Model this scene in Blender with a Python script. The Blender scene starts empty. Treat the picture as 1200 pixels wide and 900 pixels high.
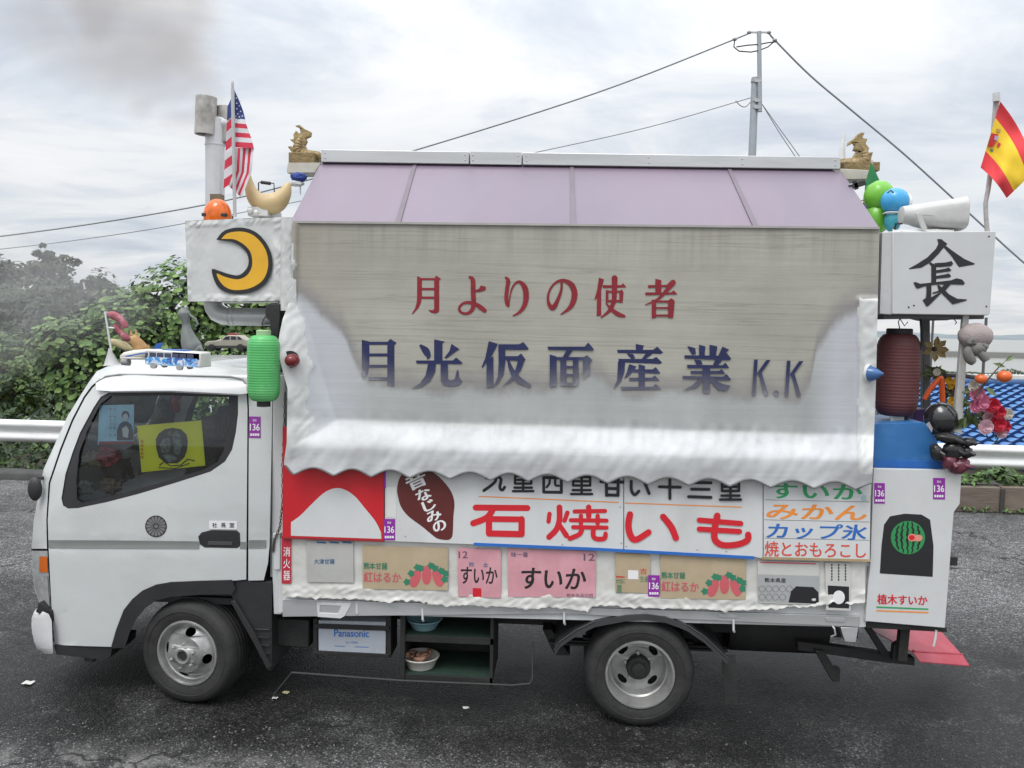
import bpy, bmesh, math, random
from math import sin, cos, pi, radians, sqrt, atan2
from mathutils import Vector, Matrix, noise
from mathutils.geometry import tessellate_polygon

SC = bpy.context.scene
COL = SC.collection
RNG = random.Random(7)

# ------------------------------------------------------------------ camera
FOC = 970.0
CAM = Vector((0.0, -4.85, 2.385))
ROT = (Matrix.Rotation(radians(3.5), 3, 'Z') @ Matrix.Rotation(radians(90 - 4.0), 3, 'X')
       @ Matrix.Rotation(radians(1.12), 3, 'Z'))
cd = bpy.data.cameras.new('camera')
cd.sensor_fit = 'HORIZONTAL'; cd.sensor_width = 36.0; cd.lens = FOC / 1200 * 36
cd.clip_start = 0.05; cd.clip_end = 20000
co = bpy.data.objects.new('camera', cd); COL.objects.link(co)
co.matrix_world = Matrix.Translation(CAM) @ ROT.to_4x4()
SC.camera = co

# ------------------------------------------------------------------ sky, sun, exposure
SUN_EL, SUN_AZ = radians(60), radians(205)       # azimuth clockwise from +Y
W = bpy.data.worlds.new('World'); SC.world = W; W.use_nodes = True
def world():
    nt = W.node_tree; n = nt.nodes; L = nt.links
    n.clear()
    out = n.new('ShaderNodeOutputWorld'); bg = n.new('ShaderNodeBackground')
    L.new(bg.outputs[0], out.inputs[0])
    bg.inputs[1].default_value = 0.1
    sky = n.new('ShaderNodeTexSky'); sky.sky_type = 'NISHITA'; sky.sun_disc = False
    sky.sun_elevation = SUN_EL; sky.sun_rotation = SUN_AZ
    tc = n.new('ShaderNodeTexCoord'); sep = n.new('ShaderNodeSeparateXYZ')
    L.new(tc.outputs['Generated'], sep.inputs[0])
    def m(op, a, b=None, c=None):
        k = n.new('ShaderNodeMath'); k.operation = op
        for i, q in enumerate((a, b, c)):
            if q is None: continue
            if isinstance(q, (int, float)): k.inputs[i].default_value = q
            else: L.new(q, k.inputs[i])
        return k.outputs[0]
    z = m('MAXIMUM', sep.outputs[2], 0.0)
    d = m('ADD', z, 0.16)
    cx = m('DIVIDE', sep.outputs[0], d); cy = m('DIVIDE', sep.outputs[1], d)
    cmb = n.new('ShaderNodeCombineXYZ')
    L.new(cx, cmb.inputs[0]); L.new(cy, cmb.inputs[1])
    def nz(scale, det, rough, dist, off):
        mp = n.new('ShaderNodeMapping'); mp.inputs['Location'].default_value = off
        mp.inputs['Scale'].default_value = (0.95, 1.25, 1)
        L.new(cmb.outputs[0], mp.inputs[0])
        k = n.new('ShaderNodeTexNoise'); k.inputs['Scale'].default_value = scale
        k.inputs['Detail'].default_value = det; k.inputs['Roughness'].default_value = rough
        k.inputs['Distortion'].default_value = dist
        L.new(mp.outputs[0], k.inputs['Vector']); return k.outputs[0]
    def ramp(fac, stops):
        r = n.new('ShaderNodeValToRGB'); e = r.color_ramp.elements
        while len(e) < len(stops): e.new(0.5)
        for i, (p, c) in enumerate(stops): e[i].position = p; e[i].color = (*c, 1)
        L.new(fac, r.inputs[0]); return r.outputs[0]
    a = nz(1.3, 8, 0.6, 0.5, (3.1, 0.4, 0))
    cl = ramp(a, [(0.28, (5.0, 5.5, 6.3)), (0.42, (6.4, 6.8, 7.35)), (0.54, (7.9, 8.05, 8.25)), (0.66, (8.5, 8.55, 8.6))])
    g = m('MULTIPLY_ADD', m('MULTIPLY', z, z), 2.6, 0.97)
    # broad brightening with height, as a real overcast sky has; saturates for the camera
    mul = n.new('ShaderNodeVectorMath'); mul.operation = 'SCALE'
    L.new(cl, mul.inputs[0]); L.new(g, mul.inputs['Scale'])
    b = nz(0.6, 4, 0.5, 0.2, (7.7, 2.2, 0))
    fac = ramp(b, [(0.35, (0.80,) * 3), (0.6, (0.97,) * 3)])
    mx = n.new('ShaderNodeMix'); mx.data_type = 'RGBA'
    L.new(fac, mx.inputs[0]); L.new(sky.outputs[0], mx.inputs[6]); L.new(mul.outputs[0], mx.inputs[7])
    L.new(mx.outputs[2], bg.inputs[0])
world()
sd = bpy.data.lights.new('sun', 'SUN'); sd.energy = 1.5; sd.angle = radians(25); sd.color = (1, 0.97, 0.93)
so = bpy.data.objects.new('sun', sd); COL.objects.link(so)
sdir = Vector((sin(SUN_AZ) * cos(SUN_EL), cos(SUN_AZ) * cos(SUN_EL), sin(SUN_EL)))
so.rotation_euler = sdir.to_track_quat('Z', 'Y').to_euler(); so.location = (0, -10, 20)
SC.view_settings.view_transform = 'Standard'; SC.view_settings.look = 'None'
SC.view_settings.exposure = 0.13; SC.view_settings.gamma = 1.0
SC.view_settings.use_curve_mapping = False
SC.cycles.max_bounces = 8; SC.cycles.transparent_max_bounces = 16

# ------------------------------------------------------------------ helpers
def ray(px, py):
    return ROT @ Vector(((px - 600) / FOC, -(py - 450) / FOC, -1))
def U(px, py, Y):                                  # photo measurement -> point on the vertical plane y = Y
    d = ray(px, py); return CAM + d * ((Y - CAM.y) / d.y)
def G(px, py, z=0.0):                              # photo measurement -> point on the level z
    d = ray(px, py); return CAM + d * ((z - CAM.z) / d.z)
def PX(p):
    q = ROT.transposed() @ (Vector(p) - CAM); return 600 + FOC * q.x / -q.z, 450 - FOC * q.y / -q.z
def lerp(a, b, t): return a + (b - a) * t
def interp(tab, x):
    if x <= tab[0][0]: return tab[0][1]
    for (a, b), (c, d) in zip(tab, tab[1:]):
        if x <= c: return b + (d - b) * (x - a) / (c - a)
    return tab[-1][1]
def sstep(a, b, x):
    t = min(1, max(0, (x - a) / (b - a))); return t * t * (3 - 2 * t)
def H(h):
    h = h.lstrip('#'); o = []
    for i in (0, 2, 4):
        c = int(h[i:i + 2], 16) / 255
        o.append(c / 12.92 if c <= .04045 else ((c + .055) / 1.055) ** 2.4)
    return tuple(o)

MATS = {}
def mat(name, col, rough=0.5, metal=0.0, var=0.12, vs=5.0, bump=0.0, bs=60.0, spec=0.5, dirt=None, dirt_amt=0.0, ds=3.0, stretch=(1, 1, 1), coat=0.0, alpha=None, trans=0.0, island=0.0, sub=0.0):
    if name in MATS: return MATS[name]
    m = bpy.data.materials.new(name); m.use_nodes = True; MATS[name] = m
    nt = m.node_tree; n = nt.nodes; L = nt.links
    p = n['Principled BSDF']
    if isinstance(col, str): col = H(col)
    p.inputs['Roughness'].default_value = rough; p.inputs['Metallic'].default_value = metal
    p.inputs['Specular IOR Level'].default_value = spec
    p.inputs['Coat Weight'].default_value = coat
    p.inputs['Transmission Weight'].default_value = trans
    if sub: p.inputs['Subsurface Weight'].default_value = sub; p.inputs['Subsurface Radius'].default_value = (.02, .02, .02)
    tc = n.new('ShaderNodeTexCoord'); mp = n.new('ShaderNodeMapping')
    L.new(tc.outputs['Object'], mp.inputs[0]); mp.inputs['Scale'].default_value = stretch
    ns = n.new('ShaderNodeTexNoise'); ns.inputs['Scale'].default_value = vs; ns.inputs['Detail'].default_value = 6
    ns.inputs['Roughness'].default_value = 0.6
    L.new(mp.outputs[0], ns.inputs['Vector'])
    r = n.new('ShaderNodeMapRange'); r.inputs[1].default_value = 0.3; r.inputs[2].default_value = 0.7
    r.inputs[3].default_value = 1 - var; r.inputs[4].default_value = 1 + var
    L.new(ns.outputs[0], r.inputs[0])
    fac = r.outputs[0]
    if island:
        gi = n.new('ShaderNodeNewGeometry'); q = n.new('ShaderNodeMapRange')
        q.inputs[3].default_value = 1 - island; q.inputs[4].default_value = 1 + island
        L.new(gi.outputs['Random Per Island'], q.inputs[0])
        mm = n.new('ShaderNodeMath'); mm.operation = 'MULTIPLY'
        L.new(fac, mm.inputs[0]); L.new(q.outputs[0], mm.inputs[1]); fac = mm.outputs[0]
    sc = n.new('ShaderNodeVectorMath'); sc.operation = 'SCALE'
    sc.inputs[0].default_value = col; L.new(fac, sc.inputs['Scale'])
    cur = sc.outputs[0]
    if dirt_amt:
        d = n.new('ShaderNodeTexNoise'); d.inputs['Scale'].default_value = ds; d.inputs['Detail'].default_value = 8
        d.inputs['Roughness'].default_value = 0.65
        L.new(mp.outputs[0], d.inputs['Vector'])
        rr = n.new('ShaderNodeMapRange'); rr.inputs[1].default_value = 0.48; rr.inputs[2].default_value = 0.72
        rr.inputs[4].default_value = dirt_amt
        L.new(d.outputs[0], rr.inputs[0])
        mx = n.new('ShaderNodeMix'); mx.data_type = 'RGBA'
        L.new(rr.outputs[0], mx.inputs[0]); L.new(cur, mx.inputs[6])
        dc = H(dirt) if isinstance(dirt, str) else (dirt or (.08, .075, .06))
        mx.inputs[7].default_value = (*dc, 1); cur = mx.outputs[2]
    L.new(cur, p.inputs['Base Color'])
    if bump:
        b = n.new('ShaderNodeTexNoise'); b.inputs['Scale'].default_value = bs; b.inputs['Detail'].default_value = 5
        L.new(mp.outputs[0], b.inputs['Vector'])
        bn = n.new('ShaderNodeBump'); bn.inputs['Strength'].default_value = min(1, bump); bn.inputs['Distance'].default_value = 0.01 * max(1, bump)
        L.new(b.outputs[0], bn.inputs['Height']); L.new(bn.outputs[0], p.inputs['Normal'])
    return m

def glass_mat(name, tint=(0.75, 0.8, 0.8), refl=0.10):
    m = bpy.data.materials.new(name); m.use_nodes = True
    nt = m.node_tree; n = nt.nodes; L = nt.links; n.clear()
    o = n.new('ShaderNodeOutputMaterial'); t = n.new('ShaderNodeBsdfTransparent'); g = n.new('ShaderNodeBsdfGlossy')
    t.inputs[0].default_value = (*tint, 1); g.inputs['Roughness'].default_value = 0.02; g.inputs[0].default_value = (.9, .95, 1, 1)
    fr = n.new('ShaderNodeFresnel'); fr.inputs[0].default_value = 1.5
    ad = n.new('ShaderNodeMath'); ad.operation = 'MULTIPLY_ADD'; ad.inputs[1].default_value = 0.9; ad.inputs[2].default_value = refl * .3
    L.new(fr.outputs[0], ad.inputs[0])
    mx = n.new('ShaderNodeMixShader'); L.new(ad.outputs[0], mx.inputs[0]); L.new(t.outputs[0], mx.inputs[1]); L.new(g.outputs[0], mx.inputs[2])
    L.new(mx.outputs[0], o.inputs[0]); MATS[name] = m; return m

ORI = {}
class MB:
    def __init__(s): s.v = []; s.f = []; s.m = []
    def add(s, vs, fs, m=0):
        o = len(s.v); s.v.extend([tuple(v) for v in vs])
        for f in fs: s.f.append(tuple(i + o for i in f)); s.m.append(m)
        return s
    def hexa(s, p, m=0):        # p: 8 points, bottom 0-3, top 4-7
        return s.add(p, [(0, 3, 2, 1), (4, 5, 6, 7), (0, 1, 5, 4), (1, 2, 6, 5), (2, 3, 7, 6), (3, 0, 4, 7)], m)
    def box(s, a, b, m=0):
        x0, x1 = sorted((a[0], b[0])); y0, y1 = sorted((a[1], b[1])); z0, z1 = sorted((a[2], b[2]))
        return s.hexa([(x0, y0, z0), (x1, y0, z0), (x1, y1, z0), (x0, y1, z0), (x0, y0, z1), (x1, y0, z1), (x1, y1, z1), (x0, y1, z1)], m)
    def bar(s, p, q, w, h, m=0, up=(0, 0, 1)):      # rectangular bar from p to q
        p = Vector(p); q = Vector(q); d = (q - p).normalized(); u = Vector(up)
        if abs(d.dot(u)) > .95: u = Vector((0, 1, 0))
        a = d.cross(u).normalized() * w / 2; b = a.cross(d).normalized() * h / 2
        return s.hexa([p - a - b, p + a - b, p + a + b, p - a + b, q - a - b, q + a - b, q + a + b, q - a + b], m)
    def tube(s, pts, r, n=10, m=0, caps=True):
        pts = [Vector(p) for p in pts]; rs = r if isinstance(r, (list, tuple)) else [r] * len(pts)
        rings = []; ref = Vector((0, 0, 1)); prev = None
        for i, p in enumerate(pts):
            d = (pts[min(i + 1, len(pts) - 1)] - pts[max(i - 1, 0)]).normalized()
            if prev is None:
                a = d.cross(ref)
                if a.length < .1: a = d.cross(Vector((1, 0, 0)))
            else: a = prev - d * prev.dot(d)
            a.normalize(); prev = a; b = d.cross(a)
            rings.append([p + (a * cos(2 * pi * k / n) + b * sin(2 * pi * k / n)) * rs[i] for k in range(n)])
        vs = [v for R in rings for v in R]; fs = []
        for i in range(len(rings) - 1):
            for k in range(n):
                fs.append((i * n + k, i * n + (k + 1) % n, (i + 1) * n + (k + 1) % n, (i + 1) * n + k))
        if caps: fs.append(tuple(range(n - 1, -1, -1))); fs.append(tuple((len(rings) - 1) * n + k for k in range(n)))
        return s.add(vs, fs, m)
    def lathe(s, prof, c, axis=(0, 0, 1), n=24, m=0, closed=False):
        ax = Vector(axis).normalized(); c = Vector(c)
        a = ax.cross(Vector((0, 0, 1)) if abs(ax.z) < .9 else Vector((1, 0, 0))).normalized(); b = ax.cross(a)
        vs = []; fs = []
        for r, h in prof:
            for k in range(n):
                t = 2 * pi * k / n; vs.append(c + ax * h + (a * cos(t) + b * sin(t)) * r)
        for i in range(len(prof) - 1):
            for k in range(n): fs.append((i * n + k, i * n + (k + 1) % n, (i + 1) * n + (k + 1) % n, (i + 1) * n + k))
        return s.add(vs, fs, m)
    def ball(s, c, r, nu=18, nv=12, m=0, rough=0.0, fr=3.0, axis=None, seed=0):
        c = Vector(c); R = Vector((r, r, r)) if isinstance(r, (int, float)) else Vector(r)
        M = axis or Matrix.Identity(3); vs = []; fs = []
        for j in range(nv + 1):
            ph = pi * j / nv
            for i in range(nu):
                t = 2 * pi * i / nu; d = Vector((sin(ph) * cos(t), sin(ph) * sin(t), cos(ph)))
                k = 1 + (rough * noise.noise(d * fr + Vector((seed, 0, 0))) if rough else 0)
                vs.append(c + M @ Vector((d.x * R.x * k, d.y * R.y * k, d.z * R.z * k)))
        for j in range(nv):
            for i in range(nu): fs.append((j * nu + i, (j + 1) * nu + i, (j + 1) * nu + (i + 1) % nu, j * nu + (i + 1) % nu))
        return s.add(vs, fs, m)
    def poly(s, pts, m=0):                           # flat concave polygon of 3D points, facing the camera side
        t = tessellate_polygon([[Vector((p[0], p[2], 0)) for p in pts]])
        return s.add(pts, [tuple(q) for q in t], m)
    def slab(s, px, Y, thick, m=0, mb=None, holes=()):   # photo outline on plane Y, given real thickness backwards
        Yf = Y if callable(Y) else (lambda a, b: Y)
        loops = [px] + list(holes)
        flat = [p for l in loops for p in l]
        fr = [U(a, b, Yf(a, b)) for a, b in flat]
        t = tessellate_polygon([[Vector((a, -b, 0)) for a, b in l] for l in loops])
        n = len(flat)
        bk = [v + Vector((0, thick, 0)) for v in fr]
        o = 0; side = []
        for l in loops:
            k = len(l)
            for i in range(k): side.append((o + i, o + (i + 1) % k, n + o + (i + 1) % k, n + o + i))
            o += k
        s.add(fr + bk, [tuple(q) for q in t], m)
        base = len(s.v) - 2 * n
        for q in t: s.f.append((base + n + q[0], base + n + q[2], base + n + q[1])); s.m.append(m if mb is None else mb)
        for q in side: s.f.append(tuple(base + i for i in q)); s.m.append(m if mb is None else mb)
        return s
    def flat(s, px, Y, m=0):                          # painted patch on a surface
        Yf = Y if callable(Y) else (lambda a, b: Y)
        t = tessellate_polygon([[Vector((a, -b, 0)) for a, b in px]])
        return s.add([U(a, b, Yf(a, b)) for a, b in px], [tuple(q) for q in t], m)
    def grid(s, nu, nv, fn, m=0, mf=None):
        vs = [fn(i / nu, j / nv) for j in range(nv + 1) for i in range(nu + 1)]
        o = len(s.v); s.v.extend([tuple(v) for v in vs])
        for j in range(nv):
            for i in range(nu):
                a = o + j * (nu + 1) + i
                s.f.append((a, a + nu + 1, a + nu + 2, a + 1)); s.m.append(mf((i + .5) / nu, (j + .5) / nv) if mf else m)
        return s
    def build(s, name, mats, parent=None, loc=None, smooth=35, bevel=0, fix=True):
        me = bpy.data.meshes.new(name)
        o = bpy.data.objects.new(name, me); COL.objects.link(o)
        org = Vector((0, 0, 0))
        if parent is not None: org = ORI[parent.name]; o.parent = parent
        elif loc is not None: org = Vector(loc); o.location = org
        ORI[o.name] = org
        me.from_pydata([tuple(Vector(v) - org) for v in s.v], [], s.f)
        if not isinstance(mats, (list, tuple)): mats = [mats]
        for q in mats: me.materials.append(q)
        me.polygons.foreach_set('material_index', s.m)
        if fix:
            bm = bmesh.new(); bm.from_mesh(me); bmesh.ops.recalc_face_normals(bm, faces=bm.faces); bm.to_mesh(me); bm.free()
        if smooth:
            me.shade_smooth(); me.set_sharp_from_angle(angle=radians(smooth))
        me.update()
        if bevel:
            b = o.modifiers.new('bevel', 'BEVEL'); b.width = bevel; b.segments = 2; b.limit_method = 'ANGLE'; b.angle_limit = radians(40)
            b.harden_normals = False
        return o

def tag(o, label, cat=None, group=None, kind=None):
    o['label'] = label
    if cat: o['category'] = cat
    if group: o['group'] = group
    if kind: o['kind'] = kind
    return o
def thing(name, label, cat, loc, group=None):
    o = bpy.data.objects.new(name, None); COL.objects.link(o); o.location = loc; o.empty_display_size = .1
    ORI[o.name] = Vector(loc); tag(o, label, cat, group); return o
def struct(o): o['kind'] = 'structure'; return o

# --- lettering: typed text fitted into a photo rectangle, and brush strokes given as centre lines with widths
def typed(mb, s, rect, Y, m=0, off=0.0, k=0.0, rot=0.0, shear=0.0):
    cu = bpy.data.curves.new('typed', 'FONT'); cu.body = s; cu.resolution_u = 4; cu.shear = shear
    o = bpy.data.objects.new('typed', cu); COL.objects.link(o)
    dg = bpy.context.evaluated_depsgraph_get(); me = o.evaluated_get(dg).to_mesh()
    vs = [v.co.copy() for v in me.vertices]; fs = [tuple(p.vertices) for p in me.polygons]
    h_ = max((v.y for v in vs), default=1) - min((v.y for v in vs), default=0)
    o.evaluated_get(dg).to_mesh_clear(); bpy.data.objects.remove(o); bpy.data.curves.remove(cu)
    if not vs: return
    x0 = min(v.x for v in vs); x1 = max(v.x for v in vs); y0 = min(v.y for v in vs); y1 = max(v.y for v in vs)
    a, b, c, d = rect; out = []
    Yf = Y if callable(Y) else (lambda p, q: Y)
    cx, cy = (a + c) / 2, (b + d) / 2
    ems = (x1 - x0) / max(1, len(s)); bx = off * .72 * (c - a) / max(.01, x1 - x0); by = off * .42 * (d - b) / max(.01, y1 - y0)
    shifts = [(0, 0)] if off == 0 else [(0, 0), (bx, 0), (-bx, 0), (0, by), (0, -by), (bx * .7, by * .7), (-bx * .7, -by * .7), (bx * .7, -by * .7), (-bx * .7, by * .7)]
    a0, b0, c0, d0 = a + bx, b + by, c - bx, d - by
    for si, (sx_, sy_) in enumerate(shifts):
      out = []
      for v in vs:
        px = lerp(a0, c0, (v.x - x0) / max(1e-6, x1 - x0)) + sx_; py = lerp(d0, b0, (v.y - y0) / max(1e-6, y1 - y0)) + sy_
        if rot:
            dx, dy = px - cx, py - cy; px = cx + dx * cos(rot) - dy * sin(rot); py = cy + dx * sin(rot) + dy * cos(rot)
        py += k * (px - a); out.append(U(px, py, Yf(px, py) - .00006 * si))
      mb.add(out, fs, m)
def ribbon(pts):                                      # [(x,y,w)...] -> outline polygon with round ends
    P = pts; n = len(P); Lf = []; Rt = []
    for i in range(n):
        a = P[max(0, i - 1)]; b = P[min(n - 1, i + 1)]
        dx, dy = b[0] - a[0], b[1] - a[1]; l = math.hypot(dx, dy) or 1
        nx, ny = -dy / l, dx / l; w = P[i][2] / 2
        Lf.append((P[i][0] + nx * w, P[i][1] + ny * w)); Rt.append((P[i][0] - nx * w, P[i][1] - ny * w))
    def cap(c, q, w):
        a = atan2(c[1] - q[1], c[0] - q[0]); return [(c[0] + w / 2 * cos(a + t), c[1] + w / 2 * sin(a + t)) for t in (-1.1, -.55, 0, .55, 1.1)]
    e = cap(P[-1], P[-2], P[-1][2]); s0 = cap(P[0], P[1], P[0][2])
    return Lf, Rt, e, s0
def curve_pts(pts, sub=4):                            # Catmull-Rom through the centre line
    if len(pts) < 3: return pts
    out = []
    for i in range(len(pts) - 1):
        p0 = pts[max(0, i - 1)]; p1 = pts[i]; p2 = pts[i + 1]; p3 = pts[min(len(pts) - 1, i + 2)]
        for k in range(sub):
            t = k / sub
            out.append(tuple(.5 * (2 * p1[j] + (p2[j] - p0[j]) * t + (2 * p0[j] - 5 * p1[j] + 4 * p2[j] - p3[j]) * t * t + (3 * p1[j] - p0[j] - 3 * p2[j] + p3[j]) * t ** 3) for j in range(3)))
    out.append(pts[-1]); return out
class Pen:                                            # maps a zoomed drawing back to photo measurements
    def __init__(s, mb, ox, oy, sc, Y, m=0): s.mb = mb; s.o = (ox, oy); s.s = sc; s.Y = Y if callable(Y) else (lambda a, b: Y); s.m = m; s.k = 0
    def T(s, x, y):
        px, py = s.o[0] + x / s.s, s.o[1] + y / s.s; return U(px, py, s.Y(px, py) - .00025 * s.k)
    def P(s, *pts):
        s.k += 1
        # split long edges so that painted letters follow a wavy cloth
        dense = []
        for (a, b), (c, d) in zip(pts, pts[1:] + pts[:1]):
            n = max(1, int(math.hypot(c - a, d - b) / (s.s * 8)))
            dense += [(lerp(a, c, i / n), lerp(b, d, i / n)) for i in range(n)]
        t = tessellate_polygon([[Vector((a, -b, 0)) for a, b in dense]])
        s.mb.add([s.T(a, b) for a, b in dense], [tuple(q) for q in t], s.m)
    def S(s, pts, w=None, smooth=True):
        s.k += 1
        if w: pts = [(a, b, w) for a, b in pts]
        q = curve_pts(pts) if smooth else pts
        L, R, e, s0 = ribbon(q); n = len(q)
        vs = [s.T(*p) for p in L] + [s.T(*p) for p in R]
        s.mb.add(vs, [(i, i + 1, n + i + 1, n + i) for i in range(n - 1)], s.m)
        s.mb.add([s.T(*p) for p in [R[-1]] + e[::1] + [L[-1]]], [tuple(range(len(e) + 2))], s.m)
        s.mb.add([s.T(*p) for p in [L[0]] + s0 + [R[0]]], [tuple(range(len(s0) + 2))], s.m)
    def C(s, x, y, r, ry=None):
        s.P(*[(x + r * cos(t * pi / 12), y + (ry or r) * sin(t * pi / 12)) for t in range(24)])

def skin(px, holes, Yf, sx=12, sy=8):                 # photo outline with holes, cut into small faces and curved in depth
    loops = [px] + list(holes); flat = [p for l in loops for p in l]
    t = tessellate_polygon([[Vector((a, -b, 0)) for a, b in l] for l in loops])
    bm = bmesh.new(); vs = [bm.verts.new((a, b, 0)) for a, b in flat]
    for q in t:
        try: bm.faces.new([vs[i] for i in q])
        except ValueError: pass
    xs = [p[0] for p in px]; ys = [p[1] for p in px]
    x = min(xs) + sx
    while x < max(xs):
        bmesh.ops.bisect_plane(bm, geom=bm.verts[:] + bm.edges[:] + bm.faces[:], plane_co=(x, 0, 0), plane_no=(1, 0, 0)); x += sx
    y = min(ys) + sy
    while y < max(ys):
        bmesh.ops.bisect_plane(bm, geom=bm.verts[:] + bm.edges[:] + bm.faces[:], plane_co=(0, y, 0), plane_no=(0, 1, 0)); y += sy
    bm.verts.index_update()
    P = [U(v.co.x, v.co.y, Yf(v.co.x, v.co.y)) for v in bm.verts]
    F = [tuple(v.index for v in f.verts) for f in bm.faces]; bm.free(); return P, F
def mirrored(P, c): return [Vector((p[0], 2 * c - p[1], p[2])) for p in P]
def arc(cx, cy, rx, ry, a0, a1, n): return [(cx + rx * cos(lerp(a0, a1, i / n)), cy + ry * sin(lerp(a0, a1, i / n))) for i in range(n + 1)]
_CR = [(random.Random(50 + k).uniform(0, 2 * pi), random.Random(90 + k).uniform(.018, .05) * (1 + k * .28), random.Random(130 + k).uniform(0, 9)) for k in range(7)]
def crumple(px, py, s=1.0, seed=0.0):                 # straight-edged creases, as in crushed sheeting
    wx = 9 * noise.noise(Vector((px * .03, py * .03, seed))); wy = 9 * noise.noise(Vector((px * .03, py * .03, seed + 7)))
    t = 0; n_ = 0
    for k, (a, f, ph) in enumerate(_CR):
        q = ((px + wx) * cos(a) + (py + wy) * sin(a)) * f * s + ph + seed; tri = abs((q % 1) * 2 - 1)
        g = .5 + noise.noise(Vector((px * .035 * s, py * .035 * s, k * 3.3 + seed))); w = 1 / (1 + k * .35); t += tri * w * max(0, g); n_ += w
    return t / n_
def fbm(v, o=4): return noise.fractal(v, 1.0, 2.0, o)
def ridged(v): return 1 - abs(noise.noise(v)) * 2

# ================================================================== SETTING
def asphalt():
    m = bpy.data.materials.new('asphalt'); m.use_nodes = True; nt = m.node_tree; n = nt.nodes; L = nt.links
    p = n['Principled BSDF']; tc = n.new('ShaderNodeTexCoord')
    def N(scale, det=6, rough=.6, dist=0, mp=None):
        k = n.new('ShaderNodeTexNoise'); k.inputs['Scale'].default_value = scale; k.inputs['Detail'].default_value = det
        k.inputs['Roughness'].default_value = rough; k.inputs['Distortion'].default_value = dist
        if mp:
            q = n.new('ShaderNodeMapping'); q.inputs['Scale'].default_value = mp; L.new(tc.outputs['Object'], q.inputs[0]); L.new(q.outputs[0], k.inputs['Vector'])
        else: L.new(tc.outputs['Object'], k.inputs['Vector'])
        return k.outputs[0]
    def R(fac, stops):
        r = n.new('ShaderNodeValToRGB'); e = r.color_ramp.elements
        while len(e) < len(stops): e.new(.5)
        for i, (q, c) in enumerate(stops): e[i].position = q; e[i].color = (c, c, c, 1) if isinstance(c, (int, float)) else (*c, 1)
        L.new(fac, r.inputs[0]); return r.outputs[0]
    def mix(f, a, b, mode='MIX'):
        k = n.new('ShaderNodeMix'); k.data_type = 'RGBA'; k.blend_type = mode
        for i, q in ((0, f), (6, a), (7, b)):
            if hasattr(q, 'links'): L.new(q, k.inputs[i])
            elif isinstance(q, (int, float)): k.inputs[i].default_value = q
            else: k.inputs[i].default_value = (*q, 1)
        return k.outputs[2]
    vo = n.new('ShaderNodeTexVoronoi'); vo.inputs['Scale'].default_value = 95; L.new(tc.outputs['Object'], vo.inputs['Vector'])
    sp = n.new('ShaderNodeSeparateXYZ'); L.new(vo.outputs['Color'], sp.inputs[0])
    stone = R(sp.outputs[0], [(0.0, .060), (.5, .108), (.82, .16), (.94, .27), (1.0, .40)])
    edge = R(vo.outputs['Distance'], [(0.35, 1.0), (0.75, .45)])
    base = mix(1.0, stone, edge, 'MULTIPLY')
    big = R(N(.55, 7, .62, .3), [(.36, .62), (.5, 1.0), (.66, 1.35)])
    base = mix(1.0, base, big, 'MULTIPLY')
    fine = R(N(9, 8, .8), [(.35, .68), (.65, 1.32)])
    base = mix(1.0, base, fine, 'MULTIPLY')
    # pale worn crumbling patch near the viewer, band along the truck darkened for wet asphalt and for the truck's shade
    geo = n.new('ShaderNodeSeparateXYZ'); L.new(tc.outputs['Object'], geo.inputs[0])
    def mr(v, a, b, c=0., d=1.):
        k = n.new('ShaderNodeMapRange'); k.interpolation_type = 'SMOOTHSTEP'
        k.inputs[1].default_value = a; k.inputs[2].default_value = b; k.inputs[3].default_value = c; k.inputs[4].default_value = d
        L.new(v, k.inputs[0]); return k.outputs[0]
    def mul(a, b):
        k = n.new('ShaderNodeMath'); k.operation = 'MULTIPLY'
        for i, q in enumerate((a, b)):
            if isinstance(q, (int, float)): k.inputs[i].default_value = q
            else: L.new(q, k.inputs[i])
        return k.outputs[0]
    damp_shade = mul(mr(geo.outputs[1], 2.6, 1.0), mr(geo.outputs[1], -.95, -.25))
    damp_shade = mul(damp_shade, mr(N(1.3, 6, .6, .4), .18, .55))
    base = mix(damp_shade, base, mix(1.0, base, (.165, .163, .16), 'MULTIPLY'))
    wear = mul(mr(geo.outputs[1], -.45, -.85), mr(N(2.2, 9, .72, .5), .47, .60))
    base = mix(wear, base, mix(.75, base, (.26, .255, .25)))
    # cracks
    cr = n.new('ShaderNodeTexVoronoi'); cr.feature = 'DISTANCE_TO_EDGE'; cr.inputs['Scale'].default_value = .42
    wp = n.new('ShaderNodeVectorMath'); wp.operation = 'ADD'
    nn = n.new('ShaderNodeTexNoise'); nn.inputs['Scale'].default_value = 2.2; nn.inputs['Detail'].default_value = 5; L.new(tc.outputs['Object'], nn.inputs['Vector'])
    s_ = n.new('ShaderNodeVectorMath'); s_.operation = 'SCALE'; s_.inputs['Scale'].default_value = .9; L.new(nn.outputs['Color'], s_.inputs[0])
    L.new(tc.outputs['Object'], wp.inputs[0]); L.new(s_.outputs[0], wp.inputs[1]); L.new(wp.outputs[0], cr.inputs['Vector'])
    ck = mul(R(cr.outputs['Distance'], [(.0, 1.), (.011, 0.)]), mr(N(.8, 3), .36, .48))
    base = mix(ck, base, (.012, .012, .012))
    L.new(base, p.inputs['Base Color'])
    ro = n.new('ShaderNodeMath'); ro.operation = 'MULTIPLY_ADD'; ro.inputs[1].default_value = -.36; ro.inputs[2].default_value = .84
    L.new(damp_shade, ro.inputs[0]); L.new(ro.outputs[0], p.inputs['Roughness']); p.inputs['Specular IOR Level'].default_value = .22
    b = n.new('ShaderNodeBump'); b.inputs['Strength'].default_value = .8; b.inputs['Distance'].default_value = .006
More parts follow.
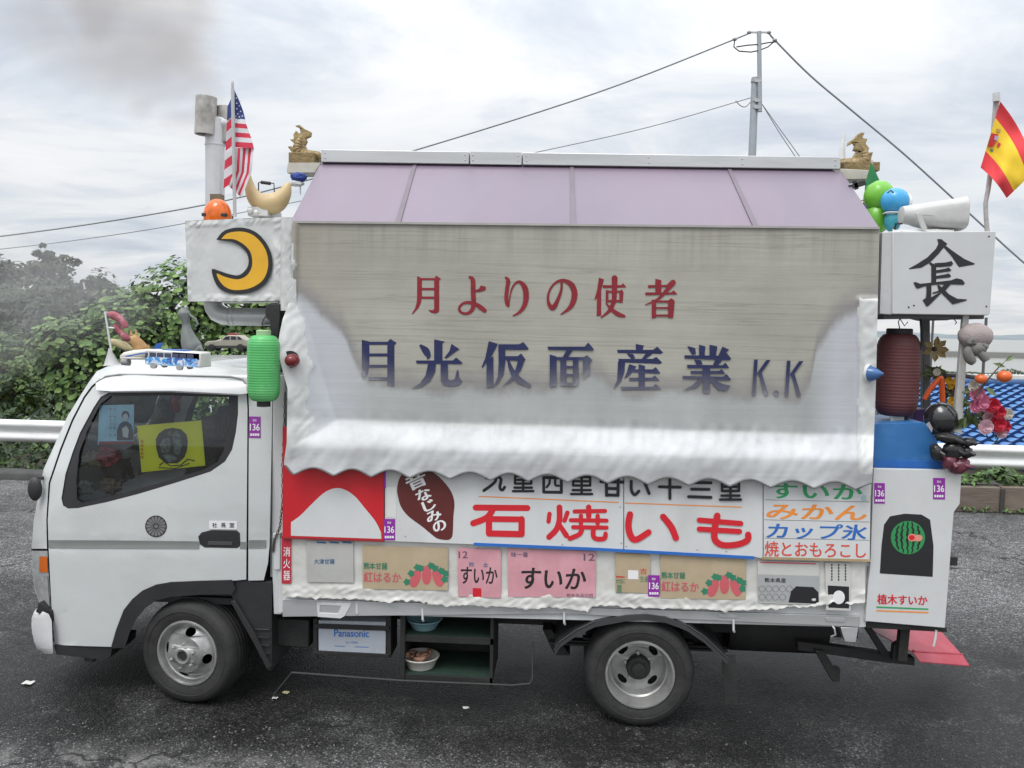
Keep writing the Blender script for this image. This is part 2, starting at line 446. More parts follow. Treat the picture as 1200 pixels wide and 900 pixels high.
    hh = n.new('ShaderNodeMath'); hh.operation = 'SUBTRACT'; hh.inputs[0].default_value = 1; L.new(vo.outputs['Distance'], hh.inputs[1])
    L.new(hh.outputs[0], b.inputs['Height']); L.new(b.outputs[0], p.inputs['Normal'])
    return m

KERB = G(30, 563).y                                   # distance of the road's far edge
def axis(fine0, fine1, step, far):
    a = []; x = fine0
    while x <= fine1 + 1e-6: a.append(x); x += step
    s = step; x = a[0]; lo = []
    while x > -far: s *= 1.5; x -= s; lo.append(x)
    s = step; x = a[-1]; hi = []
    while x < far: s *= 1.5; x += s; hi.append(x)
    return lo[::-1] + a + hi
def ground_z(x, y):
    y0 = KERB + .35
    if y < y0: return -.03
    right = sstep(-.5, 4, x)
    drop = lerp(sstep(0, 10, y - y0) * 1.2 + sstep(10, 60, y - y0) * 10, sstep(0, 9, y - y0) * 3.5 + sstep(8, 45, y - y0) * 8, right)
    return -.03 - drop + .18 * noise.noise(Vector((x * .5, y * .5, 0))) * sstep(0, 1.5, y - y0)
xs = axis(-14, 14, .7, 5000); ys = axis(-3, 40, .7, 5000)
g = MB()
g.v = [(x, y, ground_z(x, y)) for y in ys for x in xs]
nx = len(xs)
for j in range(len(ys) - 1):
    for i in range(nx - 1):
        g.f.append((j * nx + i, j * nx + i + 1, (j + 1) * nx + i + 1, (j + 1) * nx + i)); g.m.append(0)
struct(g.build('ground', mat('soil', (.07, .062, .04), .9, var=.4, vs=2, bump=.6, bs=8), smooth=60))
r = MB(); r.grid(60, 24, lambda u, v: (lerp(-30, 30, u), lerp(-25, KERB, v), .0))
struct(r.build('road', asphalt(), smooth=0))
concrete = mat('concrete', (.27, .265, .25), .85, var=.2, vs=4, bump=.3, bs=40, dirt=(.09, .085, .075), dirt_amt=.6)
k = MB(); k.grid(80, 5, lambda u, v: (lerp(-30, 5.6, u), KERB + (.0, .0, .06, .22, .28, .28)[round(v * 5)], (-.03, .085, .13, .13, .10, -.06)[round(v * 5)] + .012 * noise.noise(Vector((u * 60, v * 3, 0)))))
struct(k.build('kerb', mat('dark_kerb', (.06, .06, .058), .85, var=.25, bump=.4, bs=30), smooth=60))

# sea, far breakwater, far shore
def water():
    m = bpy.data.materials.new('sea_water'); m.use_nodes = True; n = m.node_tree.nodes; L = m.node_tree.links; p = n['Principled BSDF']
    p.inputs['Base Color'].default_value = (.20, .20, .175, 1); p.inputs['Roughness'].default_value = .22
    tc = n.new('ShaderNodeTexCoord'); w = n.new('ShaderNodeTexNoise'); w.inputs['Scale'].default_value = .5; w.inputs['Detail'].default_value = 4
    L.new(tc.outputs['Object'], w.inputs['Vector']); b = n.new('ShaderNodeBump'); b.inputs['Strength'].default_value = .35; b.inputs['Distance'].default_value = .4
    L.new(w.outputs[0], b.inputs['Height']); L.new(b.outputs[0], p.inputs['Normal']); return m
s = MB(); s.add([(-6000, 34, -8.6), (9000, 34, -8.6), (9000, 9000, -8.6), (-6000, 9000, -8.6)], [(0, 1, 2, 3)])
struct(s.build('sea', water(), smooth=0))
hb = MB()
for off, hh, sd_ in ((2600, 30, 0), (2900, 44, 9)):
    N_ = 160
    hb.grid(N_, 6, lambda u, v: (lerp(-900, 3600, u), off + (v - .5) * 500, -9 + sin(pi * v) ** .8 * max(3, hh * (.42 + .4 * noise.noise(Vector((u * 9, sd_, 0))) + .18 * noise.noise(Vector((u * 50, sd_, 3)))))))
struct(hb.build('hills', mat('far_shore', (.155, .185, .20), .95, var=.25, vs=.01), smooth=60))  # distance haze is put into this blue-grey base colour
bw = MB(); bw.grid(40, 4, lambda u, v: (lerp(30, 700, u), 420 + (0, 0, 2, 8, 8)[round(v * 4)] , -9 + (0, 3.1, 3.4, 3.4, 0)[round(v * 4)]))
struct(bw.build('breakwater', mat('breakwater_concrete', (.22, .22, .21), .9), smooth=0))

# ------------------------------------------------------------------ guardrail
white_rail = mat('white_rail_paint', (.66, .67, .66), .45, var=.06, vs=3, dirt=(.25, .23, .2), dirt_amt=.35, ds=2.5, stretch=(.6, 1, 3))
galv = mat('galvanised_steel', (.42, .43, .44), .45, .6, var=.1)
GR = KERB + .55
def guardrail(x0, x1, ztop, label, n_posts):
    t = thing('guardrail', label, 'guardrail', ((x0 + x1) / 2, GR, 0))
    prof = [(0, 0), (-.05, -.03), (-.075, -.075), (-.05, -.12), (.0, -.155), (.0, -.19), (-.05, -.225), (-.075, -.27), (-.05, -.315), (0, -.345)]
    fine = []
    for a, b in zip(prof, prof[1:]): fine += [a, ((a[0] + b[0]) / 2, (a[1] + b[1]) / 2)]
    fine.append(prof[-1]); full = fine + [(a + .012, b) for a, b in fine[::-1]]
    m = MB(); nn = len(full)
    vs = [(x, GR + a, ztop + b) for x in (x0, x1) for a, b in full]
    m.add(vs, [(i, (i + 1) % nn, nn + (i + 1) % nn, nn + i) for i in range(nn)])
    m.build('beam', white_rail, t, smooth=60)
    for i in range(n_posts):
        x = lerp(x0 + .5, x1 - .5, i / (n_posts - 1))
        p = MB(); p.lathe([(0.0, ztop + .04), (.05, ztop + .03), (.057, ztop + .01), (.057, -.6)], (x, GR + .075, 0), n=14); po = p.build('post', white_rail, t)
        for dz in (-.075, -.27):
            q = MB(); q.ball((x, GR - .075, ztop + dz), (.014, .008, .014), 10, 6); q.build('bolt', galv, po)
ztl = U(30, 492, GR).z; ztr = U(1150, 521, GR).z
guardrail(-22, .3, ztl, 'weathered white steel guardrail in front of the dark woods left of the truck cab', 11)
guardrail(.34, 24, ztr, 'clean white steel guardrail behind the planter in front of the blue tiled roof', 12)

# ------------------------------------------------------------------ foliage
def leaf_mat(name, col, var=.35, sub=0):
    m = mat(name, col, .5, var=.25, vs=1.2, island=var, spec=.35)
    p = m.node_tree.nodes['Principled BSDF']
    return m
bark = mat('bark', (.09, .07, .05), .9, var=.3, vs=8, bump=.7, bs=25)
def leaf(mb, c, nrm, size, rng, m=0, broad=False):
    n_ = nrm.normalized(); a = n_.cross(Vector((rng.uniform(-1, 1), rng.uniform(-1, 1), rng.uniform(-1, 1)))).normalized(); b = n_.cross(a)
    if broad:
        pts = [(0, -1), (.55, -.75), (.9, -.1), (.6, .5), (0, 1), (-.6, .5), (-.9, -.1), (-.55, -.75)]
        o = len(mb.v); k = len(pts)
        cup = .18 * size
        mb.v.append(tuple(c - n_ * cup))
        for x, y in pts: mb.v.append(tuple(c + a * x * size * .8 + b * y * size * .9 + n_ * (rng.uniform(-.1, .1) * size)))
        for i in range(k): mb.f.append((o, o + 1 + i, o + 1 + (i + 1) % k)); mb.m.append(m)
    else:
        w = size * rng.uniform(.32, .5)
        o = len(mb.v)
        mb.v += [tuple(c - b * size), tuple(c + a * w + n_ * size * .12), tuple(c + b * size), tuple(c - a * w + n_ * size * .12)]
        mb.f += [(o, o + 1, o + 2), (o, o + 2, o + 3)]; mb.m += [m, m]
def rdir(rng):
    while True:
        v = Vector((rng.uniform(-1, 1), rng.uniform(-1, 1), rng.uniform(-1, 1)))
        if .05 < v.length < 1: return v.normalized()
def clumps(mb, centre, R, n_clump, per, size, rng, squash=.8, m=0, broad=False, up=.5, hollow=.35, mr=1):
    centre = Vector(centre)
    for _ in range(n_clump):
        d = rdir(rng); rad = rng.uniform(hollow, 1) ** .6
        cc = centre + Vector((d.x * R[0], d.y * R[1], d.z * R[2])) * rad
        cr = rng.uniform(.55, 1.25) * .22 * (R[0] + R[1] + R[2]) / 3
        mi = m + (rng.randrange(mr) if mr > 1 else 0)
        for _ in range(per):
            e = rdir(rng) * rng.uniform(.3, 1) ** .5
            p = cc + Vector((e.x, e.y, e.z * squash)) * cr
            nn = (e + d * .7 + Vector((0, -.25, up)) + rdir(rng) * .6)
            leaf(mb, p, nn, size * rng.uniform(.6, 1.25), rng, mi, broad)
def tree(name, label, x, y, h, R, mats, n_clump=70, per=45, size=.12, seed=1, cat='tree', group=None, zc=.62, lean=0.0, levels=None):
    rng = random.Random(seed); z0 = ground_z(x, y) - .1
    t = thing(name, label, cat, (x, y, z0), group)
    tr = MB(); top = Vector((x + lean, y, z0 + h * .86)); base = Vector((x, y, z0))
    tr.tube([base.lerp(top, i / 6) + Vector((rng.uniform(-.1, .1), rng.uniform(-.1, .1), 0)) * (i > 0) for i in range(7)], [.035 * h * (1 - .13 * i) * .7 for i in range(7)], 9)
    for _ in range(9):
        a = base.lerp(top, rng.uniform(.3, .9)); d = Vector((rng.uniform(-1, 1), rng.uniform(-1, 1), rng.uniform(.2, .9))).normalized()
        e = a + Vector((d.x * R[0], d.y * R[1], d.z * R[2])) * .75
        tr.tube([a, a.lerp(e, .5) + Vector((0, 0, .1)), e], [.012 * h, .008 * h, .003 * h], 6)
    tr.build('trunk', bark, t)
    c = MB()
    for (fx, fz, s_) in (levels or [(0, 0, 1.0), (-.45, -.25, .6), (.5, -.15, .62), (.1, .45, .62)]):
        clumps(c, (x + lean * .7 + fx * R[0], y + rng.uniform(-.2, .2) * R[1], z0 + h * zc + fz * R[2]), [q * s_ for q in R], int(n_clump * s_ * .6), per, size, rng, mr=len(mats))
    c.build('crown', mats, t, smooth=0, fix=False); return t
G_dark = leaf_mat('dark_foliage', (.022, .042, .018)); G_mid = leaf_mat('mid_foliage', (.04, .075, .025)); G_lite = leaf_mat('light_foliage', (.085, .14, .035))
G_kud = leaf_mat('kudzu_leaf', (.135, .215, .06)); G_kud2 = leaf_mat('kudzu_leaf_deep', (.07, .13, .038)); G_grey = leaf_mat('greyish_foliage', (.05, .07, .04)); G_yel = leaf_mat('yellow_green_leaf', (.12, .17, .04))
def at(px, Y): return U(px, 400, Y).x
# woods on the left, far to near
TG = 'trees in the dark woods left of the truck'
tree('broadleaf_tree', 'dark broadleaf tree at the far left edge of the woods above the guardrail', at(-30, 22), 22, 6.3, (2.0, 1.6, 2.3), [G_dark, G_grey, G_dark], 90, 50, .14, 1, group=TG)
tree('broadleaf_tree', 'tall smoky tree with feathery pointed top in the far woods', at(48, 25), 25, 6.6, (1.5, 1.4, 2.6), [G_grey, G_dark], 90, 50, .14, 2, group=TG, levels=[(0, -.1, 1), (.1, .55, .5), (0, .95, .28), (-.5, -.3, .6)])
tree('broadleaf_tree', 'smoke veiled tree in the gap between feathery tree and vine mound', at(112, 27), 27, 6.5, (1.9, 1.5, 2.3), [G_grey, G_mid], 90, 50, .15, 3, group=TG, levels=[(0, -.15, 1), (-.4, .4, .45), (.35, .5, .4), (.1, .8, .25)])
tree('broadleaf_tree', 'dark tree deep in the woods behind the cab windscreen pillar', at(60, 17), 17, 4.2, (1.7, 1.3, 1.9), [G_dark, G_dark, G_grey], 90, 50, .12, 4, group=TG)
tree('broadleaf_tree', 'dark evergreen tree behind the vine mound seen over the cab', at(190, 21), 21, 4.9, (2.4, 1.4, 2.1), [G_dark, G_mid], 90, 50, .13, 5, group=TG)
tree('broadleaf_tree', 'dark tree behind the truck hidden mostly by the moon box', at(330, 22), 22, 4.6, (2.4, 1.4, 1.9), [G_dark, G_mid], 60, 50, .13, 6, group=TG)
tree('shrub_tree', 'small bright yellow green tree low at the left frame edge', at(-2, 11.5), 11.5, 2.35, (.85, .8, 1.0), [G_lite, G_yel, G_mid], 60, 45, .07, 7, group=None)
tree('shrub_tree', 'rounded mid green tree above the yellow green one at left', at(8, 15), 15, 3.1, (1.05, .9, 1.3), [G_mid, G_lite], 70, 45, .09, 8)
tree('broadleaf_tree', 'smoky dark tree filling the gap left of the smoke veiled one', at(86, 24), 24, 6.5, (1.9, 1.4, 2.3), [G_grey, G_dark], 90, 50, .14, 8, group=TG)
tree('broadleaf_tree', 'far smoky tree with rounded top just left of the vine mound', at(150, 29), 29, 6.9, (2.0, 1.4, 2.0), [G_grey, G_dark], 80, 50, .15, 9, group=TG)
tree('broadleaf_tree', 'broad smoky tree left of the feathery pointed one', at(8, 24), 24, 6.6, (2.0, 1.4, 2.3), [G_grey, G_dark], 90, 50, .14, 11, group=TG)
tree('broadleaf_tree', 'low dark tree at the left frame edge below the smoky tops', at(25, 19), 19, 4.9, (1.8, 1.4, 1.9), [G_dark, G_grey], 90, 50, .12, 10, group=TG)
# kudzu mound
rng = random.Random(21)
kx = at(215, 11); kt = thing('vine_thicket', 'big mound of broad leaved kudzu vine behind the truck cab', 'vine thicket', (kx, 11, ground_z(kx, 11)))
kb = MB()
for (px, py, Y, rx, rz) in ((95, 425, 10.3, .75, .85), (150, 400, 10.8, .9, 1.0), (210, 365, 11.2, .95, 1.0), (275, 345, 11.5, .95, .95), (330, 370, 11.5, .9, .95), (120, 490, 10.2, .85, .8), (200, 470, 10.5, 1.0, .9), (280, 450, 10.8, 1.1, .95), (370, 400, 11.5, 1.0, 1.0), (350, 500, 10.8, 1.1, .8), (72, 402, 10.1, .4, .45)):
    c = U(px, py, Y); 
    for _ in range(int(1250 * rx * rz) + 90):
        d = rdir(rng)
        if d.y > .5: continue
        rr = rng.uniform(.80, 1.06) + .14 * noise.noise(d * 2.5 + c)
        p = c + Vector((d.x * rx, d.y * .75, d.z * rz)) * rr
        leaf(kb, p, d * .8 + Vector((0, -.35, .75)) + rdir(rng) * .5, rng.choice((rng.uniform(.03, .06), rng.uniform(.04, .08), rng.uniform(.06, .115))), rng, 0 if rng.random() < .55 else 1, True)
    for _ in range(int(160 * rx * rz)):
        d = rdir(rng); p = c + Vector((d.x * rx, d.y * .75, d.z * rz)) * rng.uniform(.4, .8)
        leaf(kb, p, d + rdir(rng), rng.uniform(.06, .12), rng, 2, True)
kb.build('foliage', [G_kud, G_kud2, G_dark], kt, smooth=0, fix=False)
kst = MB()
for _ in range(26):
    a = U(rng.uniform(80, 370), 545, 10.8); a.z = ground_z(a.x, a.y); b = a + Vector((rng.uniform(-.6, .6), rng.uniform(-.4, .4), rng.uniform(1.2, 2.6)))
    kst.tube([a, a.lerp(b, .5) + Vector((rng.uniform(-.2, .2), 0, .1)), b], [.02, .014, .006], 6)
kst.build('vine_stem', bark, kt)
# undergrowth
def ground_leaves(mb, n_, x0, x1, y0, y1, h, size, rng, mr):
    for _ in range(n_):
        x = rng.uniform(x0, x1); y = rng.uniform(y0, y1); z = ground_z(x, y) + rng.random() ** 1.4 * h * (.6 + .8 * noise.noise(Vector((x * 1.1, y * 1.1, 4))))
        leaf(mb, Vector((x, y, max(z, ground_z(x, y) + .01))), Vector((0, -.4, .8)) + rdir(rng) * .9, size * rng.uniform(.6, 1.3), rng, rng.randrange(mr))
u = MB(); rng = random.Random(5)
ground_leaves(u, 9000, -9.5, 2.2, KERB + .25, KERB + 2.2, .85, .06, rng, 4)
ground_leaves(u, 2600, -9.5, .5, KERB + .2, KERB + .55, .18, .045, rng, 4)
ground_leaves(u, 7000, -11, 4.5, KERB + 2.2, KERB + 7, 1.3, .10, rng, 3)
o = u.build('undergrowth', [G_dark, G_mid, G_grey, G_lite], None, smooth=0, fix=False)
tag(o, 'tangled low undergrowth below the guardrail at the edge of the woods', 'undergrowth', kind='stuff')
u = MB()
rng = random.Random(15)
for _ in range(4500):
    x = rng.uniform(5, 30); y = rng.uniform(KERB + 1.2, KERB + 30)
    leaf(u, Vector((x, y, ground_z(x, y) + rng.random() ** 2 * .5)), Vector((0, -.3, .9)) + rdir(rng) * .8, rng.uniform(.06, .16), rng, rng.randrange(3))
o = u.build('bank_grass', [G_mid, G_lite, G_grey], None, smooth=0, fix=False)
tag(o, 'weedy green bank falling away beyond the right guardrail', 'ground cover', kind='stuff')

# ================================================================== TRUCK
TRUCK = thing('food_truck', 'white roasted sweet potato truck with tarp covered pitched roof stall body', 'truck', (0, .8, 0))
WID = 1.6                                             # body from y = 0 to y = WID
white = mat('cab_white_paint', (.545, .565, .56), .22, var=.03, vs=2, coat=.5, dirt=(.36, .35, .32), dirt_amt=.32, ds=1.8, stretch=(1, 1, 2))
white2 = mat('bumper_white', (.60, .61, .61), .35, var=.04, dirt=(.35, .33, .3), dirt_amt=.3)
black_pl = mat('black_plastic', (.022, .022, .023), .5, var=.2, bump=.15, bs=90)
rubber = mat('tyre_rubber', (.022, .022, .022), .75, var=.3, vs=14, bump=.3, bs=60, dirt=(.05, .047, .043), dirt_amt=.5, ds=5)
dark_metal = mat('chassis_black', (.018, .018, .018), .65, var=.35, bump=.3, bs=40, dirt=(.05, .045, .04), dirt_amt=.4)
steel = mat('wheel_steel', (.47, .47, .46), .42, .75, var=.15, vs=9, dirt=(.10, .095, .09), dirt_amt=.55, ds=7)
alu = mat('aluminium', (.56, .57, .57), .42, .6, var=.12, vs=6, dirt=(.2, .2, .19), dirt_amt=.4, stretch=(.4, 1, 3))
wpaint = mat('white_board_paint', (.60, .61, .61), .4, var=.05, vs=3, dirt=(.40, .39, .36), dirt_amt=.35, ds=2.5, stretch=(1, 1, .5), bump=.12, bs=12)
grey_stripe = mat('grey_stripe', (.20, .215, .205), .45, var=.06)
dark_hole = mat('dark_recess', (.008, .008, .008), .9, var=0)
interior = mat('cab_interior', (.08, .08, .082), .8, var=.25)
glass = glass_mat('window_glass', (.82, .86, .85), .08)
wind_glass = glass_mat('windscreen_glass', (.6, .66, .66), .15)
black_paint = mat('black_lettering', (.014, .014, .016), .5, var=.15)
red_paint = mat('red_lettering', H('#c8202c'), .42, var=.08)
green_paint = mat('green_lettering', H('#2c9a5c'), .45, var=.08)
orange_paint = mat('orange_lettering', H('#e58a35'), .45, var=.08)
blue_paint = mat('blue_lettering', H('#2a66b4'), .45, var=.08)
white_paint = mat('white_lettering', (.75, .75, .75), .45, var=.05)
purple = mat('sticker_purple', H('#8a2a98'), .4, var=.08)
grey_ink = mat('grey_ink', (.18, .18, .18), .6)

# ---- cab
SIL = [(427, 139), (430, 125), (435, 113.5), (448, 104), (487, 79.5), (550, 51), (565, 48), (609, 39.5), (643, 37), (712, 45), (760, 47)]  # (py, px)
def Ycab(px, py):
    d = px - interp(SIL, py); y = 0.0
    if d < 48: t = max(0, d) / 48; y += .17 * (1 - sqrt(max(0, 1 - (1 - t) ** 2)))
    if py < 600: y += .065 * ((600 - py) / 165) ** 1.2
    if py < 446: y += .085 * min(1.3, (446 - py) / 18) ** 2
    if py > 655: y += .02 * ((py - 655) / 100)
    if 630 < py < 646: y += .006 * sin(pi * (py - 630) / 16)
    return y
def Yoff(e): return lambda a, b: Ycab(a, b) - e
cab = MB()
DOOR = [(57, 643), (56, 609), (59, 566), (72, 528), (86, 493), (100, 466), (109, 454), (118, 446.5), (135, 444.5), (200, 444.5), (270, 446.5), (283, 450), (289, 461), (290, 480), (289.5, 560), (288.5, 679), (272, 680.6), (235, 681.5), (200, 683), (183, 686), (167, 693), (155, 703), (144.7, 716), (136, 738.7), (130.5, 758), (97, 757), (64, 755.7), (61, 721.7)]
FRAME = [(127.7, 460), (200, 459.6), (279, 463.4), (279, 485), (276.4, 507), (272, 527), (263.7, 541), (246.7, 552.7), (205, 566), (161.7, 579), (125, 588.5), (91, 595.5), (80, 596), (74, 592.5), (72, 584), (76.7, 555.5), (85, 530), (93.7, 507), (110, 477), (118, 465)]
GLASS = [(130, 464), (200, 463.6), (268, 465.5), (268, 490), (266, 512), (262, 528), (255, 541), (240, 550), (200, 562), (156, 575), (125, 583), (96, 589), (90, 585), (89.5, 560), (93, 530), (105, 497), (118, 473)]
PILLAR = [(p, y) for y, p in reversed(SIL[:9])] + [(200, 429.5), (300, 434), (319, 440), (319, 482), (317.5, 560), (316, 637), (314, 660), (309, 680), (291, 680.3), (291.3, 560), (291.8, 480), (291, 459), (285, 448), (270, 444.3), (200, 442.3), (134, 442.3), (117, 444), (107, 452.5), (98, 465), (84, 492), (70, 527), (57, 565.5), (54.3, 609), (55, 643)]
P, F = skin(PILLAR, [], Ycab); cab.add(P, F); cab.add(mirrored(P, WID / 2), F)
# front shell, swept across the cab between the two side edges
edge = [U(px, py, Ycab(px, py)) for py, px in SIL]
def front(u, v):
    i = v * (len(edge) - 1); a = edge[int(i)]; b = edge[min(len(edge) - 1, int(i) + 1)]; p = a.lerp(b, i - int(i))
    y = lerp(p.y, WID - p.y, u); return (p.x - .07 * sin(pi * u) ** .7, y, p.z + (.02 * sin(pi * u) if v < .15 else 0))
NV = (len(edge) - 1) * 3
cab.grid(16, NV, front, mf=lambda u, v: 1 if 3.1 / 10 < v < 5.9 / 10 and .03 < u < .97 else (2 if .78 < v < .95 and .2 < u < .8 else 0))
# roof: gently crowned, with shallow corrugations on its rear half
re_ = [U(px, py, Ycab(px, py)) for px, py in ((139, 427), (200, 429.5), (255, 432), (300, 434), (319, 440))]
ROOFZ = re_[2].z + .02
def roof(u, v):
    i = u * (len(re_) - 1); a = re_[int(i)]; b = re_[min(len(re_) - 1, int(i) + 1)]; p = a.lerp(b, i - int(i))
    y = lerp(p.y, WID - p.y, v); e = min(v, 1 - v)
    return (p.x, y, p.z + .03 * sstep(0, .06, e) + .004 * (sin(v * 70) * sstep(.35, .45, u) * sstep(.03, .08, e)))
cab.grid(40, 90, roof)
xb = U(318.5, 500, 0).x; za = U(318, 440, 0).z; zb_ = U(312, 680, 0).z
cab.box((xb - .035, .07, zb_), (xb - .01, WID - .07, za + .02))
cab.box((U(60, 700, 0).x + .06, .08, .62), (xb - .02, WID - .08, .66), 2)
# gutter line over the door and the sun visor strip
CAB = cab.build('cab', [white, wind_glass, black_pl], TRUCK, smooth=50)
sv = MB(); top = [(112, 449), (122, 443.5), (140, 441.5), (200, 442), (262, 444), (281, 446.5), (288, 452)]; bot = [(290, 461), (282, 462), (200, 457.8), (130, 458.5), (113, 457)]
P, F = skin(top + bot, [], lambda a, b: Ycab(a, b) - .012 - .03 * sstep(443, 459, b)); sv.add(P, F); sv.add([p + Vector((0, .02, .004)) for p in P], F)
sv.build('rain_visor', mat('clear_visor', (.66, .66, .67), .2, var=.1), CAB, smooth=60)
gt = MB(); gt.tube([U(a, b, Ycab(a, b) - .004) for a, b in ((116, 447), (124, 441), (140, 438.6), (200, 439.5), (270, 441.3), (284, 444), (291, 455))], .006, 6)
gt.build('rain_gutter', mat('gutter_grey', (.3, .3, .3), .5), CAB)
for side in (0, 1):
    d = MB(); P, F = skin(DOOR, [FRAME], Yoff(.002))
    if side: P = mirrored(P, WID / 2)
    d.add(P, F); dr = d.build('door', white, CAB, smooth=50)
    d = MB(); P, F = skin(FRAME, [GLASS], Yoff(-.004))
    w = MB(); 
    if side: P = mirrored(P, WID / 2)
    w.add(P, F); w.build('window_frame', black_pl, dr if False else CAB, smooth=50)
    P, F = skin(GLASS, [], Yoff(-.018), 60, 60)
    if side: P = mirrored(P, WID / 2)
    w = MB(); w.add(P, F); w.build('window_glass', glass, CAB, smooth=50)
    if side == 0:
        st = MB(); P, F = skin([(56.5, 633), (130, 633.3), (233, 634.5), (233, 643), (130, 642.5), (57, 642.2)], [], Yoff(.008), 6, 3); st.add(P, F)
        P, F = skin([(281, 635), (289.5, 635), (289, 644), (281, 643.6)], [], Yoff(.0035)); st.add(P, F)
        P, F = skin([(291.5, 633), (312, 633), (312, 642.6), (291.5, 643)], [], Yoff(.0035)); st.add(P, F)
        st.build('grey_trim_line', grey_stripe, CAB, smooth=50)
        h = MB(); HD = [(232, 629), (236, 624), (248, 621), (277, 621.5), (281, 625), (281.5, 640), (278, 642.5), (240, 641.8), (234, 638)]
        h.slab(HD, Yoff(.006), .02); h.build('door_handle', black_pl, dr, bevel=.003)
        h = MB(); h.slab([(244, 634.5), (272, 635), (272, 639), (243, 638.5)], Yoff(.014), .008); h.build('handle_grip', mat('grip_grey', (.07, .07, .07), .4), dr, bevel=.002)
        h = MB(); h.slab([(245, 610.3), (278, 610.8), (278, 620.3), (245, 619.8)], Yoff(.0045), .002); stk = h.build('door_sticker', white_paint, dr)
        h = MB()
        for i, c in enumerate('社長室'): typed(h, c, (248.6 + i * 10.1, 612.6, 254.6 + i * 10.1, 618.2), Yoff(.0052), off=.03, k=.015)
        h.build('sticker_lettering', black_paint, dr)
        cr_ = MB(); cr_.flat(arc(182.8, 616.8, 12.7, 12.7, 0, 2 * pi, 40)[:-1], Yoff(.004), 0)
        for k in range(16):
            a = 2 * pi * k / 16; pts = []
            for t in range(9):
                q = pi * t / 8 - pi / 2; rr = 9.6 + 2.2 * cos(q); aa = a + .165 * sin(q) * 1.0
                pts.append((182.8 + rr * cos(aa), 616.8 + rr * sin(aa)))
            pts += [(182.8 + 3.2 * cos(a + .1), 616.8 + 3.2 * sin(a + .1)), (182.8 + 3.2 * cos(a - .1), 616.8 + 3.2 * sin(a - .1))]
            cr_.flat(pts, Yoff(.0046), 1)
        cr_.flat(arc(182.8, 616.8, 2.2, 2.2, 0, 2 * pi, 16)[:-1], Yoff(.0046), 1)
        cr_.build('chrysanthemum_crest', [black_paint, mat('crest_grey', (.17, .17, .17), .4)], dr)
    # dark shut line backing
    sb = MB(); P, F = skin([(52, 643), (51, 609), (54, 566), (83, 490), (107, 450), (118, 441), (270, 441), (288, 447), (294, 460), (294, 676), (286, 676), (286, 462), (280, 452), (268, 449), (120, 449), (111, 457), (88, 495), (62, 567), (59.5, 609), (60.5, 643)], [], Yoff(-.012), 8, 6)
    if side: P = mirrored(P, WID / 2)
    sb.add(P, F); sb.build('door_seal', dark_hole, CAB, smooth=50)
# lamps, bumper, arch, step
for side in (0, 1):
    mk = (lambda P: mirrored(P, WID / 2)) if side else (lambda P: P)
    b = MB(); P, F = skin([(37, 645.5), (55.5, 645.5), (57, 672), (59.5, 714), (47, 711), (40, 690), (37.2, 665)], [], Yoff(-.004), 5, 5); b.add(mk(P), F)
    hl = b.build('headlight', mat('lamp_housing', (.40, .41, .41), .2, .2, var=.15, vs=20), CAB, smooth=50)
    b = MB(); P, F = skin([(46, 652), (55, 652.3), (56, 671), (46, 670.5)], [], Yoff(.003), 5, 5); b.add(mk(P), F); b.build('indicator_lens', mat('amber_lens', H('#c8631c'), .25), hl, smooth=50)
    b = MB(); P, F = skin([(39.5, 675), (55.5, 674.5), (58, 711), (48, 708.5), (41.5, 690)], [], Yoff(.004), 5, 5); b.add(mk(P), F); b.build('headlight_lens', mat('lamp_lens_grey', (.30, .305, .30), .08, var=.2, vs=30), hl, smooth=50)
    b = MB(); AR = [(130.5, 757), (136, 738), (144.7, 715), (155, 702), (167, 692), (183, 685), (200, 682), (235, 680.5), (272, 679.5), (276, 690), (272, 696.5), (235, 697), (200, 699.5), (183, 704), (170, 713), (160, 725), (152, 741), (146, 759), (131, 760)]
    P, F = skin(AR, [], Yoff(.012), 8, 8); b.add(mk(P), F); P2, F2 = skin(AR, [], Yoff(-.05), 8, 8); 
    n_ = len(AR); A = [U(a, c, Ycab(a, c) - .012) for a, c in AR]; B = [U(a, c, Ycab(a, c) + .3) for a, c in AR]
    b.add(mk(A + B), [(i, (i + 1) % n_, n_ + (i + 1) % n_, n_ + i) for i in range(n_)])
    b.build('wheel_arch', black_pl, CAB, smooth=40)
bp = MB()
SIL2 = [(716, 42), (719, 39), (724, 37.2), (732, 36.8), (742, 37.6), (752, 39.5), (760, 43.5), (766, 51)]
def Ybp(px, py):
    d = max(0, px - interp(SIL2, py)); t = min(1, d / 24); return .004 + .13 * (1 - sqrt(max(0, 1 - (1 - t) ** 2)))
P, F = skin([(42, 716), (50, 716.5), (57, 719.5), (60.5, 727), (62, 766), (52, 766), (43.8, 760), (39.8, 752), (37.8, 742), (36.8, 732), (37.2, 724), (39, 719)], [], Ybp, 3, 4); bp.add(P, F); bp.add(mirrored(P, WID / 2), F)
eb = [U(px, py, Ybp(px, py)) for py, px in SIL2]
def bfront(u, v):
    i = v * (len(eb) - 1); a = eb[int(i)]; b_ = eb[min(len(eb) - 1, int(i) + 1)]; p = a.lerp(b_, i - int(i))
    return (p.x - .09 * sin(pi * u) ** .6, lerp(p.y, WID - p.y, u), p.z)
bp.grid(24, 14, bfront)
bpr = [(40, 719), (49, 716), (60, 727), (62, 764), (55, 765), (44, 761), (38, 748), (36.5, 730)]
A = [U(a, c, .05 + .10 * (62 - a) / 26) for a, c in bpr]; n_ = len(A)
rings = []
for yy, k_ in ((0, 0), (.12, -.05), (.4, -.085), (.8, -.095), (1.2, -.085), (1.48, -.05), (1.6, 0)):
    rings.append([Vector((p.x + k_, (p.y if yy == 0 else (WID - p.y if yy == 1.6 else yy)), p.z)) for p in A])
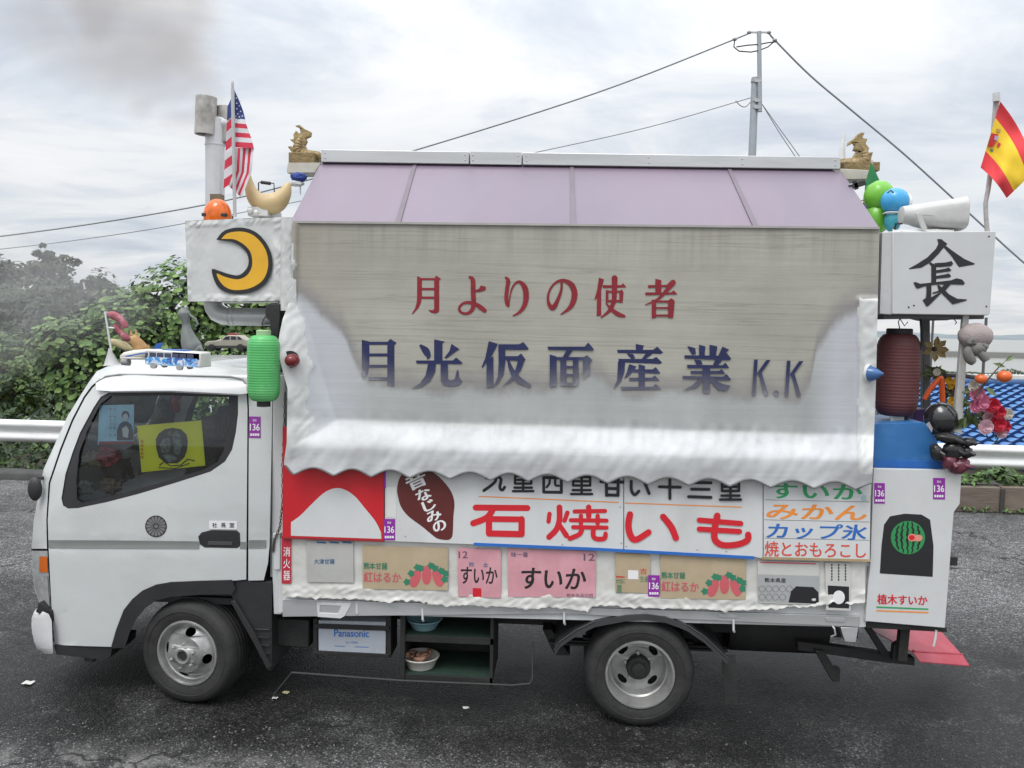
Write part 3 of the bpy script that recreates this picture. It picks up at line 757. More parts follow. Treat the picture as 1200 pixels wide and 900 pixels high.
vs = [p for r_ in rings for p in r_]; fs = [(i * n_ + k, i * n_ + (k + 1) % n_, (i + 1) * n_ + (k + 1) % n_, (i + 1) * n_ + k) for i in range(len(rings) - 1) for k in range(n_)]
bp.build('bumper', white2, CAB, smooth=60)
b = MB(); b.slab([(46, 706), (60.5, 716), (62, 729), (50, 722), (42, 717)], .035, 1.5); b.slab([(63, 756), (131, 758.5), (130, 768), (124, 774), (66, 767)], .03, .3); b.slab([(97, 768), (112, 770), (108, 777), (99, 775)], .05, .1)
b.build('lower_sill', black_pl, CAB, bevel=.004)
# mirror on the far front corner and its arm
b = MB(); b.ball(U(41, 573, .06), (.045, .03, .075), 16, 10); mr = b.build('side_mirror', black_pl, CAB)
b = MB(); b.tube([U(52, 560, .16), U(44, 560, .08), U(41, 568, .07)], .012, 8); b.build('mirror_arm', black_pl, CAB)
# cab interior
it = MB()
x0, x1 = U(100, 600, .2).x, xb - .05
it.box((x0 - .1, .1, .66), (x1, WID - .1, .72)); it.box((x0 - .12, .12, .7), (x0 + .22, WID - .12, 1.22)); it.box((x1 - .08, .1, .7), (x1 - .03, WID - .1, 1.55))
ins = it.build('dashboard', interior, CAB, bevel=.02)
for y in (.42, 1.15):
    x1 = (U(276, 500, .42) if y < 1 else U(292, 500, 1.15)).x + .04; s = MB(); s.box((x1 - .62, y - .24, .72), (x1 - .1, y + .24, .95)); s.hexa([(x1 - .36, y - .25, .92), (x1 - .1, y - .25, .92), (x1 - .1, y + .25, .92), (x1 - .36, y + .25, .92), (x1 - .26, y - .24, 1.58), (x1 - .08, y - .24, 1.58), (x1 - .08, y + .24, 1.58), (x1 - .26, y + .24, 1.58)]); s.box((x1 - .24, y - .14, 1.58), (x1 - .12, y + .14, 1.76))
    s.build('seat', mat('seat_cloth', (.085, .085, .09), .9, var=.3, vs=30), CAB, bevel=.03)
s = MB(); c = Vector((x0 + .36, 1.15, 1.22)); M = Matrix.Rotation(radians(-58), 3, 'Y')
s.tube([c + M @ Vector((.19 * cos(t), .19 * sin(t), 0)) for t in [2 * pi * k / 28 for k in range(29)]], .014, 8)
s.bar(c + M @ Vector((0, -.18, 0)), c + M @ Vector((0, .18, 0)), .03, .02); s.tube([c, c + M @ Vector((0, 0, -.3))], .02, 8)
s.build('steering_wheel', black_pl, CAB)

# ---- wheels
TR = .325
def wheel(cx, cy, cz, front, out=-1, steer=0, double=False):
    M = Matrix.Rotation(steer, 3, 'Z'); c = Vector((cx, cy, cz)); ax = M @ Vector((0, out, 0))
    prof = [(.20, 0.0), (.225, .012), (.27, .02), (.30, .012), (.315, -.008), (TR, -.035), (TR, -.18), (.31, -.205), (.27, -.22), (.20, -.2)]
    t = MB(); t.lathe([(r_, h_) for r_, h_ in prof], c, ax, 56)
    # tread grooves as raised ribs
    for h_ in (-.06, -.092, -.124, -.156): t.lathe([(TR - .001, h_ - .010), (TR + .004, h_ - .009), (TR + .004, h_ + .009), (TR - .001, h_ + .010)], c, ax, 56)
    if double: t.lathe([(r_, h_ - .24) for r_, h_ in prof], c, ax, 48)
    t.lathe([(.262, .0185), (.264, .022), (.268, .022), (.27, .0195)], c, ax, 56)
    w = t.build('wheel', rubber, TRUCK, smooth=40)
    r_ = MB()
    if front: rim = [(.2, -.03), (.206, .004), (.203, .010), (.193, .010), (.187, .0), (.18, -.03), (.172, -.035)]
    else: rim = [(.2, -.03), (.208, .004), (.205, .012), (.195, .012), (.190, .0), (.186, -.035), (.178, -.05), (.176, -.085), (.168, -.095), (.164, -.125), (.158, -.150)]
    r_.lathe(rim, c, ax, 48)
    # disc with hand holes
    def disc_h(r): return interp([(.06, .052), (.085, .05), (.11, .03), (.13, .012), (.172, -.035)], r) if front else interp([(.05, -.125), (.085, -.125), (.10, -.135), (.13, -.15), (.162, -.150)], r)
    RO = .172 if front else .161
    outer = [(RO * cos(t_), RO * sin(t_)) for t_ in [2 * pi * k / 64 for k in range(64)]]
    mid = [(.112 * cos(t_), .112 * sin(t_)) for t_ in [2 * pi * k / 48 for k in range(48)]]
    inn = [(.05 * cos(t_), .05 * sin(t_)) for t_ in [2 * pi * k / 48 for k in range(48)]]
    holes = []; nh = 4; a0 = radians(80) if front else radians(45)
    for k in range(nh):
        a = a0 + 2 * pi * k / nh; hc = .138 if front else .130; e1, e2 = (.033, .021) if front else (.036, .021)
        holes.append([(hc * cos(a) - sin(a) * e1 * cos(t_) + cos(a) * e2 * sin(t_), hc * sin(a) + cos(a) * e1 * cos(t_) + sin(a) * e2 * sin(t_)) for t_ in [2 * pi * q / 16 for q in range(16)]])
    ex = ax.cross(Vector((0, 0, 1))).normalized() * -1; ez = Vector((0, 0, 1))
    def disc(loops):
        fl = [p for l in loops for p in l]; tt = tessellate_polygon([[Vector((a, b, 0)) for a, b in l] for l in loops])
        return [c + ex * a + ez * b + ax * disc_h(math.hypot(a, b)) for a, b in fl], [tuple(q) for q in tt]
    for loops in ([outer, mid] + holes, [mid, inn]): r_.add(*disc(loops))
    ro = r_.build('rim', steel, w, smooth=30)
    k_ = MB(); k_.lathe([(.17, -.18), (.0, -.18)], c, ax, 32); k_.build('brake_drum', dark_hole, w)
    if front:
        k_ = MB(); k_.lathe([(.052, .04), (.052, .056), (.046, .060), (.034, .058), (.03, .03), (.0, .03)], c, ax, 28, 0); k_.build('hub', steel, w)
        k_ = MB(); k_.lathe([(.026, .03), (.024, .05), (.0, .052)], c, ax, 20); k_.build('hub_cap', dark_metal, w)
    else:
        k_ = MB(); k_.lathe([(.074, -.13), (.073, -.095), (.066, -.085), (.045, -.083), (.040, -.062), (.0, -.058)], c, ax, 32); k_.build('hub', dark_metal, w)
    for k in range(6 if front else 5):
        a = 2 * pi * k / (6 if front else 5) + .35; rr = .078 if front else .083; h0 = disc_h(rr)
        p = c + ex * rr * cos(a) + ez * rr * sin(a)
        q = MB(); q.lathe([(.011, h0 - .002), (.011, h0 + .012), (.007, h0 + .014), (.006, h0 + .024), (0, h0 + .025)], p, ax, 6 if front else 6); q.build('lug_nut', steel, w)
    return w
fwx = U(217.5, 767, -.005).x; rwx = U(750, 790, -.005).x
wheel(fwx, .02, TR, True, steer=radians(-8)); wheel(rwx, .0, TR, False, double=True)
wheel(fwx, WID - .02, TR, True, out=1, steer=radians(-8)); wheel(rwx, WID, TR, False, out=1, double=True)

# ---- chassis
XL, XR = U(331, 700, 0).x, U(1012, 700, 0).x
ch = MB()
for y in (.42, 1.18): ch.box((fwx - .3, y - .04, .46), (XR + .12, y + .04, .62))
for x in (-1.3, -.6, .1, .9, 1.5): ch.box((x - .04, .42, .48), (x + .04, 1.18, .6))
ch.tube([(rwx, .1, TR), (rwx, .6, TR)], .07, 12); ch.tube([(rwx, 1.0, TR), (rwx, 1.5, TR)], .07, 12); ch.ball((rwx, .8, TR), (.2, .2, .2), 20, 12)
ch.tube([(fwx, .1, TR), (fwx, 1.5, TR)], .05, 10)
ch.tube([(-1.4, .8, .5), (rwx - .2, .8, TR + .05)], .045, 10)
ch.box((-1.75, .35, .4), (-1.2, 1.2, .66))
ch.tube([(rwx + .25, .75, .36), (rwx + 1.05, .75, .36)], .14, 18)
for y in (.2, 1.4):
    for dz, L_ in ((0, .55), (.02, .45), (.04, .34)): ch.box((rwx - L_, y - .03, TR + .09 + dz), (rwx + L_, y + .03, TR + .105 + dz))
ch.build('chassis', dark_metal, TRUCK, bevel=.006)
t = MB(); a, b = U(858, 752, .3), U(975, 752, .3); t.lathe([(0, 0), (.16, .005), (.17, .03), (.17, .6), (.16, .63), (0, .63)], (a.x, .55, a.z + .03), (1, 0, 0), 24); t.build('fuel_tank', dark_metal, TRUCK)
# front splash guard behind the front wheel
f_ = MB(); f_.slab([(272, 681), (318, 682), (319, 785), (314, 786), (295, 748), (276, 706), (270, 697)], .015, .35); f_.slab([(270, 705), (275, 704), (298, 742), (318, 781), (313, 785), (294, 748)], -.012, .03)
for k in range(5): f_.slab([(298 + k * 3.6, 737 + k * 9), (316, 737.5 + k * 9.5), (316, 739 + k * 9.5), (299 + k * 3.6, 738.6 + k * 9)], .004, .02)
f_.build('splash_guard', black_pl, TRUCK, bevel=.003)
# rear mudguard: arched strip with straight flared ends, set over the wheel
mgp = [(650, 762), (656, 752), (676, 738), (697, 728), (712, 725), (735, 721), (757, 720), (780, 723), (797, 729), (806, 733), (825, 746), (842, 762), (853, 772)]
mg = MB(); A = [U(a, b, -.03) for a, b in mgp]
B = [U(a, b + 7, -.035) for a, b in mgp]
n_ = len(A); vs = A + [p + Vector((0, .5, 0)) for p in A] + B
mg.add(vs, [(i, i + 1, n_ + i + 1, n_ + i) for i in range(n_ - 1)] + [(i, i + 1, 2 * n_ + i + 1, 2 * n_ + i) for i in range(n_ - 1)])
for i in list(range(0, 3)) + list(range(9, 12)): mg.tube([A[i], A[i + 1]], .006, 6)
mg.build('mudguard', mat('mudguard_black', (.03, .03, .032), .4, var=.2), TRUCK, smooth=40)
mf = MB(); mf.slab([(846, 768), (862, 768), (865, 826), (849, 826)], .05, .012); mf.build('mud_flap', rubber, TRUCK)
mf = MB(); mf.slab([(636, 738), (646, 738), (668, 768), (650, 768)], .25, .2); mf.build('exhaust_bracket', dark_metal, TRUCK)
# low guard rail between the wheels
lr = MB(); lr.tube([U(342, 788, .02), U(470, 797.5, .02), U(600, 803, .02), U(621, 801, .03), U(624, 795, .04), U(624, 752, .06)], .006, 8); lr.tube([U(342, 788, .02), U(320, 815, .02)], .004, 6); lr.build('lower_rail', mat('worn_rail', (.045, .045, .045), .6, .1), TRUCK)

# ---- bed: side gate with bottom rail, posts and hooks
bed = MB()
bz = lambda px: 0
bed.slab([(325, 632), (333, 632), (1016, 652), (1016, 735), (999, 735), (331, 718), (326, 718)], .0, WID)
BED = bed.build('cargo_bed', wpaint, TRUCK, bevel=.004)
rl = MB(); rl.slab([(331, 702), (1008, 722), (1006, 735), (660, 719.5), (331, 723)], -.018, .02)
rl.slab([(985, 735), (1006, 735.5), (1003, 753), (990, 752)], -.015, .05); rl.build('bed_rail', alu, BED, bevel=.003)
lt = MB(); lt.slab([(371, 706), (412, 707), (404, 722), (399, 725), (372, 723)], -.022, .03, holes=[[(375, 709), (400, 710), (396, 719), (374, 718)]]); lt.build('tie_bracket', wpaint, BED, bevel=.002)
for px, py in ((418, 710), (495, 717), (661, 721), (859.5, 730)):
    h = MB(); h.tube([U(px, py - 4, -.015), U(px + .3, py + 9, -.02), U(px + 1, py + 10.5, -.01)], .007, 8); h.build('rope_hook', wpaint, BED)
h = MB(); h.tube([U(975, 733, -.01), U(978, 737, -.03), U(979, 744, -.03), U(974, 746, -.02)], .006, 8); h.build('rope_hook', galv, BED)
for px, py in ((855, 720), (981, 725)):
    h = MB(); h.slab([(px - 13, py - 1), (px + 9, py), (px + 9, py + 4), (px - 13, py + 3)], -.024, .01); h.build('latch', alu, BED, bevel=.002)
# red vertical plate and front post of the bed
fp = MB(); fp.slab([(320, 440), (334, 440), (333, 640), (331, 720), (321, 720), (318, 640)], .03, .06); fp.slab([(320, 625), (328, 625), (328, 668), (321, 668)], -.01, .04); fp.build('front_post', wpaint, BED, bevel=.004)
cn = MB()
chain_pts = [(334, 462), (333, 500), (331, 545), (331, 590), (328, 618), (321, 634), (320, 645)]
for i in range(46):
    t_ = i / 45 * (len(chain_pts) - 1); a = chain_pts[int(t_)]; b = chain_pts[min(len(chain_pts) - 1, int(t_) + 1)]
    c = U(lerp(a[0], b[0], t_ - int(t_)), lerp(a[1], b[1], t_ - int(t_)), -.02)
    R_ = (Vector((1, 0, 0)) if i % 2 else Vector((0, 1, 0)))
    cn.tube([c + R_ * .006 * cos(q) + Vector((0, 0, 1)) * .014 * sin(q) for q in [2 * pi * k / 8 for k in range(9)]], .0025, 5, caps=False)
cn.build('chain', mat('rusty_chain', (.10, .085, .075), .6, .4), BED)

# ---- stall body behind the tarp, translucent roof, ridge
YR = .80
eL, eR = U(340, 261, -.03), U(1031, 268, -.03)
rL, rR = U(377, 189, YR - .04), U(984, 197.5, YR - .04)
XB0, XB1 = eL.x + .03, U(1030, 400, 0).x - .01; ZB0 = U(660, 640, 0).z; ZE = eL.z - .01
bd = MB(); bd.box((XB0, .035, ZB0), (XB1, WID - .035, ZE))
for x in (XB0, XB1 - .02): bd.add([(x, .04, ZE), (x, WID - .04, ZE), (x, YR, rL.z - .03), (x + .02, .04, ZE), (x + .02, WID - .04, ZE), (x + .02, YR, rL.z - .03)], [(0, 1, 2), (3, 5, 4), (0, 2, 5, 3), (1, 4, 5, 2)])
BODY = bd.build('stall_body', wpaint, TRUCK)
roofm = mat('roof_sheet', (.178, .142, .188), .36, var=.10, vs=1.1, dirt=(.205, .142, .19), dirt_amt=.75, ds=.9, stretch=(1, .35, .35), bump=.12, bs=4)
rf = MB()
def rp(u, v, far=False):
    a = eL.lerp(eR, u); b = rL.lerp(rR, u); p = a.lerp(b, v); p.z += .003 * noise.noise(Vector((u * 9, v * 3, 1))) * (1 - v)
    if far: p.y = 2 * YR - p.y
    return p
for far in (False, True): rf.grid(48, 10, lambda u, v: rp(u, v, far)); rf.grid(48, 10, lambda u, v: rp(u, v, far) - Vector((0, 0, .012)))
ROOF = rf.build('roof', roofm, TRUCK, smooth=40)
seam = mat('roof_seam', (.13, .105, .13), .4)
for ax_, bx_ in (((487, 194), (466, 262)), ((670, 194), (672, 263)), ((853, 197), (886, 265))):
    a0_ = U(*ax_, YR - .04); b0_ = U(*bx_, -.03); a = rL.lerp(rR, (a0_.x - rL.x) / (rR.x - rL.x)); b = eL.lerp(eR, (b0_.x - eL.x) / (eR.x - eL.x)); q = MB(); d = Vector((0, -.004, .006)); w_ = Vector((.016, 0, 0))
    q.add([b - w_ + d, b + w_ + d, a + w_ * .8 + d, a - w_ * .8 + d, b - w_, b + w_, a + w_ * .8, a - w_ * .8], [(0, 1, 2, 3), (0, 4, 5, 1), (1, 5, 6, 2), (3, 7, 4, 0)]); q.build('roof_seam', seam, ROOF)
rdg = MB()
for a, b in ((376, 549.6), (550.4, 611.6), (612.4, 985)):
    f0 = lambda px: 175.0 + (px - 376) * .0147; f1 = lambda px: 189.8 + (px - 376) * .0138
    rdg.slab([(a, f0(a)), (b, f0(b)), (b, f1(b)), (a, f1(a))], YR - .10, .2)
RB = rdg.build('ridge_board', alu, ROOF, bevel=.004)
for px in (381, 545, 554, 607, 617, 760, 870, 979):
    for dy in (4, 10): q = MB(); q.ball(U(px, 175 + (px - 376) * .0147 + dy, YR - .101), (.005, .003, .005), 8, 6); q.build('screw', galv, RB)
for pts in ([(337, 190.5), (376, 190.5), (370, 202), (336, 202.5)], [(975, 197), (1021, 199.5), (1020, 209.5), (988, 210), (976, 199)]):
    q = MB(); q.slab(pts, YR - .09, .18); q.build('ridge_end_shelf', mat('cream_wood', (.50, .48, .42), .6, var=.15, dirt=(.2, .18, .15), dirt_amt=.5), ROOF, bevel=.004)
q = MB(); q.slab([(340, 258.6), (1031, 266), (1031, 268.5), (340, 261.2)], -.045, .03); q.build('eave_trim', mat('eave_grey', (.36, .35, .33), .5), ROOF)

# ================================================================== TARP
LOWS = [344, 391, 435, 480, 527, 575, 619, 665, 712, 759, 807, 855, 903, 954, 1003, 1050]
def scallop(px):
    base = 551 + (px - 344) * .0265
    for a, b in zip(LOWS, LOWS[1:]):
        if a <= px <= b:
            t = (px - a) / (b - a); return base + 3.0 - 8.5 * (sin(pi * t) ** 1.25) + 1.5
    return base + 4 - 10 * sstep(344, 333, px)
XLT = [(258, 342), (345, 341), (356, 338), (375, 331), (389, 328), (407, 325), (430, 330), (455, 337), (518, 336), (540, 333), (600, 333)]
XRT = [(258, 1031), (360, 1028.5), (450, 1026.5), (571, 1022), (620, 1021)]
XIN = [(258, 343), (345, 345), (365, 354), (400, 366), (430, 374), (470, 386), (497, 396), (600, 420)]
def Yt(px, py, wr=True):
    fold = 496 + .0295 * (px - 426); flare = 530 + .024 * (px - 507)
    b = sstep(fold - 5, fold + 3, py) * .016 + .088 * sstep(fold - 3, flare, py) ** .9 - .014 * sstep(flare, flare + 35, py)
    xi = interp(XIN, py); xo = interp(XLT, py)
    t = max(0, min(1, (xi - px) / max(8, xi - xo))); l = .115 * t ** .9 * sstep(335, 420, py)
    l2 = .03 * sstep(352, 345, px) * sstep(350, 300, py)
    r = .03 * sstep(1000, 1012, px) * sstep(345, 352, py)
    o = max(b, l) + .35 * min(b, l) * .3 + l2 + r
    if wr:
        edge = .25 * max(sstep(-14, 4, interp(XIN, py) - px) * (1 if py > 352 else 0), 0)
        a = .0016 + .008 * min(1, b / .05) + .014 * edge
        o += a * noise.noise(Vector((px * .022, py * .030, 1.7)))
        o += (.0006 + .0045 * min(1, b / .05)) * noise.noise(Vector((px * .09 + py * .05, py * .045, 4.2)))
        # puckers where the cloth is gathered along the fold
        g = sstep(fold - 14, fold, py) * sstep(flare + 6, fold, py); o += .012 * g * noise.noise(Vector((px * .10, py * .02, 9)))
        cr_ = wrapf(px, py)
        if cr_ > 0:
            o += cr_ * (.034 * crumple(px, py, .95, 2.0) - .004)
        o += .0005 * noise.noise(Vector((px * .01, py * .5, 3)))
    return -.032 - o
def wrapf(px, py):                                    # crumpled white sheeting taped along both edges
    j = 5 * noise.noise(Vector((px * .06, py * .06, 0)))
    inner = interp([(258, 346), (348, 346), (362, 352), (400, 362), (430, 368), (460, 362), (490, 366), (515, 362), (530, 350), (545, 336)], py) + 1.6 * j
    l = sstep(inner + 2, inner - 5, px) * sstep(262, 270, py) * sstep(548, 525, py)
    r = sstep(1004 + j * .6, 1008 + j * .6, px) * sstep(348, 352, py) * sstep(566, 545, py)
    return max(l, r)

def tarp_nodes(name, base_fn, rough=.5, letter=False):
    m = bpy.data.materials.new(name); m.use_nodes = True; nt = m.node_tree; n = nt.nodes; L = nt.links; p = n['Principled BSDF']
    tc = n.new('ShaderNodeTexCoord'); sp = n.new('ShaderNodeSeparateXYZ'); L.new(tc.outputs['Object'], sp.inputs[0])
    def M_(op, a, b=None, c=None):
        k = n.new('ShaderNodeMath'); k.operation = op
        for i, q in enumerate((a, b, c)):
            if q is None: continue
            if isinstance(q, (int, float)): k.inputs[i].default_value = q
            else: L.new(q, k.inputs[i])
        return k.outputs[0]
    def N(scale, det, mp=(1, 1, 1), rough_=.6, dist=0):
        q = n.new('ShaderNodeMapping'); q.inputs['Scale'].default_value = mp; L.new(tc.outputs['Object'], q.inputs[0])
        k = n.new('ShaderNodeTexNoise'); k.inputs['Scale'].default_value = scale; k.inputs['Detail'].default_value = det; k.inputs['Roughness'].default_value = rough_; k.inputs['Distortion'].default_value = dist
        L.new(q.outputs[0], k.inputs['Vector']); return k.outputs[0]
    def RAMP(f, stops, mode='LINEAR'):
        r = n.new('ShaderNodeValToRGB'); r.color_ramp.interpolation = mode; e = r.color_ramp.elements
        while len(e) < len(stops): e.new(.5)
        for i, (q, c) in enumerate(stops): e[i].position = q; e[i].color = (c, c, c, 1) if isinstance(c, (int, float)) else (*c, 1)
        L.new(f, r.inputs[0]); return r.outputs[0]
    def MIX(f, a, b, mode='MIX'):
        k = n.new('ShaderNodeMix'); k.data_type = 'RGBA'; k.blend_type = mode
        for i, q in ((0, f), (6, a), (7, b)):
            if hasattr(q, 'links'): L.new(q, k.inputs[i])
            elif isinstance(q, (int, float)): k.inputs[i].default_value = q
            else: k.inputs[i].default_value = (*q, 1)
        return k.outputs[2]
    # height of the oversprayed paint along the tarp
    tab = [(335, 338), (352, 345), (375, 366), (400, 385), (418, 425), (432, 446), (520, 458), (640, 460), (655, 449), (668, 454), (690, 436), (705, 442), (715, 458), (800, 460), (860, 464), (935, 466), (950, 446), (957, 412), (975, 385), (1000, 366), (1028, 352)]
    x0, x1 = U(335, 400, -.04).x, U(1028, 400, -.04).x; z0, z1 = U(600, 500, -.04).z, U(600, 320, -.04).z
    st = [((U(a, b, -.04).x - x0) / (x1 - x0), (U(a, b, -.04).z - z0) / (z1 - z0)) for a, b in tab]
    xn = M_('DIVIDE', M_('SUBTRACT', sp.outputs[0], x0), x1 - x0)
    zb = M_('MULTIPLY_ADD', RAMP(xn, st), z1 - z0, z0)
    nz = M_('SUBTRACT', N(4.2, 5, (1, 1, .55), .62, .25), .5)
    dz = M_('ADD', M_('SUBTRACT', zb, sp.outputs[2]), M_('MULTIPLY', nz, .21))     # metres below the paint edge
    def sm(v, a, b):
        k = n.new('ShaderNodeMapRange'); k.interpolation_type = 'SMOOTHSTEP'; k.inputs[1].default_value = a; k.inputs[2].default_value = b; L.new(v, k.inputs[0]); return k.outputs[0]
    spray = sm(dz, -.028, .055)
    col = base_fn(N, RAMP, MIX, M_, sp, sm)
    # a darker smoky fringe, then pale grey sprayed paint, streaked
    streak = RAMP(N(2.6, 4, (2.0, 1, .22)), [(.25, .93), (.75, 1.06)])
    pale = MIX(1.0, (.37, .385, .38) if not letter else (.365, .38, .375), streak, 'MULTIPLY')
    blot = RAMP(N(1.5, 6, (1, 1, .8), .6), [(.36, .90), (.62, 1.05)]); pale = MIX(1.0, pale, blot, 'MULTIPLY')
    side = M_('MAXIMUM', sm(sp.outputs[0], U(440, 400, -.03).x, U(390, 400, -.03).x), sm(sp.outputs[0], U(945, 400, -.03).x, U(985, 400, -.03).x))
    pale = MIX(M_('MULTIPLY', side, .8), pale, (.47, .485, .52))
    fr = M_('MULTIPLY', sm(dz, -.17, .01), M_('SUBTRACT', 1, sm(dz, .015, .15)))
    col = MIX(M_('MULTIPLY', fr, .62), col, (.185, .18, .195))
    col = MIX(spray, col, pale)
    low = sm(sp.outputs[2], U(700, 508, -.03).z, U(700, 500, -.03).z)
    col = MIX(M_('SUBTRACT', 1, low), col, MIX(1.0, (.53, .54, .55), RAMP(N(3.0, 7, (1, 1, 1.2), .65), [(.34, .80), (.6, 1.06)]), 'MULTIPLY'))
    if letter:                                       # the sprayed coat hides the letters, so nothing of them is left there
        tr = n.new('ShaderNodeBsdfTransparent'); mxs = n.new('ShaderNodeMixShader'); out = n['Material Output']
        L.new(sm(spray, .35, .95), mxs.inputs[0]); L.new(p.outputs[0], mxs.inputs[1]); L.new(tr.outputs[0], mxs.inputs[2]); L.new(mxs.outputs[0], out.inputs[0])
    L.new(col, p.inputs['Base Color']); p.inputs['Roughness'].default_value = rough; p.inputs['Specular IOR Level'].default_value = .4
    b = n.new('ShaderNodeBump'); b.inputs['Strength'].default_value = .22; b.inputs['Distance'].default_value = .008
    L.new(M_('ADD', N(2.0, 6, (.30, 1, 13), .55, .3), M_('MULTIPLY', N(14, 5, (1, 1, 1)), .4)), b.inputs['Height']); L.new(b.outputs[0], p.inputs['Normal'])
    return m
def tan_cloth(N, RAMP, MIX, M_, sp, sm):
    c = MIX(1.0, (.362, .35, .303), RAMP(N(1.6, 6, (1, 1, 1)), [(.3, .86), (.7, 1.1)]), 'MULTIPLY')
    crease = RAMP(N(1.7, 7, (.14, 1, 8), .6, .6), [(.485, 1.0), (.497, .70), (.503, .72), (.515, 1.0)])
    c = MIX(.65, c, crease, 'MULTIPLY')
    fine = RAMP(N(6, 4, (.10, 1, 9), .6, .3), [(.3, .90), (.6, 1.03)]); c = MIX(.4, c, fine, 'MULTIPLY')
    drip = RAMP(N(7, 4, (2.0, 1, .10)), [(.36, .82), (.55, 1.04)])
    topf = sm(sp.outputs[2], U(700, 330, -.03).z, U(700, 270, -.03).z); c = MIX(M_('MULTIPLY', topf, .8), c, MIX(1.0, c, drip, 'MULTIPLY'))
    rust = M_('MULTIPLY', sm(sp.outputs[0], U(420, 300, -.03).x, U(345, 300, -.03).x), .5)
    return MIX(rust, c, (.34, .30, .25))
def flat_col(col):
    def f(N, RAMP, MIX, M_, sp, sm):
        return MIX(1.0, col, RAMP(N(8, 6, (1, 1, 1)), [(.3, .85), (.7, 1.12)]), 'MULTIPLY')
    return f
tarpm = tarp_nodes('tarp_cloth', tan_cloth)
wrapm = mat('crumpled_sheeting', (.55, .56, .55), .38, var=.08, vs=6, bump=.12, bs=40, dirt=(.42, .41, .38), dirt_amt=.4, ds=5)
NU, NVt = 320, 150
vt = []; fm = []; vp = []
for j in range(NVt + 1):
    for i in range(NU + 1):
        v = j / NVt; u = i / NU
        px = lerp(334, 1026, u)
        for _ in range(3):
            top = 261.5 + (px - 344) * .0105; bot = scallop(px); py = lerp(top, bot, v); px = lerp(interp(XLT, py), interp(XRT, py), u)
        vp.append((px, py)); vt.append(U(px, py, Yt(px, py)))
tm = MB(); tm.v = vt
for j in range(NVt):
    for i in range(NU):
        a = j * (NU + 1) + i; tm.f.append((a, a + NU + 1, a + NU + 2, a + 1))
        c = [vp[q] for q in (a, a + NU + 1, a + NU + 2, a + 1)]
        tm.m.append(1 if wrapf(sum(q[0] for q in c) / 4, sum(q[1] for q in c) / 4) > .5 else 0)
TARP = tm.build('tarp', [tarpm, wrapm], TRUCK, smooth=80)
hem = MB(); hp = [U(px, scallop(px) + .3, Yt(px, scallop(px)) - .002) for px in [lerp(334, 1021.5, i / 330) for i in range(331)]]
hem.tube(hp, .0062, 6); hem.build('scalloped_hem', mat('hem_grey', (.16, .165, .165), .6), TARP)

Yl = lambda a, b: Yt(a, b) - .0016
tr_ = tarp_nodes('red_tarp_lettering', flat_col(H('#801e28')), letter=True); tb_ = tarp_nodes('blue_tarp_lettering', flat_col(H('#222850')), letter=True)
mb = MB(); p = Pen(mb, 400, 300, 3.75, Yl)
p.P((333, 88), (354, 97), (354, 180), (350, 205), (340, 228), (312, 257), (310, 253), (324, 230), (331, 205), (333, 180))
p.P((408, 98), (418, 86), (438, 100), (430, 108), (430, 235), (428, 246), (414, 253), (396, 250), (384, 240), (386, 236), (402, 239), (408, 232))
for y0, y1 in ((97, 106), (140, 150), (178, 188)): p.P((353, y0), (409, y0), (409, y1), (353, y1))
p.S([(565, 93, 12), (578, 106, 20), (579, 160, 21), (581, 215, 20), (570, 242, 16), (548, 253, 12), (524, 246, 11), (518, 228, 11), (532, 210, 11), (556, 204, 13), (590, 212, 17), (615, 228, 21), (630, 240, 18)])
p.P((588, 150), (606, 143), (613, 129), (635, 135), (634, 149), (614, 156), (588, 159))
p.S([(723, 95, 10), (733, 108, 18), (728, 145, 17), (725, 185, 18), (731, 213, 18), (736, 222, 6)])
p.S([(737, 205, 4), (747, 150, 7), (765, 120, 9), (785, 114, 14), (806, 138, 24), (812, 178, 24), (805, 215, 20), (785, 245, 13), (755, 263, 5)])
p.S([(968, 112, 10), (966, 150, 11), (950, 195, 16), (930, 228, 22), (913, 212, 16), (908, 180, 10), (918, 145, 9), (943, 116, 10), (975, 107, 14), (1010, 125, 24), (1025, 165, 26), (1015, 210, 22), (995, 235, 14), (965, 256, 5)])
p = Pen(mb, 680, 300, 3.75, Yl)
p.P((82, 95), (104, 103), (92, 150), (66, 195), (62, 190), (74, 150)); p.P((74, 158), (92, 146), (92, 262), (72, 265))
p.P((98, 128), (180, 128), (188, 119), (203, 138), (100, 141)); p.S([(151, 97, 26), (150, 150, 23), (147, 200, 20), (128, 240, 16), (92, 270, 6)])
p.P((112, 150), (124, 150), (124, 205), (112, 205)); p.P((172, 152), (184, 148), (190, 158), (186, 205), (172, 205)); p.P((112, 152), (184, 152), (184, 161), (112, 161)); p.P((112, 193), (186, 193), (186, 203), (112, 203))
p.S([(114, 208, 6), (135, 232, 14), (165, 255, 20), (193, 264, 12)])
p.P((298, 128), (380, 127), (398, 108), (416, 122), (392, 135), (298, 140)); p.P((330, 100), (356, 106), (356, 165), (330, 165)); p.P((286, 160), (400, 160), (410, 150), (428, 168), (286, 172))
p.S([(408, 116, 24), (380, 150, 17), (340, 190, 10), (288, 214, 5)]); p.P((314, 192), (333, 190), (333, 270), (314, 275)); p.P((386, 196), (400, 185), (415, 196), (408, 272), (386, 272))
for y0, y1 in ((195, 204), (224, 232), (257, 266)): p.P((330, y0), (390, y0), (390, y1), (330, y1))
mb.build('red_lettering', tr_, TARP, smooth=0, fix=False)
mb = MB(); p = Pen(mb, 400, 300, 3.75, Yl)
p.P((90, 368), (123, 376), (123, 470), (118, 510), (105, 540), (65, 577), (60, 572), (80, 545), (90, 500)); p.P((202, 378), (216, 364), (243, 382), (233, 392), (233, 575), (202, 570))
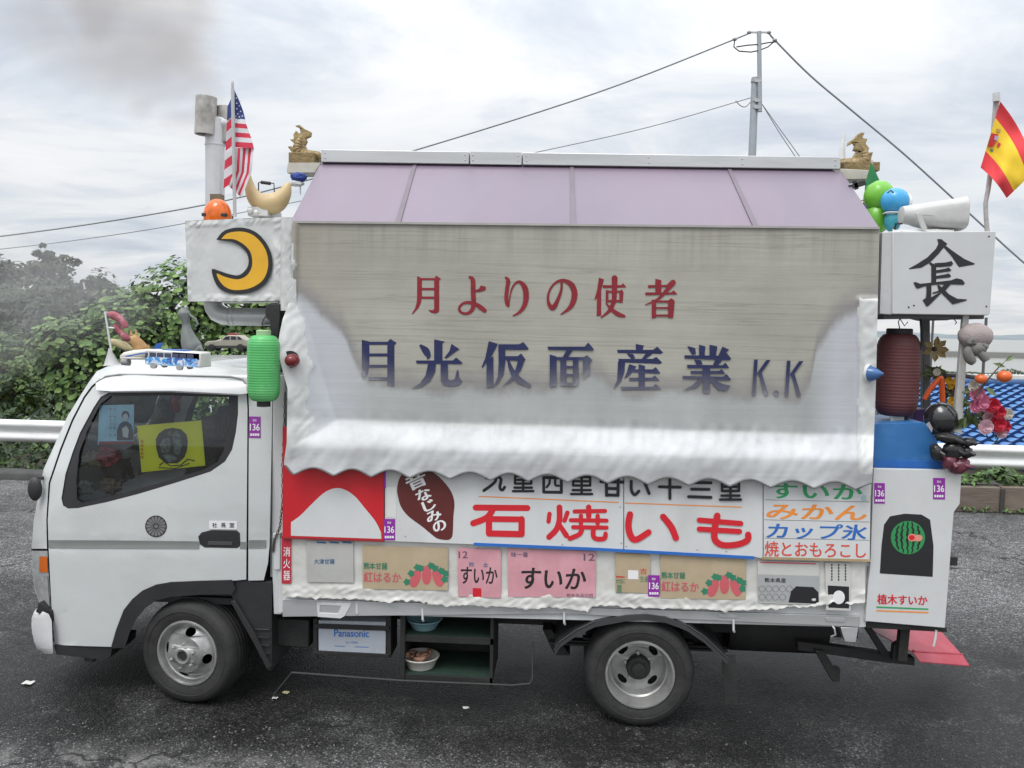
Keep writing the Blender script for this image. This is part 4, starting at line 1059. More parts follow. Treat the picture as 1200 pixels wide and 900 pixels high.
for y0, y1 in ((377, 390), (428, 441), (478, 490), (533, 546)): p.P((121, y0), (204, y0), (204, y1), (121, y1))
p.P((408, 366), (455, 376), (444, 384), (444, 464), (408, 464)); p.S([(349, 394, 12), (370, 415, 30), (382, 438, 22), (379, 450, 8)]); p.P((484, 386), (520, 410), (505, 418), (462, 450), (452, 448), (475, 418))
p.P((328, 459), (490, 459), (505, 446), (533, 470), (525, 475), (330, 472)); p.P((382, 470), (416, 470), (412, 510), (390, 550), (350, 577), (305, 584), (345, 560), (370, 525))
p.P((436, 470), (468, 470), (468, 540), (480, 547), (498, 542), (508, 502), (514, 502), (518, 535), (532, 550), (515, 568), (480, 573), (448, 567), (437, 548))
p.P((648, 374), (688, 386), (660, 440), (638, 468), (620, 492), (616, 488), (632, 450)); p.P((638, 462), (668, 440), (668, 575), (638, 580))
p.P((690, 388), (780, 388), (800, 378), (824, 408), (815, 412), (700, 411)); p.P((690, 388), (720, 396), (720, 470), (713, 520), (692, 555), (667, 580), (688, 530), (691, 470)); p.P((718, 440), (775, 440), (790, 428), (810, 456), (800, 462), (718, 456))
p.P((780, 448), (806, 455), (790, 500), (755, 545), (705, 577), (745, 535), (765, 500)); p.S([(731, 452, 8), (748, 500, 20), (775, 540, 28), (826, 570, 16)])
p.P((905, 398), (1070, 398), (1085, 380), (1110, 410), (1105, 416), (910, 412)); p.P((992, 410), (1020, 410), (994, 446), (972, 446)); p.P((916, 432), (946, 442), (946, 570), (916, 577)); p.P((1062, 446), (1080, 436), (1104, 458), (1092, 468), (1090, 573), (1062, 573))
p.P((944, 444), (1070, 444), (1070, 457), (944, 457)); p.P((962, 456), (988, 456), (988, 570), (962, 570)); p.P((1018, 456), (1042, 456), (1042, 572), (1018, 572))
for y0, y1 in ((483, 494), (518, 529), (558, 571)): p.P((986, y0), (1020, y0), (1020, y1), (986, y1))
p = Pen(mb, 680, 300, 3.75, Yl)
p.P((244, 386), (282, 394), (276, 400), (276, 414), (244, 414)); p.P((162, 412), (320, 412), (338, 398), (364, 424), (355, 430), (165, 426)); p.P((205, 428), (232, 431), (242, 448), (226, 452), (212, 440)); p.P((288, 428), (318, 430), (290, 451), (270, 452))
p.P((168, 452), (318, 452), (334, 443), (360, 468), (350, 474), (168, 466)); p.P((166, 464), (197, 464), (194, 510), (180, 550), (148, 587), (145, 583), (162, 545)); p.P((215, 475), (246, 485), (230, 510), (210, 530), (193, 540), (205, 510)); p.P((256, 476), (284, 482), (284, 580), (256, 580))
p.P((228, 498), (318, 498), (332, 488), (352, 514), (345, 518), (228, 511)); p.P((215, 535), (315, 535), (328, 525), (350, 548), (215, 549)); p.P((180, 575), (318, 575), (332, 562), (358, 587), (180, 590))
p.P((522, 390), (550, 397), (546, 440), (522, 440)); p.P((568, 390), (602, 397), (596, 440), (568, 440)); p.P((470, 395), (505, 405), (508, 430), (492, 434), (480, 415)); p.P((625, 398), (655, 412), (620, 440), (606, 440))
p.P((458, 436), (625, 438), (642, 424), (664, 452), (655, 458), (458, 450)); p.P((500, 455), (530, 458), (538, 476), (512, 478)); p.P((594, 455), (625, 458), (605, 479), (583, 479)); p.P((470, 478), (625, 480), (638, 468), (655, 492), (470, 493)); p.P((485, 505), (610, 505), (622, 497), (638, 518), (485, 518))
p.P((450, 527), (628, 530), (642, 518), (664, 543), (655, 547), (450, 540)); p.P((538, 490), (570, 490), (570, 602), (538, 602)); p.P((518, 545), (542, 545), (512, 577), (445, 595), (490, 570)); p.P((566, 545), (592, 545), (625, 562), (662, 570), (640, 592), (606, 588))
for dx, dy in ((0, 0), (144, 5)):
    p.P((764 + dx, 455 + dy), (780 + dx, 455 + dy), (770 + dx, 612 + dy), (754 + dx, 612 + dy)); p.P((818 + dx, 457 + dy), (837 + dx, 457 + dy), (788 + dx, 524 + dy), (775 + dx, 518 + dy)); p.P((782 + dx, 512 + dy), (795 + dx, 504 + dy), (827 + dx, 610 + dy), (809 + dx, 612 + dy))
p.C(861, 602, 12)
mb.build('blue_lettering', tb_, TARP, smooth=0, fix=False)

# ================================================================== SIGNS
YS = -.058
def sticker(px, py, parent, Y, k=.03, w=13.5, h=25):
    s = MB(); s.slab([(px, py), (px + w, py + k * w), (px + w, py + h + k * w), (px, py + h)], Y, .0015)
    st = s.build('number_sticker', purple, parent)
    t = MB(); e = (lambda a, b: (Y(a, b) if callable(Y) else Y) - .0008)
    typed(t, '136', (px + 1, py + h * .34, px + w - 1, py + h * .66), e, off=.03, k=k)
    typed(t, '熊本', (px + w * .33, py + h * .12, px + w * .67, py + h * .24), e, off=.02, k=k)
    for q in range(4): t.flat([(px + 1.4 + q * 2.8, py + h * .80), (px + 3.6 + q * 2.8, py + h * .80), (px + 3.6 + q * 2.8, py + h * .91), (px + 1.4 + q * 2.8, py + h * .91)], e)
    t.build('sticker_lettering', white_paint, st, smooth=0, fix=False)
    return st
sticker(291.8, 488, CAB, Yoff(.003), k=.02)

# red panel
def at0(px, py, Y=YS): return U(px, py, Y)
RP = thing('sign_board', 'red painted board with white below, under the tarp hem nearest the cab', 'sign', at0(390, 632))
b = MB(); b.slab([(331, 500), (450, 505), (450, 634), (331, 630.5)], YS + .004, .02); b.build('panel', mat('red_board', H('#c4212b'), .35, var=.06, vs=3, dirt=(.35, .05, .05), dirt_amt=.3, bump=.1, bs=10), RP, bevel=.002)
b = MB(); b.flat([(341, 627.8), (341, 612)] + [(q[0], q[1]) for q in curve_pts([(341, 612, 0), (352, 604, 0), (366, 590, 0), (382, 576, 0), (398, 572, 0), (414, 580, 0), (428, 596, 0), (440, 611, 0), (446.5, 624, 0)], 4)][1:] + [(447, 631.5)], YS + .0025)
b.build('painted_mound', wpaint, RP, smooth=0, fix=False)
b = MB(); b.slab([(331, 629.5), (450, 633.3), (450, 635.2), (331, 631.4)], YS - .004, .012); b.build('edge_strip', mat('dark_red', (.25, .02, .025), .5), RP)
# main board
MBd = thing('sign_board', 'long white board with big red and black sweet potato lettering beneath the tarp', 'sign', at0(670, 650))
b = MB(); b.slab([(451, 505), (730.6, 512), (730.6, 645.7), (555, 638), (451, 634)], YS, .02); b.build('panel', wpaint, MBd, bevel=.002)
b = MB(); b.slab([(731.4, 512), (894, 518), (894, 655), (884, 652.6), (731.4, 645.9)], YS, .02); b.build('panel', wpaint, MBd, bevel=.002)
b = MB(); b.slab([(555, 636), (700, 642), (884, 652), (884, 655.5), (700, 645.5), (555, 639.5)], YS - .004, .01); b.build('blue_edge_strip', blue_paint, MBd)
b = MB(); pt = [(535, 122), (590, 106), (640, 108), (690, 140), (735, 195), (750, 245), (746, 300), (743, 372), (735, 392), (718, 398), (680, 392), (650, 370), (620, 345), (560, 300), (530, 262), (518, 225), (513, 190), (520, 150)]
pp = Pen(b, 320, 520, 3.53, YS - .001); pp.P(*[(q[0], q[1]) for q in curve_pts([(x, y, 0) for x, y in pt] + [(535, 122, 0)], 4)[:-1]])
b.build('painted_sweet_potato', mat('potato_brown', H('#5d2422'), .45, var=.08), MBd, smooth=0, fix=False)
b = MB()
for c, x, y, w_, h_ in (('昔', 592, 152, 88, 66), ('な', 622, 210, 64, 50), ('じ', 645, 254, 56, 44), ('み', 664, 298, 66, 44), ('の', 688, 340, 58, 44)):
    cx, cy = 320 + x / 3.53, 520 + y / 3.53; a, d = w_ / 7.06, h_ / 7.06
    typed(b, c, (cx - a, cy - d, cx + a, cy + d), YS - .0022, off=.045, rot=radians(-24))
b.build('white_lettering', white_paint, MBd, smooth=0, fix=False)
b = MB(); p = Pen(b, 320, 520, 3.53, YS - .0012)
p.S([(838, 264, 25), (1052, 266, 25)], smooth=False); p.S([(912, 266, 26), (885, 305, 26), (828, 329, 26)]); p.S([(893, 312, 26), (893, 371, 26)], smooth=False); p.S([(1028, 312, 26), (1028, 371, 26)], smooth=False); p.S([(885, 311, 24), (1028, 313, 24)], smooth=False); p.S([(895, 371, 26), (1028, 374, 26)], smooth=False)
p = Pen(b, 640, 520, 3.53, YS - .0012)
p.S([(55, 263, 24), (55, 315, 24), (42, 355, 24), (12, 386, 24)]); p.S([(14, 290, 18), (10, 322, 18)], smooth=False); p.S([(88, 285, 18), (76, 318, 18)], smooth=False); p.S([(58, 340, 20), (84, 380, 22)], smooth=False)
p.S([(176, 262, 22), (176, 300, 22)], smooth=False); p.S([(118, 280, 17), (244, 278, 17)], smooth=False); p.S([(102, 316, 17), (250, 318, 17)], smooth=False); p.S([(144, 298, 18), (144, 330, 18)], smooth=False); p.S([(213, 298, 18), (213, 330, 18)], smooth=False); p.S([(112, 345, 17), (250, 347, 17)], smooth=False)
p.S([(148, 350, 20), (138, 374, 20), (98, 392, 20)]); p.S([(196, 350, 20), (195, 380, 20), (208, 393, 20), (240, 392, 20), (246, 372, 18)])
p.S([(347, 292, 26), (340, 340, 27), (352, 385, 27), (375, 396, 26), (424, 366, 25)]); p.S([(484, 302, 26), (518, 345, 27), (537, 390, 26)])
p.S([(708, 298, 27), (698, 350, 27), (698, 395, 27), (730, 419, 26), (790, 417, 26), (832, 400, 26), (836, 376, 26)]); p.S([(634, 316, 22), (805, 330, 22)], smooth=False); p.S([(634, 353, 22), (800, 363, 22)], smooth=False)
b.build('red_lettering', red_paint, MBd, smooth=0, fix=False)
b = MB(); p = Pen(b, 320, 520, 3.53, YS - .0012); W_ = 12.5
p.S([(920, 128, W_), (918, 158, W_), (872, 194, W_)]); p.S([(882, 142, W_), (940, 141, W_), (938, 180, W_), (948, 192, W_), (958, 180, W_)])
def ri(p, x0, x1, y0, y1):
    yb = y0 + (y1 - y0) * .50
    for q in ([(x0 + 8, y0), (x0 + 8, yb)], [(x1 - 8, y0), (x1 - 8, yb)], [(x0 + 8, y0), (x1 - 8, y0)], [(x0 + 8, (y0 + yb) / 2), (x1 - 8, (y0 + yb) / 2)], [(x0 + 8, yb), (x1 - 8, yb)], [((x0 + x1) / 2, y0), ((x0 + x1) / 2, y1)], [(x0 + 6, y0 + (y1 - y0) * .77), (x1 - 6, y0 + (y1 - y0) * .77)], [(x0, y1), (x1, y1)]): p.S(q, 10.5, smooth=False)
ri(p, 993, 1076, 134, 196)
p = Pen(b, 640, 520, 3.53, YS - .0012)
for q in ([(-10, 140), (-10, 200)], [(63, 140), (63, 202)], [(-10, 140), (63, 141)], [(-10, 200), (63, 201)]): p.S(q, W_, smooth=False)
p.S([(15, 142, 10), (13, 165, 10), (2, 180, 10)]); p.S([(38, 142, 10), (38, 170, 10), (52, 174, 10)])
ri(p, 104, 190, 138, 208)
for q in ([(226, 157), (318, 159)], [(249, 146), (250, 214)], [(298, 146), (297, 214)], [(250, 185), (298, 186)], [(250, 212), (297, 213)]): p.S(q, W_, smooth=False)
p.S([(352, 156, W_), (353, 192, W_), (366, 211, W_), (384, 196, W_)]); p.S([(405, 154, W_), (426, 206, W_)])
for q in ([(468, 178), (555, 180)], [(512, 150), (512, 226)], [(604, 161), (682, 162)], [(602, 188), (674, 189)], [(590, 219), (682, 222)]): p.S(q, W_, smooth=False)
ri(p, 720, 806, 160, 231)
b.build('black_lettering', black_paint, MBd, smooth=0, fix=False)
b = MB(); b.flat([(561, 581), (725, 588.2), (725, 589.4), (561, 582.2)], YS - .001); b.flat([(732, 588.8), (869.5, 593.8), (869.5, 595), (732, 590)], YS - .001); b.build('orange_rule', orange_paint, MBd, smooth=0)
for px, py in ((726, 560), (727, 594), (728, 636), (734, 640), (659, 638), (817, 644), (851, 646), (475, 628)):
    q = MB(); q.ball(U(px, py, YS - .001), (.0045, .003, .0045), 8, 6); q.build('screw', galv, MBd)
sticker(449.5, 608, MBd, YS - .002, k=.02)
q = MB(); q.slab([(449.8, 548), (452, 548), (452, 572), (449.8, 572)], YS - .003, .004); q.build('purple_tape', purple, MBd)
q = MB(); q.slab([(453, 571), (464, 571), (464.5, 607), (453, 606)], YS - .002, .002); q.build('taped_paper', mat('taped_paper', (.62, .62, .60), .6, var=.06), MBd)
# menu board
ME = thing('sign_board', 'white menu board with four rows of green, orange, blue and red lettering', 'sign', at0(958, 655))
b = MB(); b.slab([(895, 520), (1021, 527), (1019.5, 656.5), (895, 653.5)], YS - .006, .022); b.build('panel', wpaint, ME, bevel=.003)
for t_, rect, mt, k_, of in (('すいか', (902, 566, 1011, 584), green_paint, .02, .03), ('みかん', (898, 590, 1016, 608), orange_paint, .02, .03), ('カップ氷', (898, 612.5, 1016, 631), blue_paint, .02, .03), ('焼とおもろこし', (896, 634, 1015, 652), mat('vermilion_lettering', H('#d24a3a'), .45), .02, .02)):
    b = MB(); typed(b, t_, rect, YS - .0072, off=of, k=k_, shear=.12 if t_ in ('みかん', 'カップ氷') else 0); b.build('lettering', mt, ME, smooth=0, fix=False)
b = MB()
for y in (585.3, 608.8, 630.2): b.flat([(896, y), (1019, y + 2.6), (1019, y + 3.3), (896, y + .7)], YS - .0065)
b.build('thin_rule', grey_ink, ME, smooth=0)
b = MB(); b.slab([(893, 652.5), (1020, 655.5), (1020, 658.5), (893, 655.5)], YS - .008, .02); b.build('wood_edge', mat('wood_edge', (.36, .27, .15), .6, var=.25), ME)
for px in (1012.5, 1017.5):
    b = MB(); b.flat(arc(px, 584, 3.2 if px < 1015 else 2.6, 4, 0, 2 * pi, 20)[:-1], YS - .0075 - (.0005 if px > 1015 else 0)); b.build('round_sticker', mat('pale_blue_sticker', (.35, .5, .52), .4) if px < 1015 else mat('pale_sticker', (.6, .58, .52), .5), ME, smooth=0)

# white sheeting over the bed side with cardboard box faces taped on it
YF = -.026
def Yfilm(px, py): return YF - .004 - .009 * crumple(px, py, .8, 15.0) - .0025 * noise.noise(Vector((px * .06, py * .05, 8)))
f_ = MB()
def filmp(u, v):
    px = lerp(331, 1014, u); top = 626 + .03 * (px - 331); bot = 700 + .029 * (px - 331) + 4 * noise.noise(Vector((px * .03, 0, 5))) + 3 * noise.noise(Vector((px * .15, 0, 2))) + (4 if px > 500 and px < 690 else 0) - 12 * sstep(860, 1000, px)
    py = lerp(top, bot, v); lo = sstep(.70, .86, v); return U(px, py, Yfilm(px, py) - lo * .030 * crumple(px * .7, py * 1.4, 1.4, 11.0) - .010 * sstep(.93, 1, v) * (.5 + noise.noise(Vector((px * .1, 1, 5)))))
f_.grid(340, 56, filmp); f_.build('plastic_sheeting', mat('plastic_film', (.58, .575, .545), .3, var=.07, vs=8, bump=.3, bs=22, dirt=(.42, .40, .34), dirt_amt=.4, ds=6), BED, smooth=70)
q = MB(); q.slab([(330, 628), (341, 628), (341, 684), (330, 684)], YF - .016, .002); fx = q.build('fire_notice', mat('notice_red', H('#b02838'), .5), BED)
q = MB()
for i, c in enumerate('消火器'): typed(q, c, (332, 641 + i * 14, 340, 652 + i * 14), YF - .0168, off=.01)
q.build('notice_lettering', white_paint, fx, smooth=0, fix=False)
card = mat('cardboard', (.42, .335, .22), .75, var=.1, vs=5, dirt=(.55, .48, .38), dirt_amt=.3); pinkc = mat('pink_card', (.58, .28, .32), .65, var=.12, vs=6, dirt=(.66, .42, .46), dirt_amt=.5, ds=5); greyc = mat('grey_card', (.42, .42, .40), .65, var=.1, vs=5, dirt=(.50, .38, .38), dirt_amt=.4); whitec = mat('pale_card', (.52, .52, .49), .65, var=.08)
pink_ink = mat('pink_ink', H('#c25a62'), .6, var=.1); green_ink = mat('green_ink', H('#2f7a5e'), .6); blue_ink = mat('blue_ink', H('#35618a'), .6); lilac_ink = mat('lilac_ink', H('#5c5068'), .6)
YC = YF - .017
def card_sign(label, px, m_):
    t = thing('cardboard_sign', label, 'sign', U(sum(a for a, b in px) / len(px), max(b for a, b in px), YC), 'produce box faces taped along the truck bed')
    b = MB(); b.slab(px, YC, .004); o = b.build('cardboard_sheet', m_, t, bevel=.001); return t
def ink(t, name, m_, fn):
    b = MB(); fn(b); b.build(name, m_, t, smooth=0, fix=False)
c = card_sign('greyish box face with small blue lettering, beside the red notice at the cab end', [(359, 633), (414, 635), (414.5, 683), (360, 682)], greyc)
ink(c, 'blue_lettering', blue_ink, lambda b: typed(b, '大津甘藷', (368, 655, 392, 661), YC - .001, off=.02)), ink(c, 'blue_printing', blue_ink, lambda b: [b.flat([(371 + i * 15, 634.5), (382 + i * 15, 635), (382 + i * 15, 637), (371 + i * 15, 636.4)], YC - .001) or b.flat([(373 + i * 15, 638), (381 + i * 15, 638.4), (381 + i * 15, 640.4), (373 + i * 15, 640)], YC - .001) for i in range(3)])
def yam_sign(label, x, y, w_=100):
    c = card_sign(label, [(x, y), (x + w_, y + 3), (x + w_, y + 53), (x, y + 51)], card)
    ink(c, 'green_lettering', green_ink, lambda b: typed(b, '熊本甘藷', (x + 1, y + 20, x + 29, y + 28), YC - .001, off=.03, k=.02))
    ink(c, 'pink_lettering', pink_ink, lambda b: typed(b, '紅はるか', (x + 1, y + 31, x + 45, y + 43), YC - .001, off=.035, k=.02))
    for i, (cx, cy, a) in enumerate(((62, 39, .35), (75, 35, 0), (88, 38, -.35))):
        def f(b):
            pts = []
            for t_ in [2 * pi * k / 22 for k in range(22)]:
                rx = 5.6 * abs(cos(t_)) ** .8 * (1 if cos(t_) > 0 else -1); ry = 11 * sin(t_)
                pts.append((x + cx + rx * cos(a) - ry * sin(a), y + cy + rx * sin(a) + ry * cos(a)))
            b.flat(pts, YC - .001 - .0002 * i)
        ink(c, 'printed_yam', pink_ink, f)
    def lf(b):
        for i, (cx, cy) in enumerate(((52, 43), (57, 33), (64, 26), (68, 27), (80, 24), (85, 27), (92, 30), (97, 33), (96, 40))):
            b.flat([(x + cx + 4 * cos(t_) * (1.2 if k % 2 else .8), y + cy + 4 * sin(t_) * (1.2 if k % 2 else .8)) for k, t_ in enumerate([2 * pi * q / 10 for q in range(10)])], YC - .0014 - .0001 * i)
    ink(c, 'printed_leaves', green_ink, lf)
    return c
yam_sign('tan cardboard face with three pink yams, second from the cab', 425, 639)
c = card_sign('small pink card with brushed black lettering between the tan card and the big pink one', [(536, 642), (587, 644), (587, 701), (537, 699)], pinkc)
ink(c, 'black_lettering', black_paint, lambda b: typed(b, 'すいか', (540, 664, 583, 684), YC - .001, off=.025, k=.02, shear=.1)); ink(c, 'blue_lettering', blue_ink, lambda b: typed(b, '熊', (549.5, 658.5, 555.5, 664.5), YC - .001)); ink(c, 'blue_lettering', blue_ink, lambda b: typed(b, '本', (566, 659.5, 572.5, 665.5), YC - .001)); ink(c, 'lilac_lettering', lilac_ink, lambda b: typed(b, '12', (537.5, 646, 548, 654), YC - .001, off=.01)); ink(c, 'red_stamp', red_paint, lambda b: b.flat([(554, 689), (564, 689.5), (564, 700), (554, 699.5)], YC - .001))
c = card_sign('largest pink card with brushed black lettering, in the middle of the bed side', [(595, 643), (698, 646), (698, 700), (595.5, 699.5)], pinkc)
ink(c, 'black_lettering', black_paint, lambda b: typed(b, 'すいか', (611, 665, 687, 690), YC - .001, off=.03, k=.02, shear=.12)); ink(c, 'lilac_lettering', lilac_ink, lambda b: (typed(b, '味一番', (599, 647, 619, 653), YC - .001, off=.01), typed(b, '12', (684, 649, 697, 657), YC - .001, off=.01), typed(b, '熊本名品の詩', (664, 695.5, 695, 699.5), YC - .001)))
c = card_sign('narrow tan card with a white square patch, left of a purple sticker', [(721, 648), (762, 650), (762, 695.5), (721.5, 694)], card)
ink(c, 'green_lettering', green_ink, lambda b: (typed(b, '大切に', (721.5, 678, 733, 684), YC - .001, off=.01), typed(b, '農', (722.5, 685, 729, 695), YC - .001), typed(b, '生産', (750, 675, 760, 682), YC - .001))); ink(c, 'white_patch', white_paint, lambda b: b.flat([(736, 668), (748, 668.5), (748, 679), (736, 678.6)], YC - .001)); ink(c, 'red_lettering', red_paint, lambda b: typed(b, '吉', (750, 666, 758, 673), YC - .001)); ink(c, 'red_rule', red_paint, lambda b: b.flat([(722, 675), (732, 675.5), (732, 677), (722, 676.5)], YC - .001))
c2 = yam_sign('tan cardboard face with three pink yams, right of a purple sticker', 774, 650)
sticker(759.5, 674, c2, YC - .003, k=.02)
c = card_sign('grey printed card with rows of outlined shapes at the rear of the bed', [(888, 657), (960, 659), (960, 709), (888.5, 706.5)], whitec)
ink(c, 'grey_field', mat('grey_field', (.36, .37, .37), .6, var=.08), lambda b: b.flat([(888.5, 673), (960, 675), (960, 708), (888.8, 705)], YC - .0008)); ink(c, 'black_lettering', black_paint, lambda b: typed(b, '熊本県産', (896, 677, 921, 682.5), YC - .0014, off=.02, k=.02))
def rings(b):
    for i in range(9):
        cx, cy = 893 + (i % 5) * 8, 690 + (i // 5) * 9.5
        o = arc(cx, cy, 3.6, 3.6, 0, 2 * pi, 16); b.tube([U(px + .8 * sin(k * 2.1), py, YC - .0014) for k, (px, py) in enumerate(o)], .0012, 4, caps=False)
ink(c, 'outlined_shapes', grey_ink, rings)
ink(c, 'black_block', black_paint, lambda b: b.flat([(924, 706), (927, 693), (933, 687), (953, 688), (959, 694), (959.5, 707.5)], YC - .0014)); ink(c, 'red_lettering', pink_ink, lambda b: b.flat([(890, 658), (956, 660), (956, 661.5), (890, 659.6)], YC - .001))
c = card_sign('small pale card with a black square at the rearmost end of the bed side', [(967, 659), (997, 660), (997, 716), (968, 715)], whitec)
ink(c, 'black_square', black_paint, lambda b: b.flat([(970, 686), (995, 687.5), (995, 713), (971, 712)], YC - .001)); ink(c, 'white_dot', white_paint, lambda b: b.flat(arc(983, 700, 7, 8, 0, 2 * pi, 24)[:-1], YC - .0015)); ink(c, 'black_lettering', black_paint, lambda b: [b.flat([(974 + i * 8, 661 + j * 3.4), (975.6 + i * 8, 661 + j * 3.4), (975.6 + i * 8, 663.4 + j * 3.4), (974 + i * 8, 663.4 + j * 3.4)], YC - .001) for i in range(3) for j in range(6)])

# moon sign over the cab
MO = thing('sign_box', 'white crumpled box sign with a painted yellow crescent moon above the cab', 'sign', U(276, 353, .1))
def box_px(cor, Y0, Y1, name, m_, parent, wr, n_=60):
    (ax_, ay), (bx_, by), (cx, cy), (dx, dy) = cor       # tl tr br bl
    b = MB()
    def fr(u, v):
        px = lerp(lerp(ax_, bx_, u), lerp(dx, cx, u), v); py = lerp(lerp(ay, by, u), lerp(dy, cy, u), v)
        e = sstep(.0, .10, min(v, 1 - v)) ; e2 = sstep(0, .08, min(u, 1 - u)); q = 1 - min(e, e2)
        d = wr * (crumple(px, py, 1.4, 5.0) * 2.2 - .3) * (.10 + .9 * max(q * .8, sstep(.86, .95, u), sstep(.90, .97, v), sstep(.11, .03, v)))
        return U(px + d * 60 * (1 - e2), py + d * 60 * (1 - e), Y0 - d)
    b.grid(n_ * 2, n_ * 2, fr)
    f = [U(*q, Y0 + .004) for q in cor]; k = [p + Vector((0, Y1 - Y0, 0)) for p in f]
    b.add(f + k, [(0, 1, 5, 4), (1, 2, 6, 5), (2, 3, 7, 6), (3, 0, 4, 7), (4, 5, 6, 7)])
    return b.build(name, m_, parent, smooth=60)
box_px([(217, 259), (330, 254), (333, 352), (220, 353)], -.01, .45, 'box', wrapm, MO, .016)
mo = [(760, 603), (790, 570), (850, 560), (905, 580), (945, 630), (958, 690), (940, 750), (890, 785), (830, 793), (790, 785), (760, 760), (744, 708), (770, 712), (800, 722), (835, 728), (858, 715), (873, 690), (870, 655), (850, 630), (820, 612), (790, 606)]
mi_ = [(778, 600), (800, 580), (850, 574), (895, 590), (932, 635), (943, 690), (926, 742), (882, 772), (830, 780), (798, 772), (775, 752), (762, 722), (790, 733), (835, 742), (868, 728), (886, 695), (882, 650), (858, 620), (825, 602), (800, 600)]
cl_ = lambda pts: [(q[0], q[1]) for q in curve_pts([(x, y, 0) for x, y in pts], 4)]
b = MB()
def strip_(u, v):
    px = lerp(lerp(327, 325, v), lerp(345, 348, v), u); py = lerp(254.5, 364, v)
    return U(px, py, -.045 + .05 * (u - .5) ** 2 - .022 * crumple(px, py, 1.0, 8.0) - .006 * crumple(px, py, 2.6, 3.0) + .10 * sstep(.2, 0, u))
b.grid(24, 110, strip_); b.build('taped_strip', wrapm, MO, smooth=70)
b = MB(); p = Pen(b, 0, 80, 3.0, -.0225); p.P(*cl_(mo)); b.build('moon_outline', black_paint, MO, smooth=0, fix=False)
b = MB(); p = Pen(b, 0, 80, 3.0, -.0240); p.P(*cl_(mi_)); b.build('moon_face', mat('moon_yellow', H('#d9a52a'), .45, var=.08), MO, smooth=0, fix=False)

# rear shop sign
SB = thing('sign_box', 'white box sign with a black brushed mark like a roof over a character', 'sign', U(1100, 368, .0))
b = MB(); b.slab([(1046, 271.5), (1167.5, 271), (1160, 367), (1158, 369.5), (1045, 368)], -.02, .5); b.build('box', mat('sign_white', (.52, .53, .53), .4, var=.04, dirt=(.45, .44, .42), dirt_amt=.3), SB, bevel=.004)
b = MB(); b.slab([(1034, 272), (1047, 271), (1046, 369), (1031, 368)], -.012, .48); b.build('side_strip', mat('sign_white_strip', (.48, .48, .48), .45, var=.08, bump=.3, bs=20), SB, bevel=.004)
b = MB(); p = Pen(b, 1000, 250, 6.0, -.0215)
p.P((590, 180), (620, 182), (662, 215), (640, 235), (600, 285), (540, 345), (480, 382), (395, 393), (390, 388), (450, 355), (520, 310), (580, 250), (598, 215)); p.P((632, 235), (650, 228), (700, 265), (780, 320), (855, 353), (850, 360), (745, 378), (730, 360), (690, 300))
p.P((530, 352), (545, 345), (575, 360), (583, 375), (583, 490), (548, 490), (548, 370)); p.P((570, 350), (650, 345), (690, 335), (703, 352), (690, 370), (620, 378), (580, 378)); p.P((581, 400), (650, 388), (672, 380), (690, 400), (680, 408), (581, 420)); p.P((581, 440), (650, 428), (672, 422), (688, 440), (680, 450), (581, 460))
p.P((422, 485), (440, 483), (470, 495), (548, 487), (690, 470), (725, 456), (765, 465), (785, 490), (775, 502), (720, 500), (600, 500), (520, 508), (450, 530), (438, 518)); p.P((512, 504), (550, 498), (548, 590), (610, 555), (618, 562), (530, 650), (515, 655), (487, 610), (510, 595), (515, 550))
p.P((590, 505), (600, 502), (640, 535), (675, 570), (730, 600), (800, 605), (798, 612), (700, 640), (685, 625), (640, 580), (600, 540)); p.P((640, 500), (688, 497), (650, 540), (590, 560), (555, 567), (560, 555), (600, 545))
b.build('brushed_mark', black_paint, SB, smooth=0, fix=False)
for px, py in ((1159, 277), (1156, 359), (1071, 358), (1065, 360)):
    q = MB(); q.ball(U(px, py, -.021), (.005, .003, .005), 8, 6); q.build('screw', dark_metal, SB)

# watermelon poster on the rear rack
WB = thing('sign_board', 'white poster panel with a painted green watermelon at the tail of the truck', 'sign', U(1064, 735, .0))
b = MB(); b.slab([(1024, 549), (1127, 551), (1125, 590), (1118, 600), (1107.5, 736), (1014, 728), (1016, 700), (1020, 660)], -.03, .03)
b.build('panel', mat('poster_white', (.56, .57, .57), .4, var=.05, dirt=(.45, .44, .4), dirt_amt=.35, ds=3, bump=.15, bs=8), WB, bevel=.003)
b = MB(); b.flat([(1031, 672), (1033, 640), (1036, 615), (1043, 605), (1060, 602), (1080, 603), (1090, 609), (1094, 640), (1093, 676)], -.0312); b.build('black_field', black_paint, WB, smooth=0)
b = MB(); b.flat(arc(1064, 630, 20, 19.5, 0, 2 * pi, 40)[:-1], -.0322); b.build('painted_melon', mat('melon_green', H('#2f8a50'), .45, var=.06), WB, smooth=0)
b = MB()
for i, x in enumerate((-13.5, -7.5, -.5, 6.5, 13.5)):
    pts = []; hh = sqrt(max(0, 1 - (x / 20) ** 2)) * 19
    for k in range(13): y = lerp(-hh, hh, k / 12); pts.append((1064 + x * (1 - .35 * (y / 19) ** 2) + .8 * sin(k * 2.4), 630 + y, 2.6 * (1 - .6 * abs(y) / 19) + .3))
    L_, R_, e, s0 = ribbon(pts); q = MB(); n_ = len(pts)
    b.add([U(*p_, -.033 - .0001 * i) for p_ in L_ + R_], [(k, k + 1, n_ + k + 1, n_ + k) for k in range(n_ - 1)])
b.build('melon_stripes', black_paint, WB, smooth=0, fix=False)
b = MB(); b.flat(arc(1069, 630, 5.2, 4.5, 0, 2 * pi, 20)[:-1], -.0345); b.flat(arc(1076, 630.5, 5, 4, 0, 2 * pi, 20)[:-1], -.0343); b.build('cut_patch', mat('melon_flesh', H('#d98a78'), .5), WB, smooth=0)
